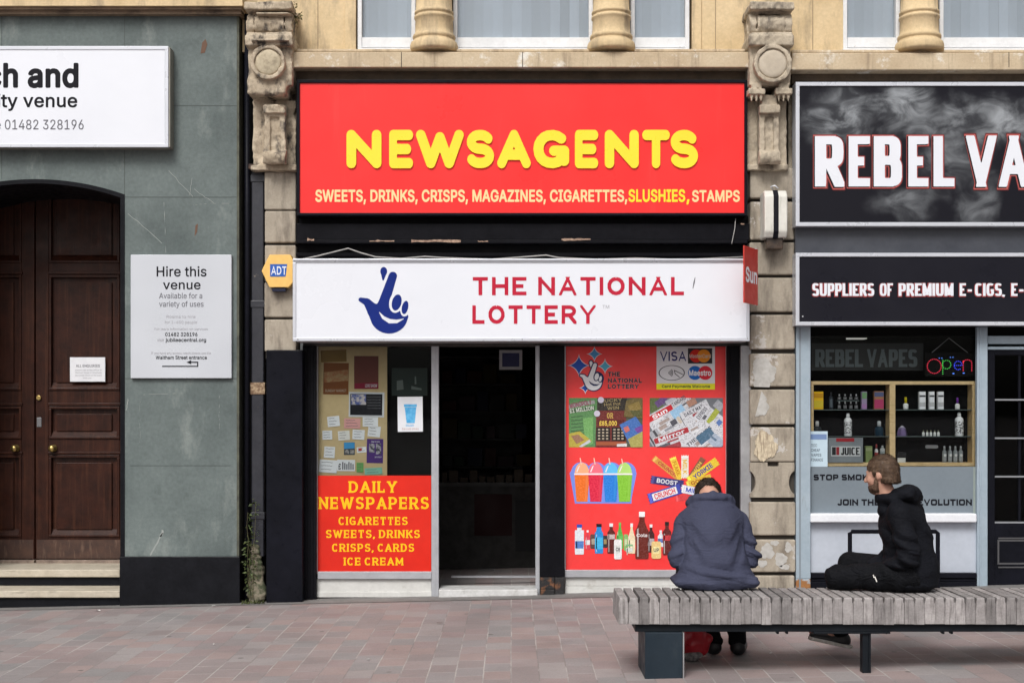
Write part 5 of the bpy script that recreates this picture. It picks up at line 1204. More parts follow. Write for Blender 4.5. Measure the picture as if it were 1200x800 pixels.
SB = thing('siren_box', 'cream white wall siren box with a black band on the right stone pilaster', 'siren', P(908,292,-.15))
Y = -.22
xa, xb, xc, xd = PX(894.5,Y), PX(899.5,Y), PX(917,Y), PX(922.5,Y)
def block(px0, px1, pts, inset=.0):
    mb = MB(); n = len(pts)
    vs = [(px0, y, z) for y, z in pts]+[(px1, y, z) for y, z in pts]
    return mb.add(vs, [tuple(range(n-1,-1,-1)), tuple(range(n,2*n))]+[(k,(k+1)%n,n+(k+1)%n,n+k) for k in range(n)])
zt, zb = PZ(222.5,Y), PZ(278,Y)
prof = [(0,zb),(Y+.03,zb),(Y,zb+.05),(Y,zt-.05),(Y+.04,zt),(0,zt)]
obj('cover', block(PX(896,Y), PX(923,Y), prof), mat('cream_plastic', (.66,.65,.60), .45, (.58,.57,.52), 6, var=.06, stain=(.35,.33,.28), sscale=(30,30,5), slo=.58, shi=.8), SB, bev=.012, seg=3)
pr2 = [(y-(.003 if y < -.05 else 0), z) for y, z in prof]
obj('band', block(PX(906.5,Y), PX(912.5,Y), [(-.05,zb-.004),(Y+.027,zb-.004),(Y-.004,zb+.05),(Y-.004,zt-.05),(Y+.037,zt+.004),(-.05,zt+.004)]), M_print_dark, SB, bev=.003)
t = MB(); t.pbox(898,278.5,918,292,Y+.06,.12); obj('sounder', t, mat('brown_tinted_lens', (.07,.045,.03), .3, (.03,.02,.015), 20), SB, bev=.01)
t = MB(); t.tube([P(906,222,Y+.06), P(903,219,Y+.05), P(908,217.5,Y+.05), P(912,221,Y+.06)], .006, 8); obj('cable_entry', t, M_white, SB, smooth=True)

PS = thing('newspaper_sign', 'small red double sided bracket sign reading Sun beside the white box sign', 'projecting sign', P(880,356,-.3))
xx = PX(872.6,-.345)
def ss(y0, y1, a, b, tx): return None
q0, q1 = P(872.4,287.5,-.61), P(888.2,292.5,-.325)
zt0, zb0 = PZ(287.5,-.61), PZ(354.5,-.61)
ang = math.atan2(q1.y-q0.y, q1.x-q0.x); ln = math.hypot(q1.x-q0.x, q1.y-q0.y)
dx, dy = math.cos(ang), math.sin(ang); nx_, ny_ = dy, -dx           # face normal, towards the camera
def onface(u, z, off): return (q0.x+dx*u*ln+nx_*off, q0.y+dy*u*ln+ny_*off, z)
t = MB(); vs = [onface(u, z, o) for o in (0,-.012) for u, z in ((0,zb0),(1,zb0),(1,zt0),(0,zt0))]
t.add(vs, [(0,1,2,3),(7,6,5,4),(0,4,5,1),(1,5,6,2),(2,6,7,3),(3,7,4,0)]); obj('panel', t, mat('faded_red_plastic', (.52,.035,.022), .4, (.46,.028,.018), 9, var=.05), PS, bev=.002)
g, lo, hi = lay('Sun', 'inter5'); t = MB(); zc = (zt0+zb0)/2
plate(t, g, lambda x: .08+.84*(x-lo)/(hi-lo), lambda y: zc-.055+.115*y, 0, 0)
t.v = [onface(a, c, .002) for a, b, c in t.v]; obj('lettering', t, M_paper, PS)
t = MB(); t.tube([onface(1.0, zb0-.0, -.02), onface(1.0, zt0+.01, -.02)], .008, 8); t.tube([onface(1.0, zt0-.05, -.02), (onface(1,0,0)[0]+.02, .02, zt0-.05)], .008, 8); obj('bracket', t, M_silver, PS)

# venue signs
V1 = thing('venue_sign', 'long white box sign with black venue name lettering above the brown doors', 'sign', P(60,173,-.12))
Y = -.13
t = MB(); t.pbox(-300,55.5,199.5,172.5,Y+.01,.13); obj('box', t, mat('dull_sign_case', (.30,.29,.25), .5, (.22,.21,.18), 5, metal=.3), V1, bev=.004)
t = MB(); t.frame(-302,54.2,197.3,172.6,4.2,Y,.03); obj('frame', t, M_silver, V1, bev=.003)
t = MB(); t.pbox(-297.8,58.4,193.1,168.4,Y+.006,.01); obj('face', t, M_white, V1)
Yv = Y+.0045
text(V1, 'Church and', -97, 92, 75.5, 101.5, Yv, 'inter6', M_print_dark)
text(V1, 'community venue', -94, 90.5, 110.5, 125.5, Yv, 'inter3', M_print_dark)
text(V1, 'Telephone 01482 328196', -62, 98, 140.5, 151.8, Yv, 'inter0', M_print_grey)
V2 = thing('hire_board', 'flat white rectangular Hire this venue board on the grey slate', 'sign', P(212,443,-.03))
Y = -.035
t = MB(); t.pbox(153,298.5,271.3,443,Y,.034); obj('panel', t, mat('silver_grey_board', (.53,.555,.60), .4, (.50,.525,.57), 1.5, metal=.1, var=.02, vscale=6), V2, bev=.003)
Yv = Y-.0015
for s, a, b, y0, y1, st, m_ in (('Hire this',183.5,242,312.5,323.7,'inter2',M_print_dark),('venue',191,235,328.5,338.8,'inter2',M_print_dark),('Available for a',186.5,237,343.3,349.6,'inter0',M_print_grey),
        ('variety of uses',186.5,238.5,353,359.3,'inter0',M_print_grey),('Rooms to hire',195,229,369.3,372.6,'inter0',M_print_faint),('for 1-600 people',193,231,375.8,379,'inter0',M_print_faint),
        ('For more information on services',181,243.5,384,386.8,'inter0',M_print_faint),('01482 328196',193.6,231.3,389.6,393.8,'inter3',M_print_dark),('visit',184,192,396.6,400,'inter0',M_print_faint),('jubileecentral.org',194,241.5,396.2,400.2,'inter3',M_print_dark),
        ('If you have any access needs please use the',177,247,412.2,415,'inter0',M_print_faint),('Waltham Street entrance',182.5,242.5,416.8,420.8,'inter3',M_print_dark)):
    text(V2, s, a, b, y0, y1, Yv, st, m_, .001)
t = MB(); ppoly(t, [(190,428.4),(231,428.4),(231,425),(222,425),(222,423.6),(232.3,423.6),(232.3,429.7),(190,429.7)], Yv, .001); ppoly(t, [(218.5,424.3),(224,421.9),(224,426.6)], Yv-.0006, .0005); obj('arrow', t, M_print_dark, V2)
NT = thing('door_notice', 'small white paper notice taped to the right brown door', 'notice', P(102,447,YD-.012))
Y = YD-.0225
t = MB(); t.pbox(82,418.5,123.2,447,Y,.0015); obj('sheet', t, M_paper, NT)
text(NT, 'ALL ENQUIRIES', 89, 117, 427, 430, Y-.001, 'inter2', M_print_grey, 0)
for k, (s, a, b) in enumerate((('please call at the office in',88,119),('Waltham Street or telephone',88,119),('the number shown on the board',88,119),('thank you',97,107))):
    text(NT, s, a, b, 432.5+k*3.1, 434.3+k*3.1, Y-.001, 'inter0', M_print_faint, 0)

# ------------------------------------------------------------------ left window: pin board, papers, posters, red panel
NB = MB(); NB.pbox(372.5,404.5,453.6,557,.205,.012)
tag(obj('notice_board', NB, mat('tan_board', (.66,.50,.27), .8, (.60,.45,.235), 3, var=.05)), 'tall tan pin board behind the left shop window', 'notice board')
bb = MB(); bb.pbox(455,404.5,505.4,668,.30,.01); obj('window_backing', bb, M_dark, NS)
rs = random.Random(31)
def paper(name, label, cat, x0, y0, x1, y1, c, rot=0.0, Y=.2025, lines=3, group=None, extra=None):
    cx, cy = (x0+x1)/2, (y0+y1)/2; ca, sa = math.cos(R(rot)), math.sin(R(rot))
    rt = lambda x, y: (cx+(x-cx)*ca-(y-cy)*sa, cy+(x-cx)*sa+(y-cy)*ca)
    t = MB()      # a slightly curled sheet
    n = 5; g = []
    for j in range(n+1):
        for i in range(n+1):
            x, y = x0+(x1-x0)*i/n, y0+(y1-y0)*j/n; u, w_ = rt(x, y)
            lift = .006*(j/n)**2*(1 if i > n/2 else .5) if lines >= 0 else 0
            g.append((PX(u,Y), Y-lift, PZ(w_,Y)))
    t.add(g, [(j*(n+1)+i, (j+1)*(n+1)+i, (j+1)*(n+1)+i+1, j*(n+1)+i+1) for j in range(n) for i in range(n)])
    o = obj(name, t, flat(c, .7))
    tag(o, label, cat, group)
    o['kind'] = 'thing'
    if lines > 0:
        m_ = MB()
        for k in range(lines):
            yy = y0+(y1-y0)*(k+.7)/(lines+.6); w_ = rs.uniform(.45,.75)
            pts = [rt(x0+(x1-x0)*(.12+w_*q/8), yy+rs.uniform(-.35,.35)) for q in range(9)]
            lf = .006*((yy-y0)/(y1-y0))**2+.0012
            pshape(m_, lambda X, Y_: schain(X, Y_, pts, .22), min(p[0] for p in pts)-1, min(p[1] for p in pts)-1, max(p[0] for p in pts)+1, max(p[1] for p in pts)+1, Y-lf, 0, 60)
        obj('handwriting', m_, M_print_grey, o)
    return o, rt
GN = 'handwritten notes pinned to the tan board'
GP = 'posters hung in the left shop window'
W_ = (.86,.87,.90)
o, _ = paper('poster','brown and orange poster high on the tan board','poster',379,425,408.5,462,(.24,.085,.03),1,lines=-1,group=GP)
t = MB(); ppoly(t,[(380,436),(408,433),(408,446),(380,448)],.2012,0); obj('picture',t,mat('orange_crowd_print',(.36,.13,.04),.6,(.42,.28,.12),22,.4,.6),o); text(o,'SUNDAY MARKET',381,406,456,459,.2012,'inter2',flat((.5,.4,.3)),0)
o, _ = paper('poster','maroon poster beside the brown one at the top of the board','poster',415,417,443.5,455.5,(.17,.055,.045),0,lines=-1,group=GP)
t = MB(); ppoly(t,[(415.3,449),(443.3,448),(443.3,455),(415.3,455)],.2012,0); obj('caption_band',t,flat((.28,.02,.05)),o); text(o,'LIVE SHOW',428,442,450,453.5,.2012-.0008,'inter3',M_paper,0)
o, _ = paper('poster','faded yellow brown poster under the shop window head','poster',376,410,406,424,(.25,.15,.045),-2,lines=-1,group=GP)
o, _ = paper('card','black printed card in a white border with a photograph corner','card',408.8,459.3,450.3,488.6,(.66,.67,.70),1,lines=-1,Y=.2018)
t = MB(); ppoly(t,[(410.5,461.2),(448.2,461.6),(447.8,486.6),(410.3,486)],.2008,0); obj('print',t,flat((.018,.018,.022)),o)
t = MB(); ppoly(t,[(411.5,462),(429,462),(429,474),(411.5,474)],.2,0); obj('photograph',t,mat('blurred_photo_print',(.08,.11,.32),.6,(.55,.50,.50),26,.45,.55),o)
for k in range(5): text(o,'the quick service you need',430.5,446,464+k*3.3,465.6+k*3.3,.2,'inter0',flat((.2,.2,.22)),0)
for i, a in enumerate((
    ('white note in the upper row, furthest from the pink one',383.8,487.5,398,499.5,W_,-6), ('pink note between two white notes',403.2,490,422.3,501.7,(.80,.40,.38),1),
    ('white folded note directly below the black card',425,488.4,443,499.6,W_,0), ('white tilted note above the purple leaflet',431.2,499,445.8,511.6,W_,6),
    ('small white note at the board edge, above the torn one',377.8,504.3,389.3,514.8,W_,-2), ('cream white note in the middle of its row',396.2,504.6,409.8,515.6,(.84,.82,.78),-4),
    ('white note between the cream one and the tilted one',413,503.3,427.2,514.7,W_,3), ('white torn note alone above the large white sheet',379.8,523,392.4,536.2,W_,3),
    ('small white note with a red mark beside the purple leaflet',418.2,523.5,429.2,530,W_,-4),
    ('bright green note at the bottom of the board',417.8,541.8,426,553,(.16,.40,.12),0),('mint green slip next to the bright green note',427.3,547.8,448,555.5,(.25,.55,.42),-3),
    ('large white sheet at the lower corner of the board',374,538.5,395,553.4,W_,4))):
    o, rt = paper('note', a[0], 'note', *a[1:5], a[5], a[6], lines=3 if a[4]-a[2] > 8 else 2, group=GN)
    if 'red mark' in a[0]:
        t = MB(); ppoly(t,[(420,525),(424,524.6),(424,528),(420,528)],.199,0); obj('red_mark',t,flat((.5,.06,.06)),o)
o, _ = paper('card','white card with a price and small black figures at the bottom','card',395,538.4,416,551.6,W_,1,lines=-1)
text(o,'£',396.5,399.5,543,549.5,.2012,'inter3',M_print_dark,0)
t = MB()
for k in range(6): t.pbox(401+k*2.4,541+(k%3)*1.2,402.4+k*2.4,550,.2012,0.0005)
obj('figures',t,M_print_grey,o)
o, _ = paper('leaflet','small leaflet with a blue top and black photographs','leaflet',403,518,415.8,532.8,(.06,.075,.09),0,lines=-1)
t = MB(); ppoly(t,[(403.2,518.2),(415.6,518.2),(415.6,525),(403.2,525.8)],.2012,0); obj('blue_top',t,flat((.06,.32,.66)),o)
t = MB(); ppoly(t,[(404,526.5),(409,526.5),(409,531.5),(404,531.5)],.2012,0); ppoly(t,[(410.5,526.5),(415,526.5),(415,531.5),(410.5,531.5)],.2012,0); obj('photograph',t,mat('grey_photo_print',(.35,.33,.32),.6,(.05,.05,.06),40,.45,.55),o)
o, _ = paper('leaflet','purple leaflet with two small photographs by the board edge','leaflet',429.8,514,449,542.4,(.085,.035,.20),1,lines=-1)
t = MB(); ppoly(t,[(432.5,519.5),(439,519.5),(439,530),(432.5,530)],.2012,0); ppoly(t,[(440.5,519.5),(446.5,519.5),(446.5,532),(440.5,532)],.2012,0); obj('photograph',t,mat('bw_photo_print',(.42,.40,.44),.6,(.03,.03,.05),30,.45,.55),o)
text(o,'Help is here',435,445,516.2,518,.2012,'inter2',M_paper,0); text(o,'call or drop in',439,447,534,536,.2012,'inter1',M_paper,0)
o, _ = paper('poster','dark green poster in the dark pane above the blue cup poster','poster',459,431,500.8,463.4,(.030,.040,.036),0,Y=.21,lines=-1,group=GP)
t = MB(); ppoly(t,[(465,446),(472,445),(473,456),(465,457)],.2088,0); ppoly(t,[(486,441),(487.5,441),(488,450),(486,450)],.2088,0); ppoly(t,[(482,452),(494,455),(494,457),(482,456)],.2088,0); obj('picture',t,flat((.13,.15,.14)),o)
o, _ = paper('poster','white poster with a blue slush cup on the dark pane','poster',466,464.6,495.4,505.6,(.70,.72,.76),-.6,Y=.166,lines=-1,group=GP)
t = MB(); ppoly(t,[(474.2,477),(487.8,477),(486,495.5),(476.4,495.5)],.1645,0); ppoly(t,[(473.4,473.4),(488.4,473.4),(488.4,476.6),(473.4,476.6)],.1645,0); obj('cup_print',t,mat('blue_cup_print',(.045,.33,.66),.5,(.12,.46,.76),25,.4,.6),o)
text(o,'Slush',475.5,485,497,499.3,.1645,'inter3',flat((.1,.4,.7)),0); text(o,'Ice cold drinks',471,490.5,501,503.4,.1645,'inter0',flat((.5,.3,.25)),0)

RP = thing('newspapers_panel', 'square red window panel with yellow DAILY NEWSPAPERS lettering', 'window sign', P(438,670,.16))
Y = .155
t = MB(); t.pbox(372.4,557,505.3,669.3,Y,.01); obj('panel', t, M_redvinyl, RP)
m_sy = flat((.90,.50,.016), .45)
for s, a, b, y0, y1 in (('DAILY',408,465.6,563.5,577),('NEWSPAPERS',372.9,502.5,582,596.2),('CIGARETTES',396.7,477.7,605.2,614.8),('SWEETS, DRINKS',382,492,620.5,630),('CRISPS, CARDS',389,485.3,636.6,646),('ICE CREAM',402.3,473,652.8,662)):
    text(RP, s, a, b, y0, y1, Y-.0015, 'serif', m_sy, .001)
# ------------------------------------------------------------------ right window: the printed red panel
def clip(pts, x0, y0, x1, y1):
    for ax, v, s in ((0,x0,1),(0,x1,-1),(1,y0,1),(1,y1,-1)):
        out = []
        for i in range(len(pts)):
            a, b = pts[i-1], pts[i]; da, db = s*(a[ax]-v), s*(b[ax]-v)
            if (da >= 0) != (db >= 0):
                t = da/(da-db); out.append((a[0]+t*(b[0]-a[0]), a[1]+t*(b[1]-a[1])))
            if db >= 0: out.append(b)
        pts = out
        if not pts: return []
    return pts
def rrect(cx, cy, w, h, a):
    c, s = math.cos(R(a)), math.sin(R(a))
    return [(cx+u*c-v*s, cy+u*s+v*c) for u, v in ((-w/2,-h/2),(w/2,-h/2),(w/2,h/2),(-w/2,h/2))]
GPN = thing('graphics_panel', 'tall red window panel printed with slush cups, chocolate bars, bottles and lottery logo', 'window sign', P(757,668,.15))
YG = .15
t = MB(); t.pbox(663.2,406,850.3,667.3,YG,.012); obj('panel', t, mat('red_window_print', (.82,.042,.042), .42, (.76,.034,.034), 1.5, var=.03), GPN)
LZ = [0.0]
def layer(): LZ[0] += .00012; return YG-.0008-LZ[0]
PRINTED = ('chocolate_bar','slush_cup','bottle','drink_can','printed_card','label','end_stripe','column','number_box')
def decal(name, pts, c, parent=GPN, Y=None, m=None):
    t = MB(); ppoly(t, pts, layer() if Y is None else Y, 0); return obj(name, t, m if m is not None else (printed(c) if name in PRINTED else flat(c,.45)), parent)
def shape(name, fn, box, c, parent=GPN, n=90):
    t = MB(); pshape(t, fn, *box, layer(), 0, n); return obj(name, t, flat(c,.45), parent)
WHT = (.76,.77,.80)
# small lottery emblem with sparks, crop scale 5.333 from (655,400)
def star(cx, cy, r, a=0): return lambda X, Y: (np.abs((X-cx)*math.cos(a)+(Y-cy)*math.sin(a))/r)**.62+(np.abs(-(X-cx)*math.sin(a)+(Y-cy)*math.cos(a))/r)**.62-1
S5 = 1/5.333
def q5(x, y): return (655+x*S5, 400+y*S5)
sx = [((125,150),64,(.03,.09,.42)),((222,78),42,(.08,.30,.58)),((288,155),42,(.10,.42,.60)),((165,290),32,(.03,.09,.42))]
em = None
LZ[0] = 0
for c, r, col in sx:
    x, y = q5(*c); rr_ = r*S5
    e = shape('emblem' if em is None else 'spark', (lambda X, Y, x=x, y=y, k=rr_+1.6: star(x,y,k)(X,Y)), (x-rr_-2,y-rr_-2,x+rr_+2,y+rr_+2), WHT, GPN if em is None else em)
    em = em or e
    shape('spark', (lambda X, Y, x=x, y=y, k=rr_: star(x,y,k)(X,Y)), (x-rr_-1,y-rr_-1,x+rr_+1,y+rr_+1), col, em)
hs = .103
hx, hy = q5(128,118); hx -= 338*hs; hy -= 305*hs
t = MB(); Yl = layer(); pshape(t, lambda X, Y: np.minimum(hand_logo((X-hx)/hs,(Y-hy)/hs)*hs-1.2, sell(X,Y,(hx+540*hs,hy+510*hs),8,8)), hx+320*hs, hy+290*hs, hx+625*hs, hy+670*hs, Yl, 0, 130); obj('hand_outline', t, flat((.02,.03,.10)), em)
t = MB(); Yl = layer(); pshape(t, lambda X, Y: hand_logo((X-hx)/hs,(Y-hy)/hs)*hs, hx+330*hs, hy+295*hs, hx+612*hs, hy+660*hs, Yl, 0, 150); obj('hand', t, flat(WHT), em)
for s, b0, b1, x1 in (('THE',190,218,382),('NATIONAL',230,257,518),('LOTTERY',267,294,498)):
    a = q5(306,b0); b = q5(x1,b1)
    Yl = layer(); text(em, s, a[0], b[0], a[1], b[1], Yl, 'lot+6', flat((.30,.26,.28)), 0); text(em, s, a[0], b[0], a[1], b[1], Yl-.00006, 'lot', flat((.05,.02,.025)), 0)
# card payments notice
LZ[0] = 0
a, b = q5(610,30), q5(975,300)
cp = decal('card_notice', [(a[0],a[1]),(b[0],a[1]),(b[0],b[1]),(a[0],b[1])], (.70,.71,.74))
y = q5(0,262)[1]; Y1 = layer(); Y2 = layer(); Y3 = layer(); Y4 = layer()
decal('yellow_band', [(a[0],y),(b[0],y),(b[0],b[1]),(a[0],b[1])], (.72,.68,.03), cp, Y1)
text(cp, 'Card Payments Welcome', *[q5(643,0)[0], q5(945,0)[0]], q5(0,272)[1], q5(0,288)[1], Y2, 'inter5', flat((.05,.10,.05)), 0)
text(cp, 'VISA', q5(632,0)[0], q5(795,0)[0], q5(0,62)[1], q5(0,122)[1], Y1, 'sansb', flat((.03,.035,.16)), 0)
u, v = q5(806,42), q5(958,138); decal('card_mark', [(u[0],u[1]),(v[0],u[1]),(v[0],v[1]),(u[0],v[1])], (.03,.03,.035), cp, Y1)
for cx, col, Yk in ((858,(.62,.03,.02),Y2),(906,(.75,.28,.03),Y3)):
    t = MB(); x, yy = q5(cx,90); pshape(t, lambda X, Y: np.hypot(X-x,Y-yy)-7.6, x-8.5,yy-8.5,x+8.5,yy+8.5, Yk, 0, 60); obj('card_mark', t, flat(col), cp)
text(cp, 'MasterCard', q5(815,0)[0], q5(950,0)[0], q5(0,80)[1], q5(0,102)[1], Y4, 'inter3', flat((.55,.50,.45)), 0)
for cx, col, Yk in ((850,(.02,.14,.48),Y1),(915,(.62,.03,.05),Y2)):
    t = MB(); x, yy = q5(cx,196); pshape(t, lambda X, Y: np.hypot(X-x,Y-yy)-8.2, x-9,yy-9,x+9,yy+9, Yk, 0, 60); obj('card_mark', t, flat(col), cp)
text(cp, 'Maestro', q5(812,0)[0], q5(950,0)[0], q5(0,180)[1], q5(0,212)[1], Y3, 'inter5', flat(WHT), 0)
x, yy = q5(705,196)
t = MB(); pshape(t, lambda X, Y: np.abs(np.hypot((X-x)/14.8,(Y-yy)/8.6)-1)*8-.35, x-16,yy-10,x+16,yy+10, Y1, 0, 120); 
for k in range(4): pshape(t, lambda X, Y, r=1.6+1.5*k: np.maximum(np.abs(np.hypot(X-x+5,Y-yy)-r)-.42, np.abs(Y-yy)-(X-x+5)*.9), x-6,yy-8,x+4,yy+8, Y2, 0, 70)
pshape(t, lambda X, Y: schain(X,Y,[(x+13,yy+2),(x+7,yy-1),(x+3,yy-3),(x+4,yy+1),(x+9,yy+5)],.45), x+1,yy-6,x+15,yy+7, Y2, 0, 60)
obj('contactless_mark', t, flat((.10,.10,.11)), cp)
# scratch card photograph
def photo(name, x0, y0, x1, y1, base):
    LZ[0] = 0
    a, b = q5(x0,y0), q5(x1,y1); box = (a[0],a[1],b[0],b[1])
    o = decal(name, [(a[0],a[1]),(b[0],a[1]),(b[0],b[1]),(a[0],b[1])], base)
    def put(pts, c, nm='printed_card'):
        pp = clip([q5(*p) for p in pts], *box)
        if len(pp) > 2: decal(nm, pp, c, o)
    return o, put
o, put = photo('scratchcard_photograph', 62, 352, 523, 660, (.09,.10,.07))
put([(62,352),(240,352),(225,660),(62,660)], (.10,.24,.09)); put([(62,395),(222,365),(226,388),(62,420)], (.30,.31,.30)); put([(62,425),(222,402),(224,428),(62,450)], (.05,.10,.05))
text(o, 'MONOPOLY', *[q5(66,0)[0], q5(205,0)[0]], q5(0,376)[1], q5(0,404)[1], layer(), 'inter5', flat((.25,.06,.10)), 0, rot=-10)
text(o, '£1 MILLION', *[q5(66,0)[0], q5(218,0)[0]], q5(0,412)[1], q5(0,436)[1], layer(), 'inter5', flat((.55,.58,.52)), 0, rot=-8)
for k in range(7): put([(76,470+k*22),(150+(k%3)*8,462+k*22),(150+(k%3)*8,468+k*22),(76,476+k*22)], (.06,.12,.06), 'print_line')
put([(150,480),(215,470),(212,640),(165,650)], (.16,.36,.12))
put([(62,575),(130,560),(205,620),(150,660),(62,660)], (.44,.36,.06)); put([(75,590),(120,580),(160,615),(110,640)], (.30,.16,.10)); put([(125,655),(190,612),(200,628),(140,660)], (.50,.53,.58))
put([(240,352),(425,352),(425,432),(240,432)], (.035,.030,.025))
for k in range(3):
    text(o, ('LUCKY','Hot Pot','WIN')[k], q5(262+k*20,0)[0], q5(395-k*10,0)[0], q5(0,358+k*24)[1], q5(0,376+k*24)[1], layer(), 'inter3', flat((.30,.24,.12)), 0, rot=-4)
put([(232,432),(420,432),(420,660),(232,660)], (.15,.028,.024)); put([(240,490),(410,490),(410,528),(240,528)], (.10,.018,.016)); put([(232,626),(420,626),(420,648),(232,648)], (.34,.10,.05), 'print_line')
text(o, 'OR', q5(300,0)[0], q5(340,0)[0], q5(0,445)[1], q5(0,480)[1], layer(), 'serif', flat((.55,.38,.10)), 0)
text(o, '£85,000', q5(252,0)[0], q5(362,0)[0], q5(0,497)[1], q5(0,524)[1], layer(), 'inter5', flat((.75,.55,.10)), 0)
for x0 in (234,330):
    put([(x0,536),(x0+86,536),(x0+86,620),(x0,620)], (.016,.013,.012), 'number_box')
    for r in range(4):
        for c in range(3): put([(x0+10+c*25,545+r*19),(x0+24+c*25,545+r*19),(x0+24+c*25,555+r*19),(x0+10+c*25,555+r*19)], (.40,.34,.26), 'number')
put([(405,470),(420,370),(470,352),(523,352),(523,480)], (.16,.12,.045)); put([(430,400),(500,372),(515,420),(450,450)], (.26,.19,.06)); put([(440,430),(520,430),(520,470),(470,470)], (.10,.10,.035))
put([(378,520),(480,468),(523,530),(523,660),(440,640)], (.06,.15,.42)); put([(470,545),(523,520),(523,560),(490,570)], (.16,.06,.30)); put([(430,610),(523,560),(523,660),(450,660)], (.36,.33,.10)); put([(402,540),(430,525),(445,555),(418,570)], (.50,.14,.12))
put([(362,640),(425,636),(425,656),(362,656)], (.62,.62,.62)); 
for c in ((262,365),(238,450)):
    t = MB(); x, yy = q5(*c); pshape(t, lambda X, Y: np.hypot(X-x,Y-yy)-3.6, x-5,yy-5,x+5,yy+5, layer(), 0, 40); pshape(t, lambda X, Y: np.hypot(X-x,Y-yy)-1.6, x-3,yy-3,x+3,yy+3, layer(), 0, 40); obj('token', t, flat((.55,.52,.62)), o)
# newspapers photograph
o, put = photo('newspapers_photograph', 567, 352, 1025, 658, (.16,.17,.19))
GREY = (.52,.53,.56)
M_news = mat('newsprint', (.60,.61,.65), .7, (.20,.20,.22), 120, .53, .60, var=.05, spec=.1)
def putm(pts, m, nm):
    pp = clip([q5(*p) for p in pts], *[*q5(567,352), *q5(1025,658)])
    if len(pp) > 2: decal(nm, pp, None, o, None, m)
def newsprint(cx, cy, w, h, a, head, hc, tc, style='inter5', bands=5, seed=1):
    putm(rrect(cx,cy,w,h,a), M_news, 'newspaper')
    c, s = math.cos(R(a)), math.sin(R(a)); loc = lambda u, v: (cx+u*c-v*s, cy+u*s+v*c)
    rs = random.Random(seed)
    hx_, hy_ = loc(-.02*w, -h/2+.13*min(h,140)+8)
    put(rrect(hx_,hy_,w*.94,34,a), hc, 'masthead')
    tw = .36 if len(head) > 4 else .27
    p0, p1 = q5(hx_-w*tw,hy_-12), q5(hx_+w*tw,hy_+12)
    text(o, head, p0[0], p1[0], p0[1], p1[1], layer(), style, flat(tc), 0, rot=a)
    for k in range(bands):
        u = rs.uniform(-.3,.3)*w; v = -h/2+55+k*(h-60)/bands
        x, y = loc(u, v); put(rrect(x,y,w*rs.uniform(.2,.5),rs.uniform(8,26),a), rs.choice([(.10,.10,.12),(.25,.26,.29),(.12,.20,.36),(.34,.28,.26),(.66,.67,.70),(.30,.05,.06)]), 'column')
put(rrect(600,400,90,120,-30), (.11,.15,.06)); put(rrect(640,375,80,40,-35), (.14,.08,.22)); put(rrect(700,370,70,30,-28),(.45,.46,.52))
newsprint(760,395,150,90,-33,'STANDARD',(.6,.6,.63),(.1,.1,.12),bands=4,seed=2)
newsprint(675,522,190,220,-30,'Sun',(.52,.03,.04),(.8,.8,.82),bands=6,seed=3)
put(rrect(600,600,80,90,-32), (.35,.36,.40)); put(rrect(612,590,16,80,-32), (.06,.06,.07)); put(rrect(582,620,10,80,-32), (.06,.06,.07))
put(rrect(745,440,90,60,-35), (.30,.50,.70)); put(rrect(718,505,40,34,-33), (.08,.08,.10)); put(rrect(752,490,20,46,-33), (.55,.48,.40)); put(rrect(640,600,24,50,-32),(.3,.22,.2))
newsprint(875,480,190,170,-28,'DAILY MAIL',(.56,.57,.61),(.05,.05,.07),style='serif',bands=6,seed=5)
put(rrect(830,380,60,40,-28), (.40,.22,.16))
newsprint(965,500,120,230,-52,'EXPRESS',(.58,.59,.63),(.08,.08,.10),bands=4,seed=7)
put(rrect(965,465,110,34,-55), (.34,.38,.06)); put(rrect(990,520,70,30,-50), (.10,.18,.42)); put(rrect(1000,400,50,60,-50),(.35,.36,.4))
newsprint(720,620,240,120,-20,'Mirror',(.36,.04,.05),(.62,.62,.66),bands=4,seed=9)
newsprint(905,620,260,130,-38,'THE TIMES',(.56,.57,.61),(.05,.05,.06),style='serif',bands=3,seed=11)
put(rrect(915,590,110,60,-38), (.07,.14,.22)); put(rrect(985,625,90,70,38), (.36,.42,.52)); put(rrect(960,600,60,14,38), (.12,.18,.26))
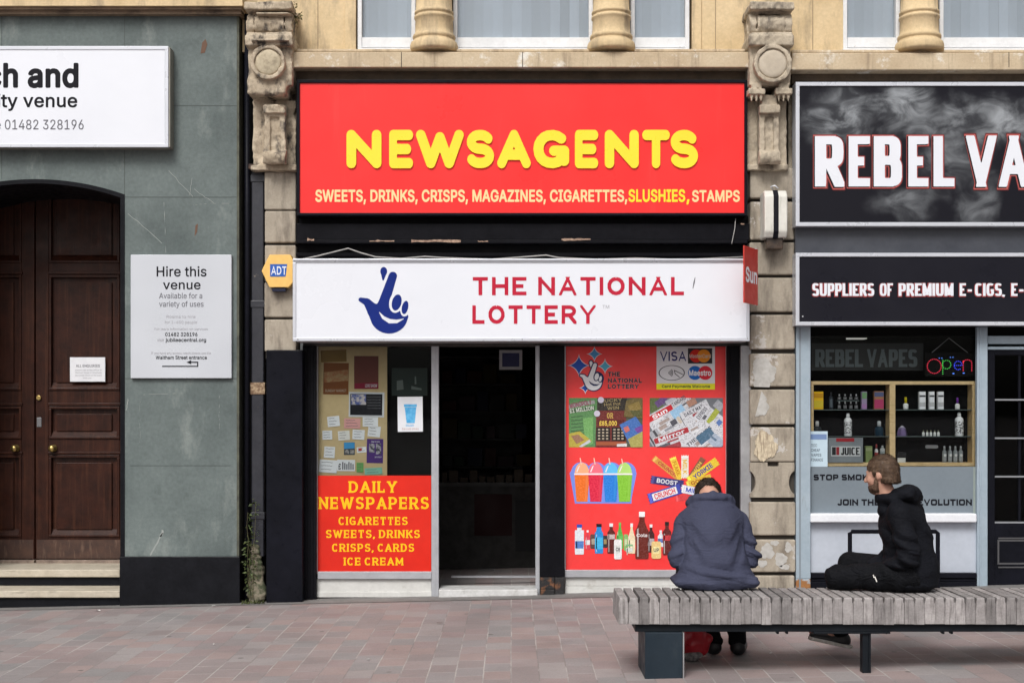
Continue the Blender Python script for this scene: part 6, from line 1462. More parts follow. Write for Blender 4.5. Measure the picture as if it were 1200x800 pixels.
# slush cups, crop scale 4.443 from (655,530)
S4 = 1/4.443
def q4(x, y): return (655+x*S4, 530+y*S4)
LZ[0] = 0
halo = lambda X, Y: np.minimum.reduce([sell(X,Y,q4(c,105),52*S4*1.0,55*S4) for c in (115,195,275,350)]+[schain(X,Y,[q4(72+k*0,110),q4(92,255),q4(365,255),q4(392,110)],[16*S4,10*S4,10*S4,12*S4])]+[np.maximum(np.abs(X-q4(230,0)[0])-148*S4,np.abs(Y-q4(0,180)[1])-85*S4)])
sc_ = shape('slush_cups_print', halo, (q4(55,0)[0],q4(0,35)[1],q4(410,0)[0],q4(0,280)[1]), (.18,.26,.72), GPN, 160)
for cx, c, cl in ((120,(.78,.16,.02),(.84,.40,.22)),(192,(.66,.02,.06),(.80,.16,.22)),(270,(.02,.20,.66),(.12,.48,.80)),(342,(.22,.52,.04),(.42,.68,.18))):
    b = [q4(cx-40,112),q4(cx+40,112),q4(cx+29,256),q4(cx-29,256)]
    cup = decal('slush_cup', b, c, sc_, layer())
    x, yy = q4(cx,112)
    t = MB(); pshape(t, lambda X, Y: np.maximum(sell(X,Y,(x,yy),38*S4,60*S4), Y-yy), x-10,yy-15,x+10,yy+1, layer(), 0, 70); obj('domed_lid', t, flat(cl), cup)
    t = MB(); Yl = layer(); ppoly(t, [q4(cx-41,108),q4(cx+41,108),q4(cx+40,116),q4(cx-40,116)], Yl, 0); ppoly(t, [q4(cx-18,72),q4(cx-10,66),q4(cx-24,102),q4(cx-30,100)], Yl, 0); obj('rim', t, flat((.80,.72,.76)), cup)
    t = MB(); Yl = layer(); ppoly(t, [q4(cx-12,28),q4(cx-7,28),q4(cx-1,62),q4(cx-7,62)] if cx < 300 else [q4(cx-18,32),q4(cx-13,32),q4(cx-6,62),q4(cx-12,62)], Yl, 0); obj('straw', t, flat((.80,.52,.42)), cup)
    t = MB(); Yl = layer(); ppoly(t, [q4(cx+20,120),q4(cx+32,120),q4(cx+23,250),q4(cx+14,250)], Yl, 0); obj('shine', t, flat(tuple(.75*p+.2*q for p, q in zip(c, cl)),.4), cup)
# chocolate bars
LZ[0] = 0
bars = [((610,240),(745,225),30,(.60,.05,.06),(.78,.05,.05),''),((495,30),(632,140),30,(.62,.30,.06),(.42,.05,.05),'CRUNCH'),((592,28),(632,135),34,(.78,.52,.05),(.5,.2,.02),'FLAKE'),((656,18),(656,130),38,(.72,.68,.60),(.66,.40,.05),'MILK'),
        ((750,32),(680,140),30,(.22,.09,.05),(.6,.42,.10),'TWIN'),((822,45),(678,148),44,(.72,.52,.04),(.03,.05,.28),'YORKIE'),((790,128),(668,168),36,(.66,.44,.05),(.35,.1,.02),'GOLD'),
        ((482,140),(645,165),40,(.035,.035,.16),(.65,.66,.7),'BOOST'),((640,188),(765,212),42,(.60,.62,.74),(.03,.06,.40),'Milky'),((470,240),(632,188),52,(.05,.07,.38),(.74,.74,.76),'CRUNCH')]
for a, b, w_, c, c2, s in bars:
    cx, cy = (a[0]+b[0])/2, (a[1]+b[1])/2; L_ = math.hypot(b[0]-a[0], b[1]-a[1]); an = math.degrees(math.atan2(b[1]-a[1], b[0]-a[0]))
    if an > 90: an -= 180
    if an < -90: an += 180
    cc, ss_ = math.cos(R(an)), math.sin(R(an)); lo_ = lambda u, v: q4(cx+u*cc-v*ss_, cy+u*ss_+v*cc)
    n = 6; h = L_/2; pts = []
    for k in range(n+1): pts.append(lo_(-h+(0 if k%2 else -6), -w_/2+w_*k/n))
    for k in range(n+1): pts.append(lo_(h+(0 if k%2 else 6), w_/2-w_*k/n))
    bar = decal('chocolate_bar', pts, c)
    inner = [lo_(-h*.78,-w_*.36),lo_(h*.78,-w_*.36),lo_(h*.78,w_*.36),lo_(-h*.78,w_*.36)]
    if s in ('CRUNCH','Milky') and c[2] > .3: decal('label', inner, (.74,.74,.77), bar)
    if s:
        x0, yy0 = q4(cx-h*.66, cy-w_*.26); x1, yy1 = q4(cx+h*.66, cy+w_*.26)
        tc = (.60,.04,.06) if s == 'CRUNCH' and c[2] > .3 else c2
        text(bar, s, x0, x1, yy0, yy1, layer(), 'inter5', flat(tc), 0, rot=an)
    decal('end_stripe', [lo_(-h,-w_*.5),lo_(-h*.84,-w_*.5),lo_(-h*.84,w_*.5),lo_(-h,w_*.5)], tuple(min(.8,q*1.5+.03) for q in c), bar)
# bottles and cans
LZ[0] = 0
def bottle(x0, x1, y0, y1, c, cap, lab, neck=.36, shoulder=.34, labt=.5, labb=.75, wavy=False, s=''):
    cx, w_, h = (x0+x1)/2, (x1-x0)/2, y1-y0
    nw = w_*neck
    pr = [(nw,0),(nw,.16),(nw*1.1,.20),(w_*.75,shoulder*.85),(w_,shoulder),(w_,.55),(w_*(.86 if wavy else 1),.72),(w_,.9),(w_*.96,.985),(w_*.85,1.0)]
    pts = [q4(cx-a, y0+b*h) for a, b in pr]+[q4(cx+a, y0+b*h) for a, b in reversed(pr)]
    Y1, Y2, Y3 = layer(), layer(), layer()
    b_ = decal('bottle', pts, c, GPN, Y1)
    decal('cap', [q4(cx-nw*1.15,y0-.01*h),q4(cx+nw*1.15,y0-.01*h),q4(cx+nw*1.15,y0+.1*h),q4(cx-nw*1.15,y0+.1*h)], cap, b_, Y2)
    if lab: decal('label', [q4(cx-w_*.97,y0+labt*h),q4(cx+w_*.97,y0+labt*h),q4(cx+w_*.92,y0+labb*h),q4(cx-w_*.92,y0+labb*h)], lab, b_, Y2)
    decal('highlight', [q4(cx-w_*.72,y0+.36*h),q4(cx-w_*.5,y0+.34*h),q4(cx-w_*.5,y0+.95*h),q4(cx-w_*.72,y0+.95*h)], tuple(min(.85,.5*q+.35) for q in c), b_, Y2)
    if s:
        u0, v0 = q4(cx-w_*.8, y0+(labt+labb)/2*h-7); u1, v1 = q4(cx+w_*.8, y0+(labt+labb)/2*h+9)
        text(b_, s, u0, u1, v0, v1, Y3, 'inter3', flat((.75,.72,.72)), 0)
def can(x0, x1, y0, y1, c, lab, s=''):
    Y1, Y2, Y3 = layer(), layer(), layer(); w_ = x1-x0
    b_ = decal('drink_can', [q4(x0+w_*.1,y0),q4(x1-w_*.1,y0),q4(x1,y0+8),q4(x1,y1-8),q4(x1-w_*.1,y1),q4(x0+w_*.1,y1),q4(x0,y1-8),q4(x0,y0+8)], c, GPN, Y1)
    decal('label', [q4(x0+w_*.2,y0+(y1-y0)*.3),q4(x1-w_*.2,y0+(y1-y0)*.3),q4(x1-w_*.2,y1-(y1-y0)*.3),q4(x0+w_*.2,y1-(y1-y0)*.3)], lab, b_, Y2)
    if s: text(b_, s, q4(x0+w_*.22,0)[0], q4(x1-w_*.22,0)[0], q4(0,(y0+y1)/2-9)[1], q4(0,(y0+y1)/2+9)[1], Y3, 'inter5', flat((.08,.08,.09)), 0)
bottle(137,162,405,505,(.62,.05,.08),(.75,.75,.78),(.70,.70,.72)); can(163,196,425,500,(.10,.05,.045),(.35,.30,.24)); can(228,254,432,495,(.03,.03,.035),(.30,.22,.10))
bottle(515,545,405,490,(.70,.71,.76),(.66,.67,.72),(.12,.18,.45)); can(338,360,425,510,(.22,.44,.14),(.55,.60,.40)); bottle(462,497,375,520,(.055,.012,.012),(.74,.74,.76),(.42,.36,.38))
bottle(83,130,375,530,(.66,.71,.78),(.03,.08,.42),(.08,.20,.52),.5,.2,.55,.8); bottle(187,230,372,525,(.02,.24,.60),(.015,.015,.02),(.05,.42,.74),.55,.3,.45,.85)
bottle(252,292,370,525,(.10,.014,.012),(.72,.72,.74),(.50,.42,.42),.4,.3,.36,.52,True); bottle(300,335,365,500,(.09,.40,.07),(.20,.45,.12),(.12,.46,.10),.3,.5)
bottle(360,397,370,525,(.74,.62,.42),(.76,.76,.78),(.78,.70,.50),.32,.45,.55,.8); bottle(348,386,478,535,(.20,.42,.22),(.2,.42,.22),(.58,.62,.56),.8,.1,.3,.7)
bottle(540,585,362,533,(.11,.014,.014),(.02,.02,.02),(.50,.04,.05),.4,.3,.4,.56,True)
bottle(397,467,310,553,(.13,.018,.012),(.78,.78,.80),None,.38,.40,.42,.56,True,'Cola')
can(287,327,452,555,(.74,.73,.74),(.60,.62,.60),'C8'); can(482,532,462,552,(.72,.52,.22),(.78,.68,.34),'UP')

# ------------------------------------------------------------------ the vape shop
VS = thing('vape_shopfront', 'vape shop front with pale blue framed window, white lower panel and black glazed door', 'shopfront', (PX(1060,.05), .05, .05))
t = MB(); t.pbox(932,266,1460,297,-.06,.4); t.pbox(932,95,1460,266,.0,.3); obj('fascia', t, mat('dark_grey_band', (.032,.036,.048), .45, (.045,.05,.063), 3, var=.1), VS)
t = MB(); t.pbox(932,380,1460,393.5,.10,.3); obj('head', t, M_dark, VS)
t = MB(); t.pbox(933,382,950,678,-.01,.22); obj('corner_post', t, M_pblue, VS, bev=.006)
t = MB(); t.pbox(933,678,950,705,-.008,.22); obj('rusted_foot', t, mat('rust_through_blue_paint', (.34,.40,.45), .6, (.30,.13,.04), 9, .42,.5, var=.2, bump=.4), VS, bev=.006)
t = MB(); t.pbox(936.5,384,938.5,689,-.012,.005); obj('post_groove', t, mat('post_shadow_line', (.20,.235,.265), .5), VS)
t = MB(); t.pbox(1145,383,1157.5,700,.02,.05); t.pbox(1148,383,1150,700,.012,.01); obj('door_post', t, M_pblue, VS, bev=.005)
t = MB(); t.pbox(1157.5,393.5,1296,403,.06,.15); t.pbox(1157.5,406,1296,409.5,.04,.15); obj('transom', t, M_pblue, VS, bev=.003)
t = MB(); t.pbox(1290,383,1302,700,.02,.2); obj('door_post', t, M_pblue, VS, bev=.005)
t = MB(); t.pbox(950,601.5,1145,612,-.035,.22); obj('window_rail', t, mat('white_gloss_rail', (.74,.76,.80), .3, (.66,.68,.73), 3, var=.05), VS, bev=.012, seg=3)
t = MB(); t.pbox(950,612,1145,673,.05,.15); obj('lower_panel', t, M_pwhite, VS)
t = MB(); t.pbox(950,671,1145,677,.0,.2); t.pbox(950,677.5,1145,681,.015,.2); t.pbox(950,681.5,1145,705,.01,.2); obj('base_moulding', t, M_blackclean, VS, bev=.004)
t = MB(); t.pbox(950,393.5,1145,601.5,.08,.006); obj('pane', t, G_clear, VS)
t = MB(); t.pbox(950.3,546.5,1144.7,601.8,.07,.004); fr_ = obj('frosted_band', t, M_frost, VS)
text(fr_, 'STOP SMOKING', 953.5, 1036, 555.5, 562.5, .068, 'block', M_print_dark, .0008)
text(fr_, 'JOIN THE VAPE REVOLUTION', 981.5, 1139, 584.5, 592, .068, 'block', M_print_dark, .0008)
t = MB(); t.pbox(1140.5,546.5,1144.6,601.6,.067,.002); obj('clear_edge', t, flat((.26,.30,.28)), fr_)
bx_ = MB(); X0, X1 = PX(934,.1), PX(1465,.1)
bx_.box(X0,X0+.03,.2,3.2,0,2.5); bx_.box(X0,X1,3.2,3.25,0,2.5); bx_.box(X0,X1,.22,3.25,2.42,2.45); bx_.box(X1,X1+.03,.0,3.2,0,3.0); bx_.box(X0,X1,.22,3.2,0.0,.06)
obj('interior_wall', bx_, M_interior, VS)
bk = MB(); bk.pbox(945,545,1150,680,.27,.02); obj('window_back', bk, M_dark, VS)
dr = MB(); Y = .05
dr.pbox(1158,409.5,1166,700,Y,.05); dr.pbox(1282,409.5,1290,700,Y,.05); dr.pbox(1166,409.5,1282,416,Y,.05); dr.pbox(1166,612,1282,700,Y,.05)
dr.pbox(1193.5,416,1196.5,612,Y+.01,.03); dr.pbox(1224,416,1227,612,Y+.01,.03); dr.pbox(1254,416,1257,612,Y+.01,.03)
dd_ = obj('door', dr, M_blackclean, VS, bev=.004)
t = MB()
for y in (467.3,512.3,557.3,611): t.pbox(1166,y,1282,y+1.8,Y-.004,.03)
obj('glazing_bar', t, mat('grey_glazing_bar', (.24,.25,.27), .4), dd_)  # bars are plain grey against the black door
t = MB()
for y in (629.5,663.5): t.pbox(1170,y,1278,y+1.6,Y-.006,.02)
t.frame(1169,632,1279,661,2,Y-.004,.01)
obj('panel_moulding', t, mat('worn_black_edge', (.07,.07,.075), .4), dd_)
t = MB(); t.pbox(1166,416,1282,612,Y+.02,.005); obj('pane', t, G_clear, dd_)
t = MB(); t.pbox(1302,393,1460,700,.06,.2); obj('side_panel', t, M_blackclean, VS)

S3 = thing('vape_fascia_sign', 'large black fascia sign with grey smoke and white REBEL VAPES lettering', 'shop sign', P(1190,265,-.15))
Y = -.15
t = MB(); t.frame(932.5,96.2,1447,265,4.6,Y,.15); obj('frame', t, M_silver, S3, bev=.003)
def smoke_mat():
    m = bpy.data.materials.new('smoke_print'); m.use_nodes = True
    nt = m.node_tree; N = nt.nodes; L = nt.links; b = N['Principled BSDF']
    g = N.new('ShaderNodeNewGeometry')
    def noise(sc, det, dist, off, scl=(1,1,1), ro=.55):
        mp = N.new('ShaderNodeMapping'); mp.inputs['Location'].default_value = off; mp.inputs['Scale'].default_value = scl
        L.new(g.outputs['Position'], mp.inputs['Vector'])
        n = N.new('ShaderNodeTexNoise'); n.inputs['Scale'].default_value = sc; n.inputs['Detail'].default_value = det; n.inputs['Distortion'].default_value = dist; n.inputs['Roughness'].default_value = ro
        L.new(mp.outputs[0], n.inputs['Vector']); return n.outputs['Fac']
    def rng(s, a, bb, c=0, d=1):
        n = N.new('ShaderNodeMapRange'); n.interpolation_type = 'SMOOTHSTEP'
        for i, v in enumerate((a,bb,c,d)): n.inputs[i+1].default_value = v
        L.new(s, n.inputs[0]); return n.outputs[0]
    def op(o, a, bb):
        n = N.new('ShaderNodeMath'); n.operation = o
        for i, v in enumerate((a,bb)):
            if hasattr(v,'is_linked'): L.new(v, n.inputs[i])
            else: n.inputs[i].default_value = v
        return n.outputs[0]
    sp = N.new('ShaderNodeSeparateXYZ'); L.new(g.outputs['Position'], sp.inputs[0])
    zc, zt = PZ(160,Y), PZ(97,Y)
    fine = rng(noise(3.0,8,1.3,(4.1,0,.7),(1,1,1.4),.55), .34, .70, .12, 1.0)
    dn = N.new('ShaderNodeTexNoise'); dn.inputs['Scale'].default_value = 3.2; dn.inputs['Detail'].default_value = 6; L.new(g.outputs['Position'], dn.inputs['Vector'])
    dv = N.new('ShaderNodeVectorMath'); dv.operation = 'MULTIPLY_ADD'; dv.inputs[1].default_value = (.55,0,.42); dv.inputs[2].default_value = (-.275,0,-.21); L.new(dn.outputs['Color'], dv.inputs[0])
    pv = N.new('ShaderNodeVectorMath'); pv.operation = 'ADD'; L.new(g.outputs['Position'], pv.inputs[0]); L.new(dv.outputs[0], pv.inputs[1])
    f = None      # plumes of the printed smoke, placed on the sign
    for x, y, rx, ry, st in ((990,136,48,40,1),(1004,112,30,20,.6),(1062,121,48,30,1),(1100,142,85,22,.7),(1168,143,75,32,.9),(1122,186,45,40,.55),(1066,238,50,26,.5),(1146,240,26,34,.4),(1245,150,70,40,.8),(1340,135,80,45,.8),(1300,230,60,30,.4)):
        mp = N.new('ShaderNodeMapping'); k = F/(DIST+Y); sx_, sz_ = k/rx, k/ry
        mp.inputs['Scale'].default_value = (sx_,0,sz_); mp.inputs['Location'].default_value = (-PX(x,Y)*sx_,0,-PZ(y,Y)*sz_); L.new(pv.outputs[0], mp.inputs['Vector'])
        ln = N.new('ShaderNodeVectorMath'); ln.operation = 'LENGTH'; L.new(mp.outputs[0], ln.inputs[0])
        q = rng(ln.outputs['Value'], 1.15, .15, 0, st); f = q if f is None else op('MAXIMUM', f, q)
    f = op('MULTIPLY', f, fine)
    mx = N.new('ShaderNodeMix'); mx.data_type = 'RGBA'; L.new(f, mx.inputs[0]); mx.inputs[6].default_value = (.0075,.0075,.012,1); mx.inputs[7].default_value = (.35,.375,.40,1)
    L.new(mx.outputs[2], b.inputs['Base Color']); b.inputs['Roughness'].default_value = .4; b.inputs['Specular IOR Level'].default_value = .15
    return m
t = MB(); t.pbox(937,100.6,1442.6,260.6,Y+.012,.03); obj('face', t, smoke_mat(), S3)
g_, lo_x, hi_x = lay('REBEL VAPES', 'impact')
def rebel(st, dx, dy, Yk, m_, nm, dep=.0):
    mb = MB()
    for ch, a, b in (('R',955,989.5),('E',994.5,1019.5),('B',1024,1057),('E',1064.5,1088),('L',1094,1118.5),('V',1132,1168),('A',1170.5,1206),('P',1211,1243),('E',1249,1272),('S',1276,1308)):
        gr = (float(st.split('+')[1])/100 if '+' in st else 0)*60
        letters(mb, ch, a-gr*.55+dx, b+gr*.55+dx, 159+dy, 219+dy, Yk, st, dep)
    obj(nm, mb, m_, S3)
rebel('impact+6', -.6, .6, Y+.0095, flat((.13,.028,.030)), 'letter_glow')
rebel('impact+4', -.8, .7, Y+.0085, flat((.42,.10,.09)), 'letter_glow')
rebel('impact+1', -1.3, .9, Y+.0075, flat((.02,.012,.014)), 'letter_shadow')
rebel('impact', 0, 0, Y+.0065, M_white, 'lettering')
S4s = thing('supplier_sign', 'long low black sign listing premium e-cigs under the smoky fascia', 'shop sign', P(1190,381,-.13))
t = MB(); t.frame(932.5,296.3,1447,381.3,4.4,Y,.14); obj('frame', t, M_silver, S4s, bev=.003)
t = MB(); t.pbox(936.9,300.6,1442.6,377,Y+.012,.03); obj('face', t, mat('black_sign_face', (.0095,.0095,.015), .35, var=.1, vscale=6, spec=.15), S4s)
for st, dx, dy, Yk, m_, nm in (('impact+7',-.5,.5,Y+.0105,flat((.30,.05,.05)),'letter_glow'),('impact',0,0,Y+.0085,M_white,'lettering')):
    for s, a, b in (('SUPPLIERS',952,1024.5),('OF',1031,1046.5),('PREMIUM',1053,1117.5),('E',1124.5,1132),('-',1134,1139),('CIGS,',1142.5,1178),('E',1185,1192.5),('-',1194.5,1199.5),('LIQUIDS',1203,1262)):
        text(S4s, s, a+dx-(.4 if '+' in st else 0), b+dx+(.4 if '+' in st else 0), 331.7+dy, 346.8+dy, Yk, st, m_, 0, nm)
t = MB(); t.disc_y(PX(941,Y), PZ(370.5,Y), Y+.009, Y+.02, .006, 10); obj('screw', t, M_silver, S4s)

# inside the vape window
NM = thing('window_name_sign', 'dim dark name board reading REBEL VAPES behind the upper vape window', 'sign', P(1015,432,.32))
t = MB(); t.pbox(951,402,1082,434,.33,.01); obj('board', t, mat('dark_board', (.012,.013,.015), .6), NM)
text(NM, 'REBEL VAPES', 955.5, 1075, 409, 430, .327, 'impact', flat((.14,.165,.18)), .001)
OS = thing('open_sign', 'red, green and blue dotted LED Open sign hanging in the vape window', 'LED sign', P(1113,442,.2))
Y = .20
t = MB(); t.pbox(1084,413,1142,441,Y+.01,.012); obj('board', t, M_dark, OS, bev=.003)
t = MB(); t.tube([P(1092,413,Y+.015), P(1112,396,Y+.015), P(1134,413,Y+.015)], .003, 6); obj('hanging_chain', t, M_greyjamb, OS)
def led(name, c, chains, e=3.0):
    mb = MB(); pitch = 2.2
    for pts in chains:
        d = [0]
        for i in range(1,len(pts)): d.append(d[-1]+math.dist(pts[i],pts[i-1]))
        n = max(1, round(d[-1]/pitch))
        for k in range(n+1):
            s = d[-1]*k/n; i = max(j for j in range(len(d)) if d[j] <= s+1e-9); i = min(i, len(pts)-2)
            u = (s-d[i])/max(1e-9, d[i+1]-d[i]); x = pts[i][0]+(pts[i+1][0]-pts[i][0])*u; y = pts[i][1]+(pts[i+1][1]-pts[i][1])*u
            mb.disc_y(PX(x,Y), PZ(y,Y), Y, Y+.012, .0033, 8)
    obj(name, mb, mat('led_'+name, c, .5, emit=e*.5), OS)
el = lambda cx, cy, rx, ry, a0, a1, n=24: [(cx+rx*math.cos(R(a0+(a1-a0)*k/n)), cy+ry*math.sin(R(a0+(a1-a0)*k/n))) for k in range(n+1)]
led('red_letter', (.9,.04,.09), [el(1095,429,8.2,8.4,0,345), [(1129,434),(1129,422)]+el(1134,425,5,3.5,180,360)+[(1139,434)]], 1.6)
led('green_letter', (.10,.75,.12), [[(1105,438),(1105,422)]]+[el(1109.5,427,5,5,180,520)], 1.2)
led('blue_letter', (.05,.08,.95), [[(1119,428),(1127,428)]+el(1123,428,4.6,5,0,-300,20)], 1.8)
led('blue_border', (.10,.25,.95), [[(1101,419.5),(1104,419.5)],[(1114,418.5),(1117,418.5)],[(1117,437.5),(1118,437.5)],[(1129,437),(1130,437)]], 2.5)
LP = MB(); LP.pbox(995,394.6,1016,397,1.6,.12)
tag(obj('ceiling_light', LP, mat('dim_ceiling_lamp', (.9,.88,.8), .5, emit=.35)), 'slim ceiling light inside the vape shop above the name board', 'light')

CB = thing('display_cabinet', 'pale wooden display cabinet with glass shelves in the vape shop window', 'cabinet', P(1047,546,.25))
Y = .12
t = MB(); t.pbox(950.5,446.5,1145,450.5,Y,.134); obj('top_rail', t, mat('pine', (.86,.62,.33), .5, (.78,.54,.27), 8, var=.1, stain=(.60,.40,.18), sscale=(3,3,60)), CB, bev=.003)
pine = MATS['pine']
for n_, a, b, c, d in (('bottom_rail',950.5,541.8,1145,546),('stile',950.5,450.5,953.5,541.8),('stile',1042.5,450.5,1049.3,541.8),('stile',1139.5,450.5,1145,541.8)):
    t = MB(); t.pbox(a,b,c,d,Y+(0 if 'rail' in n_ else .003),.13); obj(n_, t, pine, CB, bev=.002)
t = MB(); t.pbox(948,446,1148,546,Y+.135,.02); obj('back', t, mat('black_cabinet_back', (.004,.004,.005), .8, spec=.1), CB)
gsm = mat('glass_shelf', (.10,.13,.13), .15, spec=.7)
for a, b in ((953.5,1042.5),(1049.3,1139.5)):
    for y in (479.6,510.8):
        t = MB(); t.pbox(a,y,b,y+.9,Y+.02,.11); obj('shelf', t, gsm, CB)
VG = 'bottles and boxes shown in the vape cabinet'
YI = Y+.045
q9 = lambda x, y: (930+x/4.444, 420+y/4.444)
def vbox(label, x0, y0, x1, y1, c, bands=(), name='carton', zb=None, s=''):
    a, b = q9(x0,y0), q9(x1,y1)
    t = MB(); t.pbox(a[0],a[1],b[0],b[1] if zb is None else zb,YI,.04); o = obj(name, t, flat(c,.4), bev=.0015)
    tag(o, label, 'box' if name in ('carton',) else name.replace('_',' '), VG)
    for (f0, f1, cb_) in bands:
        m_ = MB(); m_.pbox(a[0]+.25, a[1]+(b[1]-a[1])*f0, b[0]-.25, a[1]+(b[1]-a[1])*f1, YI-.0015, .003); obj('label', m_, flat(cb_,.4), o)
    return o
def vbottle(label, x0, y0, x1, y1, c, cap, capf=.22, lab=None, prof=None, zb=None):
    a, b = q9(x0,y0), q9(x1,y1); zt, zb_ = PZ(a[1],YI), PZ(b[1] if zb is None else zb,YI)
    r = (PX(b[0],YI)-PX(a[0],YI))/2; cx = (PX(a[0],YI)+PX(b[0],YI))/2; h = zt-zb_; cy = YI+r*.5+.01
    o = obj('bottle', MB().lathe(cx, cy, [(r*.9,zb_),(r,zb_+.02*h),(r,zb_+h*(.88-capf)),(r*.85,zb_+h*(.94-capf)),(r*.42,zb_+h*(1-capf))], 18), flat(c,.3), smooth=True)
    tag(o, label, 'bottle', VG)
    obj('cap', MB().lathe(cx, cy, [(r*.45,zb_+h*(1-capf)),(r*.45,zb_+h*.93),(r*.3,zb_+h)], 14), flat(cap,.4), o, smooth=True)
    if lab: obj('label', MB().lathe(cx, cy, [(r*1.015,zb_+.12*h),(r*1.015,zb_+h*(.8-capf))], 18, R(180), R(360)), lab if not isinstance(lab, tuple) else flat(lab,.4), o)
    return o
m_sketch = mat('black_sketch_label', (.88,.88,.90), .5, (.06,.06,.07), 75, .47, .55)
vbox('bright yellow carton at the end of the top shelf', 105,172,155,264,(.88,.52,.02),((.1,.35,(.60,.30,.02)),(.5,.9,(.74,.56,.05))))
vbottle('slim dark bottle beside the bright yellow carton', 188,175,207,264,(.03,.035,.045),(.05,.05,.06),.2,(.10,.12,.14))
for k, (nm, x) in enumerate((('first',232),('second',262),('third',292),('last',320))):
    o = vbottle('small black vial with silver cap, %s of four counted from the yellow carton' % nm, x,222,x+17,264,(.02,.02,.022),(.5,.5,.52),.3,(.20,.20,.21)); o['group'] = 'small black vials on the top shelf'
    o = vbottle('small black vial standing on the riser, %s of four from the yellow carton' % nm, x,185,x+17,216,(.02,.02,.022),(.5,.5,.52),.3,(.20,.20,.21)); o['group'] = 'small black vials on the riser'
t = MB(); a, b = q9(228,217), q9(342,222); t.pbox(a[0],a[1],b[0],b[1],YI+.0,.05); tag(obj('riser', t, gsm), 'thin glass riser carrying small vials on the top cabinet shelf', 'shelf riser')
vbox('tall green and purple carton on the top shelf', 355,172,382,264,(.36,.28,.44),((.05,.4,(.18,.34,.16)),(.7,.95,(.42,.22,.46))))
vbox('orange, pink and blue carton beside the middle wooden stile', 420,170,470,264,(.40,.20,.10),((.05,.3,(.10,.12,.24)),(.45,.95,(.50,.06,.16))))
vbottle('short white bottle with a yellow cap on the top shelf', 574,200,601,264,(.88,.88,.88),(.62,.50,.02),.5)
for nm, x0, x1 in (('nearest the yellow capped bottle',655,688),('between two others like it',707,734),('nearest the purple capped bottle',752,782)):
    o = vbox('tall white carton with black print, '+nm, x0,172,x1,264,(.90,.90,.93),((.2,.3,(.08,.08,.09)),(.6,.85,(.55,.55,.58)))); o['group'] = 'white cartons on the top shelf'
vbottle('short white bottle with a purple cap on the top shelf', 845,203,869,264,(.88,.88,.88),(.16,.04,.30),.5)
vbottle('squat dark bottle with a white cap above the pale blue leaflet', 105,325,148,403,(.03,.035,.04),(.6,.6,.6),.36)
vbottle('tall white bottle with black sketch label, alone on its shelf half', 267,285,307,404,(.88,.88,.90),(.90,.90,.92),.18,m_sketch)
vbottle('squat dark blue bottle with a white cap by the middle stile', 428,325,472,404,(.012,.035,.06),(.55,.58,.6),.36)
t = MB(); a, b = q9(540,404), q9(600,350); cx = PX((a[0]+b[0])/2,YI); t.lathe(cx, YI+.03, [(.042,PZ(a[1],YI)),(.044,PZ(a[1],YI)+.02),(.03,PZ(b[1],YI)-.02),(.005,PZ(b[1],YI))], 6)
o = tag(obj('carton', t, flat((.17,.12,.26),.4)), 'purple faceted carton with a white top on the middle shelf', 'box', VG)
obj('top', MB().lathe(cx, YI+.03, [(.033,PZ(b[1],YI)-.024),(.006,PZ(b[1],YI)+.001)], 6), flat((.55,.54,.6)), o)
for nm, x in (('first',672),('second',692),('third',711),('fourth',731),('last',750)):
    o = vbottle('tiny white vial on the middle shelf, %s of five from the purple carton' % nm, x,373,x+13,404,(.86,.86,.84),(.3,.28,.2),.3); o['group'] = 'tiny white vials on the middle shelf'
vbottle('tall white bottle with black sketch label above the four grey bottles', 846,280,889,404,(.88,.88,.90),(.90,.90,.92),.18,m_sketch)
vbox('green tin on the cabinet floor beside the grey juice board', 375,455,410,541,(.20,.26,.10),((.1,.3,(.30,.34,.18)),),name='tin')
vbottle('thin white bottle with a red band on the cabinet floor', 425,445,443,541,(.60,.60,.60),(.3,.05,.05),.25,(.35,.05,.05))
vbottle('thin grey bottle beside the red banded one on the cabinet floor', 453,453,479,541,(.45,.46,.46),(.4,.42,.42),.12,(.30,.34,.34))
vbox('low black box with a white label next to the middle stile', 540,487,584,541,(.02,.02,.022),((.55,.98,(.66,.66,.64)),))
t = MB(); pshape(t, lambda X, Y: np.maximum(np.abs(X-943.5-148)-0, 0)+0*Y-99 if False else sseg(X, Y, (q9(695,458)[0],q9(695,458)[1]), (q9(744,458)[0],q9(744,458)[1]), 2.0), q9(680,440)[0],q9(680,440)[1],q9(760,475)[0],q9(760,475)[1], YI+.08, .004, 70)
tag(obj('oval_plate', t, flat((.34,.34,.36),.4)), 'grey oval name plate on the dark cabinet back', 'plate')
for nm, x in (('closest to the oval plate',778),('second from the oval plate',807),('third from the oval plate',835),('closest to the wooden end stile',863)):
    o = vbottle('grey bottle with a white round label, '+nm, x,455,x+22,541,(.26,.28,.29),(.40,.41,.42),.24,(.34,.36,.37)); o['group'] = 'grey bottles on the cabinet floor'
    a = q9(x+11,503); m_ = MB(); m_.disc_y(PX(a[0],YI), PZ(a[1],YI), YI-.004, YI+.004, .011, 14); obj('round_label', m_, flat((.70,.70,.70)), o)
LF = thing('leaflet', 'pale blue information leaflet taped low on the vape window', 'leaflet', P(957,546,.06))
Y = .07
a, b = q9(82,378), q9(177,562)
t = MB(); t.pbox(949.5,a[1],b[0],b[1],Y,.002); obj('sheet', t, flat((.46,.58,.66),.5), LF)
t = MB(); t.pbox(949.7,a[1]+3.4,b[0]-1,a[1]+9.6,Y-.001,.0005); obj('blue_band', t, flat((.16,.24,.42)), LF)
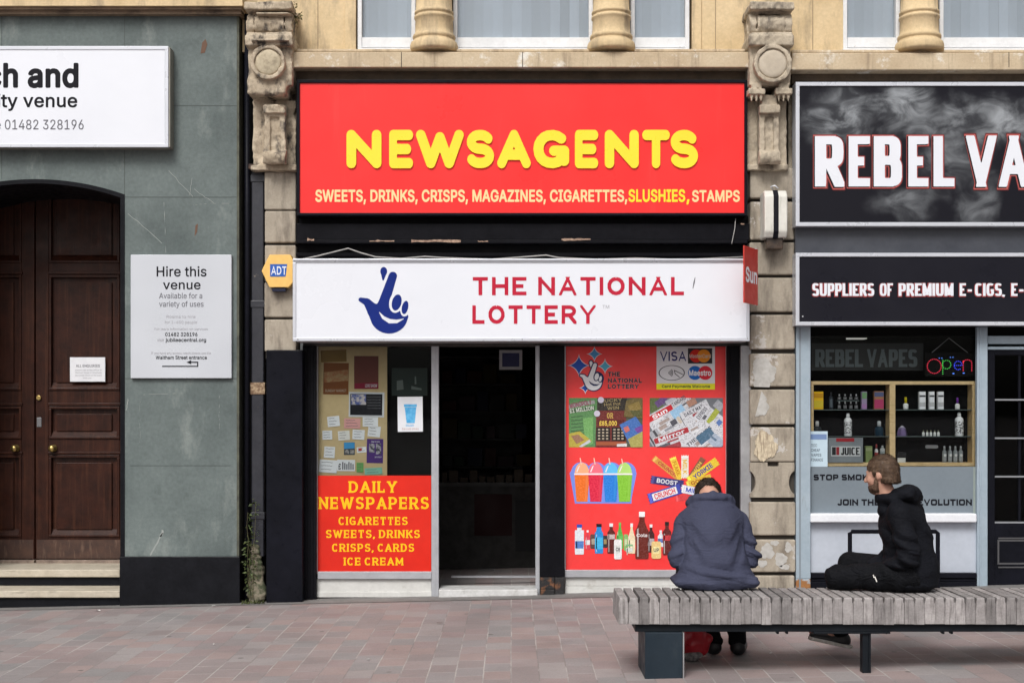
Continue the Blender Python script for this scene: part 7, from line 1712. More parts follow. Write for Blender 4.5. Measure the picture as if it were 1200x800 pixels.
for k, s in enumerate(('TECC','CHEAP','VAPES','FINANCE')): text(LF, s, 950.5, 950.5+(7,10.5,12,14)[k], a[1]+15+k*5.6, a[1]+18.2+k*5.6, Y-.001, 'inter3', flat((.10,.12,.15)), 0)
JB = thing('juice_board', 'grey promotional board reading JUICE standing in the vape cabinet', 'sign board', P(991,542,.1))
a, b = q9(180,412), q9(361,543); Y = .105
t = MB(); t.pbox(a[0],a[1],b[0],541.6,Y,.012); obj('board', t, mat('grey_board', (.20,.225,.25), .5, (.26,.285,.31), 6, var=.05), JB)
t = MB(); t.pbox(q9(222,0)[0],a[1]+.5,q9(316,0)[0],q9(0,432)[1],Y-.002,.0015); obj('red_tag', t, flat((.42,.03,.04)), JB)
t = MB(); t.pbox(q9(196,0)[0],q9(0,456)[1],q9(348,0)[0],q9(0,508)[1],Y-.001,.0005); obj('white_strip', t, flat((.66,.67,.68)), JB)
t = MB(); t.pbox(q9(200,0)[0],q9(0,460)[1],q9(220,0)[0],q9(0,502)[1],Y-.002,.0005); obj('black_block', t, flat((.03,.03,.035)), JB)
t = MB(); t.pbox(q9(222,0)[0],q9(0,460)[1],q9(238,0)[0],q9(0,502)[1],Y-.002,.0005); obj('red_block', t, flat((.36,.03,.04)), JB)
text(JB, 'JUICE', q9(246,0)[0], q9(344,0)[0], q9(0,462)[1], q9(0,502)[1], Y-.002, 'impact', flat((.03,.03,.035)), 0)

# black hoop frame standing in front of the white lower panel
HF = MB(); Y = -.25
k = .018
HF.tube([(PX(996,Y), Y, ground_z(2.6)), P(996,624,Y), P(998,622.5,Y), P(1097,622.5,Y), P(1099,624,Y), (PX(1099,Y), Y, ground_z(3.3))], [k]*6, 4)
tag(obj('hoop_rail', HF, M_blackclean), 'black square section hoop rail before the white vape shop panel', 'rail')
# ------------------------------------------------------------------ the bench
BF, BB, BH = -3.73, -3.255, .523
XL, XR = PX(725,BF), 3.62
BN = thing('slatted_bench', 'long backless street bench of weathered grey timber slats on dark steel legs', 'bench', (PX(900,BF), BF+.24, ground_z(1.6)))
def bench_mat():
    m = mat('weathered_grey_timber', (.33,.31,.307), .85, (.225,.21,.208), 9, island=.30, var=.16, vscale=70, bump=.3, bscale=120, spec=.2, stain=(.085,.076,.073), sscale=(60,60,5), slo=.50, shi=.74)
    return m
st = MB(); rs = random.Random(17); pitch = .0596; x = XL; z1 = BH; k = 0
while x < XR:
    w_ = pitch-.0009-rs.uniform(0,.0007); y0 = BF+rs.uniform(-.004,.004); y1 = BB+rs.uniform(-.006,.006); zt = z1+rs.uniform(-.0025,.0025); zb = z1-.155+rs.uniform(-.002,.002)
    rr_ = .011
    pr = [(y0,zb),(y0,zt-rr_)]+[(y0+rr_-rr_*math.cos(R(a)), zt-rr_+rr_*math.sin(R(a))) for a in (22,45,68)]+[(y0+rr_,zt),(y1-rr_,zt)]+[(y1-rr_+rr_*math.sin(R(a)), zt-rr_+rr_*math.cos(R(a))) for a in (22,45,68)]+[(y1,zt-rr_),(y1,zb)]
    pr = [pr[0],(y0,z1-.0315),(y0,z1-.0265)]+pr[1:-1]+[(y1,z1-.0265),(y1,z1-.0315),pr[-1]]; n = len(pr); tl = rs.uniform(-.0006,.0006)
    # the top of each slat is narrower than its front: a routed gap shows from above
    vs = [(x+(.0 if z < z1-.028 else .0062)+tl*(z-zb)/.15, y, z) for y, z in pr]+[(x+w_-(0 if z < z1-.028 else .0062)+tl*(z-zb)/.15, y, z) for y, z in pr]
    st.add(vs, [tuple(range(n)), tuple(range(2*n-1,n-1,-1))]+[(kk+n,kk+n+(1 if kk < n-1 else 1-n),(kk+1)%n,kk) for kk in range(n)])
    x += pitch; k += 1
obj('slatted_seat', st, bench_mat(), BN, bev=.0009, seg=1)
m_steel = mat('dark_slate_steel', (.006,.008,.011), .5, (.009,.012,.016), 4, var=.15, bump=.08, bscale=60, spec=.15)
t = MB(); zb = BH-.158
t.box(PX(744.5,BF+.02), XR-.02, BF+.03, BF+.085, zb-.045, zb); t.box(PX(744.5,BF+.02), XR-.02, BB-.085, BB-.03, zb-.045, zb)
t.box(PX(744.5,BF+.02), PX(744.5,BF+.02)+.05, BF+.086, BB-.086, zb-.042, zb-.002)
obj('steel_beam', t, m_steel, BN, bev=.003)
xl0, xl1 = PX(756,BF+.01), PX(800,BF+.01)
t = MB(); t.box(xl0, xl1, BF+.012, BB-.02, ground_z(.9)-.05, zb-.046); obj('leg', t, mat('blue_black_steel', (.013,.022,.032), .5, (.018,.028,.039), 3, var=.1, spec=.2, stain=(.035,.045,.052), sscale=(5,5,2), slo=.6, shi=.8), BN, bev=.004)
t = MB(); t.box(xl1+.001, xl1+.008, BF+.004, BB-.02, ground_z(.9)-.05, zb-.046); obj('leg_edge', t, M_greyjamb, BN)
for px in (1015, ):
    xc = PX(px,BF+.05)
    t = MB(); t.box(xc-.022, xc+.014, BF+.045, BF+.11, ground_z(xc)-.05, zb-.046); t.box(xc+.0145, xc+.026, BF+.040, BF+.13, ground_z(xc)-.05, zb-.046); obj('leg', t, m_steel, BN, bev=.002)
t = MB()
for px in (1180, 1320): pass
t.box(3.25, 3.51, BF+.012, BB-.02, ground_z(3.4)-.05, zb-.046); obj('leg', t, m_steel, BN, bev=.004)
t = MB(); xb = PX(1000,BF); t.box(PX(955,BF), PX(1045,BF), BF+.026, BF+.09, zb-.056, zb-.0455); obj('mounting_plate', t, m_steel, BN, bev=.002)
t = MB()
for px in (913,924,1041,1108,1118): t.disc_y(PX(px,BF), zb-.052, BF+.04, BF+.075, .008, 10)
obj('bolt_head', t, m_steel, BN)

# ------------------------------------------------------------------ the two seated people
def cloth(name, c, c2, bump=.2, wr=.55):
    return mat(name, c, .82, c2, 5, .35, .65, var=.10, vscale=160, bump=bump, bscale=240, spec=.12, wrinkle=wr)
M_skin = mat('skin', (.52,.30,.22), .5, (.44,.235,.17), 30, var=.06, bump=.08, bscale=200, spec=.35)
M_navy = cloth('navy_softshell', (.052,.057,.094), (.045,.049,.082), .12, .26)
M_blackc = cloth('black_sweatshirt', (.0070,.0078,.0115), (.0050,.0055,.008), .15, .3)
M_trk = cloth('black_trousers', (.0060,.0064,.0085), (.0042,.0046,.006), .2)
M_shoe = mat('black_shoe', (.012,.012,.014), .5, var=.2, bump=.2)
M_sole = mat('white_sole', (.82,.80,.76), .6, (.5,.48,.44), 20, var=.1)
V3 = lambda *a: np.array(a, float)
def hand(v, w, d, up, s=1.0, k=.006):
    """relaxed hand: palm and five separate bent fingers; w wrist, d direction of the fingers, up back of the hand"""
    d = d/np.linalg.norm(d); up = up-d*(up@d); up /= np.linalg.norm(up); sd = np.cross(d, up)
    D = v.ell(w+d*.05, (.052,.040,.016), (d, sd, up))
    for i, (o, L) in enumerate(((-.029,.062),(-.010,.072),(.010,.068),(.028,.052))):
        a = w+d*.088+sd*o; b = a+(d*.9-up*.35)*L*.55*s; c = b+(d*.45-up*.9)*L*.5*s
        D = smin(D, v.cone(a, b, .0095, .0088), k); D = smin(D, v.cone(b, c, .0088, .0072), .002)
    a = w+d*.03-sd*.03; b = a+(d*.6-sd*.6-up*.3)*.04; c = b+(d*.9-up*.3)*.03
    D = smin(D, v.cone(a, b, .012, .0105), k); D = smin(D, v.cone(b, c, .0105, .008), .003)
    return D
def head_sdf(v, c, fw, up, s=1.0):
    """skull, jaw, nose, brow, eye sockets, lips, ears; returns the distance field"""
    fw = fw/np.linalg.norm(fw); up = up-fw*(up@fw); up /= np.linalg.norm(up); sd = np.cross(up, fw)
    ax = (fw, sd, up); at = lambda f, l, u: c+s*(fw*f+sd*l+up*u)
    D = v.ell(at(-.012,0,.028), (.098*s,.077*s,.095*s), ax)
    D = smin(D, v.ell(at(.022,0,-.045), (.066*s,.058*s,.072*s), ax), .03)
    D = smin(D, v.ell(at(.058,0,-.098), (.026*s,.028*s,.022*s), ax), .025)      # chin
    D = smin(D, v.cone(at(.086,0,.012), at(.108,0,-.030), .009*s, .014*s), .012)   # nose
    D = smin(D, v.cone(at(.079,-.035,.022), at(.079,.035,.022), .010*s), .014)     # brow
    for q in (-1,1):
        D = smax(D, -v.ell(at(.093,q*.031,.004), (.016*s,.017*s,.011*s), ax), .008)
        D = smin(D, v.ell(at(.077,q*.031,.003), (.0125*s,.0125*s,.0125*s), ax), .002)
        D = smin(D, v.ell(at(.062,q*.042,-.028), (.022*s,.022*s,.02*s), ax), .02)
        e = v.ell(at(-.008,q*.077,-.004), (.018*s,.009*s,.030*s), ax)
        e = smax(e, -v.ell(at(-.004,q*.092,-.004), (.011*s,.008*s,.019*s), ax), .004)
        D = smin(D, e, .005)
    D = smin(D, v.ell(at(.086,0,-.056), (.010*s,.022*s,.006*s), ax), .006)
    D = smin(D, v.ell(at(.084,0,-.067), (.010*s,.019*s,.006*s), ax), .006)
    return D, ax, at
def folds(v, seed, amp, dirv, freq, env=None):
    rr = np.random.RandomState(seed); a = np.array(dirv, float); a /= np.linalg.norm(a)
    ph = v.X*a[0]+v.Y*a[1]+v.Z*a[2]
    w = np.sin(ph*freq+1.6*v.wave(seed, 7)+1.1*v.wave(seed+5, 14))
    w = np.sign(w)*np.abs(w)**.7
    m = np.clip(.35+.6*v.wave(seed+9, 9), 0, 1)
    if env is not None: m = m*env
    g = (1-np.abs(np.sin(ph*freq*.8+2.0*v.wave(seed+2, 6)+1.0*v.wave(seed+6, 16))))**3
    return (amp*w+amp*1.1*g)*m
def bump_at(v, c, r): return np.exp(-((v.X-c[0])**2+(v.Y-c[1])**2+(v.Z-c[2])**2)/(r*r))

def strands(mb, n, L, flow, seed, wd=.0011):
    """short hairs standing on a hair surface, combed along flow(point, normal)"""
    rs = np.random.RandomState(seed); V = np.array(mb.v); nv = len(V); N_ = np.zeros((nv,3))
    for f in mb.f:
        a, b, c = V[f[0]], V[f[1]], V[f[2]]; q = np.cross(b-a, c-a)
        for i in f: N_[i] += q
    N_ /= np.linalg.norm(N_, axis=1, keepdims=True)+1e-12
    idx = rs.choice(nv, min(n,nv), replace=False); vs = []; fs = []
    for i in idx:
        nn = N_[i]; d = flow(V[i], nn)+rs.normal(size=3)*.22; d = d-nn*(d@nn)*.6+nn*.28; d /= np.linalg.norm(d)
        s = np.cross(d, nn); s /= np.linalg.norm(s)+1e-9; l = L*(.6+.8*rs.rand()); p0 = V[i]-nn*.001; k = len(vs)
        vs += [p0-s*wd, p0+s*wd, p0+d*l*.6+s*wd*.6+nn*.001, p0+d*l, p0+d*l*.6-s*wd*.6+nn*.001]; fs.append((k,k+1,k+2,k+3,k+4))
    return mb.add(vs, fs)

def man_in_navy():
    O = V3(PX(838,-3.28), -3.29, BH)
    p = thing('person', 'person seen from behind on the bench, head bowed, in a navy hooded jacket', 'person', O)
    w = lambda x, y, z: O+V3(x,y,z)
    gz = ground_z(O[0])
    hipL, hipR = w(-.09,.02,.10), w(.10,.02,.10); knL, knR = w(-.12,.42,.04), w(.15,.43,.04)
    anL, anR = V3(O[0]+.035, O[1]+.31, gz+.10), V3(O[0]+.185, O[1]+.30, gz+.10)
    shL, shR = w(-.158,.165,.398), w(.158,.165,.398); elL, elR = w(-.222,.06,.185), w(.222,.06,.185); wrL, wrR = w(-.08,.33,.13), w(.09,.34,.13)
    hc = w(.002,.315,.532); fw = V3(.0,.55,-.84); up = V3(0,.84,.55)
    # body
    v = Vol(w(-.36,-.16,-.56), w(.36,.62,.74), .0105)
    v.add(v.ell(w(0,.03,.12), (.15,.11,.12))); v.add(v.cone(w(0,.06,.16), w(0,.15,.38), .12, .13), .05)
    v.add(v.cone(shL, shR, .06), .04); v.add(v.cone(w(0,.17,.45), w(0,.27,.55), .058, .055), .03)
    for a, b, c in ((shL,elL,wrL),(shR,elR,wrR)): v.add(v.cone(a,b,.05,.042), .03); v.add(v.cone(b,c,.042,.028), .02)
    for a, b, c in ((hipL,knL,anL),(hipR,knR,anR)): v.add(v.cone(a,b,.08,.055), .03); v.add(v.cone(b,c,.05,.036), .02); v.add(v.cone(c+V3(0,-.02,-.05), c+V3(0,.13,-.06), .035,.03), .02)
    D, ax, at = head_sdf(v, hc, fw, up); v.add(D, .02)
    v.add(hand(v, wrL, V3(.35,.5,-.25), V3(-.1,.2,.9)), .01); v.add(hand(v, wrR, V3(-.35,.5,-.25), V3(.1,.2,.9)), .01)
    obj('body', v.mesh(), M_skin, p, smooth=True)
    # hair: short, dark, with a cleared nape
    v = Vol(hc-.16, hc+.16, .005)
    D, ax, at = head_sdf(v, hc, fw, up, 1.0)
    D = v.ell(at(-.012,0,.028), (.108,.086,.104), ax)
    nape = v.ell(at(-.075,0,-.055), (.078,.085,.058), ax)+.006*v.wave(12,60)
    face = v.ell(at(.09,0,-.055), (.085,.10,.095), ax)
    D = smax(D, -nape, .012); D = smax(D, -face, .01); D = D+.0025*v.wave(3,110)+.0015*v.wave(8,260)
    v.add(D); hm = v.mesh(); strands(hm, 3200, .015, lambda q, n: -up*.8-fw*.5, 5); obj('hair', hm, mat('dark_brown_hair', (.018,.012,.009), .6, (.034,.023,.017), 60, var=.3, vscale=200, spec=.25, island=.3), p, smooth=True)
    # jacket
    v = Vol(w(-.37,-.22,-.04), w(.37,.46,.68), .0072)
    tor = v.ell(w(0,.015,.10), (.218,.175,.19))
    tor = smin(tor, v.ell(w(0,.05,.27), (.188,.165,.22)), .05)
    tor = smin(tor, v.ell(w(0,.115,.40), (.185,.125,.13)), .05)
    tor = smin(tor, v.cone(w(-.13,.165,.405), w(.13,.165,.405), .076), .06); tor = smin(tor, v.cone(w(-.06,.16,.46), w(.06,.16,.46), .07), .06)
    hem = v.box(w(-.268,-.155,.012), w(.268,.16,.085), .05)
    tor = smin(tor, hem, .05)
    for sL, eL, wL, s in ((shL,elL,wrL,-1),(shR,elR,wrR,1)):
        arm = smin(v.cone(sL+V3(0,0,-.005), eL, .078,.063), v.cone(eL, wL, .064,.046), .02)
        arm += folds(v, 40+s, .0125, (s*.35,.1,1), 70, np.clip(1.2-np.abs(v.Z-(O[2]+.24))/.2, .35, 1))
        tor = smin(tor, arm, .008)
    # creases: drawn in above the hem, running down from the armpits
    tor += .0045*np.exp(-((v.Z-(O[2]+.068+.006*np.sin((v.X-O[0])*14)))/.007)**2)
    tor += folds(v, 11, .012, (.12,.15,1), 58, np.clip(1-np.abs(v.Z-(O[2]+.12))/.12, 0, 1))
    tor += folds(v, 15, .0035, (.55,.1,.8), 40, np.clip(1-np.abs(v.Z-(O[2]+.33))/.15, 0, 1))
    tor += folds(v, 16, .0035, (-.55,.1,.8), 40, np.clip(1-np.abs(v.Z-(O[2]+.28))/.15, 0, 1))
    for s in (-1,1):
        for k, (x0, z0, x1, z1) in enumerate(((.165,.37,.07,.24),(.17,.30,.10,.13))):
            t_ = v.cone(w(s*x0,-.05+.06*(z0*2),z0), w(s*x1,-.16,z1), .016, .008)
            tor += .012*np.exp(-(np.maximum(t_,-.01)/.018)**2)
    tor += .003*v.wave(23, 26)+.0012*v.wave(29, 60)
    ring = [w(.118*math.cos(R(a)), .205+.105*math.sin(R(a)), .525-.030*math.sin(R(a))-.012*abs(math.cos(R(a)))) for a in range(-215,36,25)]
    hood = v.ell(w(0,.085,.488), (.128,.060,.048))
    for a, b in zip(ring, ring[1:]): hood = smin(hood, v.cone(a, b, .037), .012)
    hood += .005*np.sin((v.Z-O[2])*120+1.5*np.cos((v.X-O[0])*11)+v.wave(5,9))*np.clip(1-np.abs(v.X-O[0])/.22,.2,1)
    tor = smin(tor, hood, .006)
    tor = np.maximum(tor, (O[2]+.004)-v.Z)
    v.add(tor); obj('jacket', v.mesh(), M_navy, p, smooth=True)
    # trousers and shoes
    v = Vol(w(-.28,-.14,-.56), w(.32,.56,.20), .0085)
    D = v.ell(w(0,.04,.08), (.19,.14,.078))
    for h_, k_, a_ in ((hipL,knL,anL),(hipR,knR,anR)):
        g = smin(v.cone(h_+V3(0,0,-.02), k_, .088,.072), v.cone(k_, a_+V3(0,0,.0), .072,.058), .03)
        D = smin(D, g, .03)
    D += folds(v, 61, .006, (.1,.3,1), 55); D = np.maximum(D, np.maximum(gz+.045-v.Z, np.where(v.Y < O[1]+.16, O[2]+.003-v.Z, -9)))
    v.add(D); obj('trousers', v.mesh(), M_trk, p, smooth=True)
    for a_, dx, nm in ((anL,-.02,'shoe'),(anR,.05,'shoe')):
        v = Vol(a_+V3(-.14,-.12,-.13), a_+V3(.14,.26,.06), .006)
        D = v.cone(a_+V3(0,-.015,-.045), a_+V3(dx,.15,-.06), .047,.040); D = smin(D, v.cone(a_+V3(0,-.01,.0), a_+V3(0,-.01,-.05), .042), .02)
        D = np.maximum(D, gz+.006-v.Z); D += .002*v.wave(2,60)
        v.add(D); obj(nm, v.mesh(), M_shoe, p, smooth=True)
man_in_navy()

def man_in_black():
    O = V3(PX(1070,-3.40), -3.42, BH)
    p = thing('person', 'bearded person with short brown hair sitting sideways on the bench in a black hoodie', 'person', O)
    w = lambda x, y, z: O+V3(x,y,z)
    f = V3(-.87,.49,0); l = V3(-.49,-.87,0)
    shL, shR = w(-.125,-.105,.475), w(.035,.205,.475)
    elL, wrL = w(-.075,-.165,.225), w(-.195,-.02,.125); elR, wrR = w(-.03,.27,.22), w(-.22,.14,.13)
    hipL, hipR = w(-.05,-.07,.093), w(.05,.13,.10); knL, knR = w(-.455,.045,.082), w(-.29,.41,.125)
    anL, anR = w(-.375,.30,-.315), w(-.40,.37,-.285)
    hc = w(-.185,.045,.700); fw = V3(-.80,.59,-.09); up = V3(-.08,.06,1.0)
    gz = ground_z(O[0])
    v = Vol(w(-.62,-.28,-.50), w(.24,.52,.88), .0105)
    v.add(v.ell(w(0,.03,.12), (.13,.13,.11))); v.add(v.cone(w(-.01,.03,.16), w(-.06,.055,.40), .11, .12), .05)
    v.add(v.cone(shL, shR, .055), .04); v.add(v.cone(w(-.10,.05,.47), w(-.175,.055,.63), .062, .056), .03)
    for a, b, c in ((shL,elL,wrL),(shR,elR,wrR)): v.add(v.cone(a,b,.048,.04), .03); v.add(v.cone(b,c,.04,.027), .02)
    for a, b, c in ((hipL,knL,anL),(hipR,knR,anR)): v.add(v.cone(a,b,.075,.05), .03); v.add(v.cone(b,c,.048,.034), .02); v.add(v.cone(c, c+V3(-.13,.02,-.02), .032,.026), .02)
    v.add(hand(v, wrL, V3(-.6,.5,-.2), V3(.1,-.1,.9)), .01); v.add(hand(v, wrR, V3(-.75,-.2,-.2), V3(0,0,.9)), .01)
    D, ax, at = head_sdf(v, hc, fw, up, .96)
    obj('body', v.mesh(), M_skin, p, smooth=True) if False else None
    # the head is sampled finer and joined to the same surface by the neck
    vb = v
    vb.add(D, .015)
    obj('body', vb.mesh(), M_skin, p, smooth=True)
    v = Vol(hc-.17, hc+.17, .0046)
    D0, ax, at = head_sdf(v, hc, fw, up, .96)
    H = v.ell(at(-.014,0,.034), (.098,.0765,.094), ax)
    H = smin(H, v.ell(at(-.058,0,-.035), (.052,.069,.062), ax), .02); H = smin(H, smin(v.cone(at(.018,.074,.02), at(.014,.072,-.02), .012), v.cone(at(.018,-.074,.02), at(.014,-.072,-.02), .012), .001), .006)
    H = smax(H, -v.ell(at(.098,0,-.045), (.078,.11,.090), ax), .008)
    H = smax(H, -v.ell(at(.045,.085,-.048), (.048,.04,.052), ax), .006); H = smax(H, -v.ell(at(.045,-.085,-.048), (.048,.04,.052), ax), .006)
    H = smax(H, -v.ell(at(-.006,.088,-.012), (.026,.03,.036), ax), .004)
    H = smax(H, -v.ell(at(-.06,0,-.125), (.08,.1,.045), ax), .01)
    H = smax(H, -.052-((v.X-hc[0])*ax[2][0]+(v.Y-hc[1])*ax[2][1]+(v.Z-hc[2])*ax[2][2]), .012)
    H += .0022*v.wave(31,90)+.002*v.wave(37,230)
    v.add(H); hm = v.mesh(); strands(hm, 3600, .011, lambda q, n: -fw*.55-up*.75+(up*1.2 if (q-hc)@up > .085 else 0), 6); obj('hair', hm, mat('brown_hair', (.050,.030,.019), .6, (.085,.053,.033), 50, var=.3, vscale=220, spec=.25, island=.4), p, smooth=True)
    v = Vol(hc-.17, hc+.17, .0046)
    D0, ax, at = head_sdf(v, hc, fw, up, .96)
    Bd = smin(v.ell(at(.028,0,-.068), (.0615,.0565,.0455), ax), v.ell(at(.056,0,-.095), (.0275,.0295,.023), ax), .02)
    for q in (-1,1): Bd = smin(Bd, v.cone(at(.004,q*.066,-.012), at(.022,q*.052,-.080), .013,.022), .015)
    Bd = np.maximum(Bd, -(v.ell(at(.082,0,-.026), (.055,.075,.036), ax)))
    Bd = smax(Bd, (v.X-hc[0])*(-ax[0][0])+(v.Y-hc[1])*(-ax[0][1])+(v.Z-hc[2])*(-ax[0][2])+.004, .01)
    Bd += .002*v.wave(41,140)+.001*v.wave(42,300)
    v.add(Bd); hm = v.mesh(); strands(hm, 1600, .0045, lambda q, n: -up*.9-fw*.1, 7, .0009); obj('beard', hm, mat('brown_beard', (.075,.044,.029), .7, (.13,.08,.055), 60, var=.3, vscale=240, spec=.2, island=.4), p, smooth=True)
    # hoodie
    v = Vol(w(-.36,-.28,-.03), w(.26,.36,.72), .0072)
    T = v.ell(w(-.012,.02,.12), (.168,.172,.155))
    T = smin(T, v.ell(w(-.025,.035,.25), (.150,.168,.20)), .05)
    T = smin(T, v.ell(w(-.060,.05,.40), (.136,.168,.14)), .05)
    T = smin(T, v.cone(shL+V3(.02,.03,-.02), shR+V3(0,-.03,-.02), .078), .06)
    hem = v.ell(w(-.012,.025,.045), (.160,.172,.045)); T = smin(T, hem, .03)
    for a, b, c, s in ((shL,elL,wrL,1),(shR,elR,wrR,2)):
        arm = smin(v.cone(a+V3(.01,.01,-.005), b, .076,.060), v.cone(b, c, .060,.043), .02)
        arm += folds(v, 70+s, .010, (.3,-.1,1), 72, np.clip(1.25-np.abs(v.Z-b[2])/.16, .2, 1))
        T = smin(T, arm, .02)
    T += folds(v, 77, .011, (.25,0,1), 56, np.clip(1-np.abs(v.Z-(O[2]+.12))/.14, 0, 1))
    T += folds(v, 79, .009, (.5,.1,.8), 40, np.clip(1-np.abs(v.Z-(O[2]+.33))/.16, 0, 1))
    T += .003*v.wave(83,26)+.0012*v.wave(89,60)
    hd = v.ell(w(-.050,.03,.585), (.094,.114,.054), ((.94,-.2,.28),(.2,.98,0),(-.27,.06,.96)))
    hd = smin(hd, v.cone(w(-.01,-.03,.575), w(.035,.08,.562), .040,.040), .03)
    hd = smin(hd, v.cone(w(-.140,-.045,.555), w(-.05,-.075,.60), .030,.038), .02); hd = smin(hd, v.cone(w(-.198,.05,.552), w(-.140,-.045,.560), .028,.032), .02)
    hd = smin(hd, v.cone(w(-.12,.05,.50), w(-.14,.05,.555), .088,.072), .02)
    hd = smax(hd, -v.ell(w(-.165,.055,.675), (.080,.080,.100)), .012)
    hd += .004*np.sin((v.Z-O[2])*70+(v.X-O[0])*48+1.5*v.wave(91,9))
    T = smin(T, hd, .008)
    T = np.maximum(T, O[2]+.004-v.Z)
    v.add(T); obj('hoodie', v.mesh(), M_blackc, p, smooth=True)
    v = Vol(w(-.58,-.22,-.40), w(.2,.46,.26), .0085)
    D = v.ell(w(-.005,.03,.085), (.155,.16,.080))
    for h_, k_, a_ in ((hipL,knL,anL),(hipR,knR,anR)):
        g = smin(v.cone(h_, k_, .094,.070), v.cone(k_, a_+V3(0,0,.02), .068,.052), .02); D = smin(D, g, .02)
    D += folds(v, 95, .009, (1,.2,.5), 55); D += .002*v.wave(97,40)
    D = np.maximum(D, np.where(v.Y < BB+.0, O[2]+.003-v.Z, -9))
    v.add(D); tr_ = obj('trousers', v.mesh(), M_trk, p, smooth=True)
    # small white emblem on the thigh
    e0 = w(-.262,-.1035,.088)
    t = MB()
    for k, (dx, dz) in enumerate(((-.010,.014),(.0,.002),(.006,-.012))):
        c = e0+V3(dx,0,dz); t.add([c+V3(-.006,.0,.008),c+V3(0,-.001,.010),c+V3(.006,-.001,-.008),c+V3(0,0,-.010)], [(0,3,2,1)])
    obj('emblem', t, M_sole, tr_)
    for a_, tilt in ((anL,.05),(anR,.10)):
        fwd = V3(-.155,.03,tilt*.6)
        h0 = a_+V3(.03,0,-.055); 
        v = Vol(a_+V3(-.27,-.12,-.14), a_+V3(.13,.16,.12), .0055)
        up_ = smin(v.cone(h0+V3(-.01,0,.02), h0+fwd+V3(-.03,0,.012), .043,.036), v.cone(a_+V3(0,0,.01), h0+V3(-.02,0,.03), .044,.046), .02)
        n_ = np.cross(np.array([0,1.0,0]), fwd/np.linalg.norm(fwd)); n_ = n_ if n_[2] > 0 else -n_
        pl_ = (v.X-h0[0])*n_[0]+(v.Y-h0[1])*n_[1]+(v.Z-h0[2])*n_[2]
        u = Vol(a_+V3(-.27,-.12,-.14), a_+V3(.13,.16,.12), .0055)
        v.add(np.maximum(up_, -pl_)); s_ = obj('shoe', v.mesh(), M_shoe, p, smooth=True)
        foot = u.cone(h0, h0+fwd+V3(-.03,0,0), .050,.043)
        u.add(np.maximum(np.maximum(foot, pl_-.002), -pl_-.020)); obj('sole', u.mesh(), M_sole, s_, smooth=True)
man_in_black()

# red carrier bag between the bench leg and the feet
bc = V3(PX(814,-3.12), -3.12, ground_z(1.1))
v = Vol(bc+V3(-.17,-.16,-.01), bc+V3(.17,.16,.36), .0065)
D = smin(v.ell(bc+V3(-.01,.0,.10), (.10,.085,.11)), v.ell(bc+V3(.0,.0,.22), (.072,.05,.09)), .03)
D = smin(D, v.cone(bc+V3(-.03,0,.26), bc+V3(.05,.02,.33), .02,.012), .02); D = smin(D, v.cone(bc+V3(.03,.01,.1), bc+V3(.085,.0,.13), .04,.03), .02)
D += folds(v, 120, .016, (.8,.3,.35), 42) + .006*v.wave(121,48)+.003*v.wave(122,100); D = np.maximum(D, bc[2]+.003-v.Z)
v.add(D); tag(obj('carrier_bag', v.mesh(), mat('red_polythene', (.52,.022,.035), .38, (.44,.016,.028), 14, var=.1), smooth=True), 'crumpled red carrier bag on the paving under the bench', 'bag')
bc = bc+V3(-.04,-.02,0)
t = Vol(bc+V3(-.1,-.1,-.01), bc+V3(.12,.08,.09), .006); D = t.ell(bc+V3(.02,-.03,.03), (.065,.045,.032)); D += .008*t.wave(9,70); D = np.maximum(D, bc[2]+.002-t.Z); t.add(D)
tag(obj('crumpled_wrapper', t.mesh(), mat('grey_white_wrapper', (.34,.31,.30), .6, (.06,.05,.05), 30, var=.2), smooth=True), 'crumpled grey wrapper lying in front of the red bag', 'wrapper')

# ------------------------------------------------------------------ weeds and litter
def weed(name, label, stems, leaf, seed, mats):
    rs = random.Random(seed); o = thing(name, label, 'plant', stems[0][0])
    sm = MB(); lm = MB()
    for base, tip, n, spread in stems:
        b = Vector(base); tp = Vector(tip); pts = []
        for k in range(7):
            u = k/6; q = b.lerp(tp, u)+Vector((rs.uniform(-1,1),rs.uniform(-1,1),rs.uniform(-.4,.4)))*.012*u; pts.append(q)
        sm.tube(pts, [.0035*(1-.6*k/6) for k in range(7)], 5)
        for k in range(n):
            u = rs.uniform(.08,1.0); i = min(5,int(u*6)); q = pts[i].lerp(pts[i+1], u*6-i)
            d = Vector((rs.gauss(0,1), rs.gauss(-.35,.8), rs.gauss(.25,.7))).normalized(); L = leaf*rs.uniform(.6,1.35)
            r = rs.uniform(.2,1.0)*spread; q = q+d*r
            s = d.cross(Vector((rs.gauss(0,1),rs.gauss(0,1),rs.gauss(0,1)))).normalized(); nrm = s.cross(d)
            e = q+d*L-Vector((0,0,.25*L)); m_ = q+d*L*.5+nrm*L*.08
            lm.add([q, m_+s*L*.26, e, m_-s*L*.26, m_-nrm*L*.05], [(0,1,4),(1,2,4),(2,3,4),(3,0,4)])
    obj('stem', sm, mats[0], o); obj('leaves', lm, mats[1], o)
M_stem = mat('weed_stem', (.10,.09,.04), .7)
M_leaf = mat('weed_leaf', (.035,.062,.016), .6, (.065,.082,.02), 30, var=.25, island=.35)
weed('weed', 'leafy green weed growing up the gap by the black drainpipe', [(P(291,700,.0),P(290,600,-.02),70,.035),(P(296,700,-.02),P(299,588,.01),70,.03),(P(293,706,-.02),P(292,640,-.05),40,.04)], .034, 3, (M_stem,M_leaf))
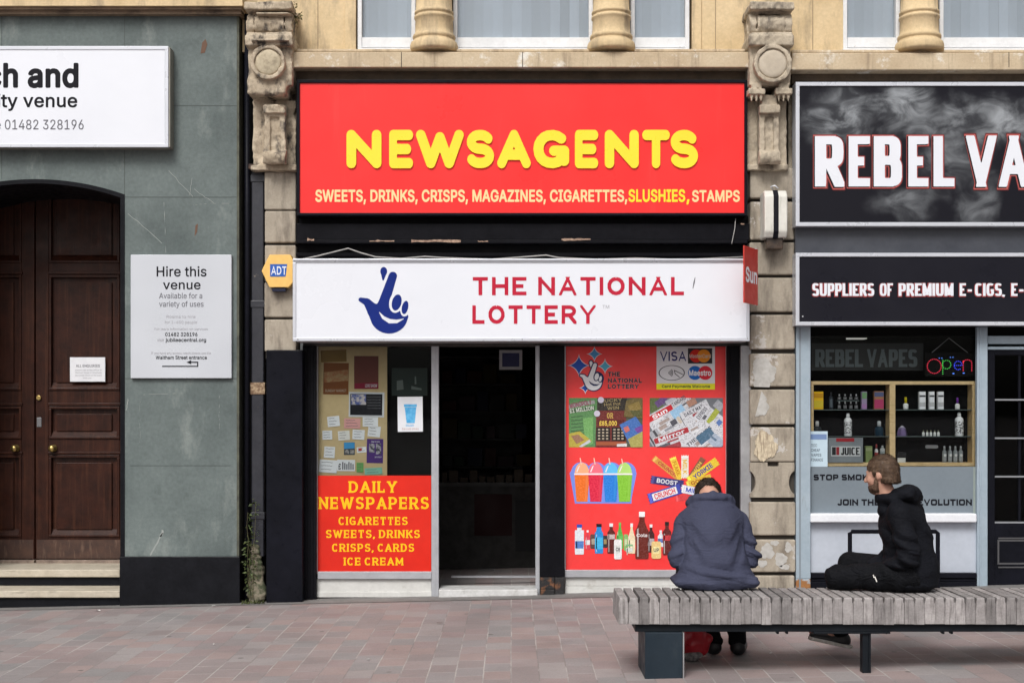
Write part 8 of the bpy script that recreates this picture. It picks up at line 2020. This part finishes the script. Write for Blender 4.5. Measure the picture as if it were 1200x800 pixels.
weed('weed', 'small tuft of weed sprouting beside the top of the decayed stone console', [(P(336,26,-.06),P(347,8,-.12),60,.03),(P(336,27,-.05),P(350,18,-.11),60,.03),(P(338,24,-.05),P(341,5,-.1),40,.025)], .030, 5, (M_stem,mat('dry_weed_leaf', (.085,.095,.03), .6, (.16,.13,.05), 40, var=.25, island=.3)))
ms_ = MB(); rs = random.Random(2)
for k in range(150):
    px = rs.uniform(285,311); x = PX(px,-.03); y = rs.uniform(-.12,.04); z = ground_z(x)+.006; L = rs.uniform(.012,.03); a = rs.uniform(0,6.28)
    d = Vector((math.cos(a),math.sin(a),rs.uniform(.2,1.1)))*L; s = Vector((-math.sin(a),math.cos(a),0))*L*.35; q = Vector((x,y,z))
    ms_.add([q-s,q+s,q+d], [(0,1,2)])
mo = obj('moss', ms_, mat('moss', (.06,.07,.02), .9, var=.3, island=.3)); mo['kind'] = 'stuff'; mo['label'] = 'moss and tiny weeds on the ground in the gap'
def scrap(label, px, py, L, c, a, name='litter_scrap', seed=0):
    rs = random.Random(seed); Yg = F*(EYE-ground_z(PX(px,-2)))/(py-HOR)-DIST; x = PX(px,Yg); z = ground_z(x)+.006
    n = 7; vs = [(x,Yg,z+.008)]+[(x+L*math.cos(6.28*k/n+a)*rs.uniform(.6,1.1), Yg+L*.55*math.sin(6.28*k/n+a)*rs.uniform(.6,1.1), z+rs.uniform(0,.010)) for k in range(n)]
    tag(obj(name, MB().add(vs, [(0,1+k,1+(k+1)%n) for k in range(n)]), flat(c,.6)), label, 'litter')
scrap('white paper scrap on the paving in front of the stone steps', 114,714.5,.034,(.66,.66,.64),.3,seed=1)
scrap('white scrap on the paving right beside the black stone plinth', 251,709.5,.022,(.70,.70,.68),.8,seed=2)
scrap('white scrap alone on open paving below the red newspapers panel', 432,774,.020,(.70,.69,.68),.2,seed=3)
scrap('small pale scrap left of the one below the newspapers panel', 251,756,.013,(.62,.6,.58),.5,seed=4)
scrap('tiny white scrap on the paving under the bench between shoes and feet', 903,766,.012,(.7,.7,.7),.1,seed=5)
scrap('brown dead leaf on the paving beneath the open doorway', 516,731,.03,(.10,.07,.06),.2,'dead_leaf',6)
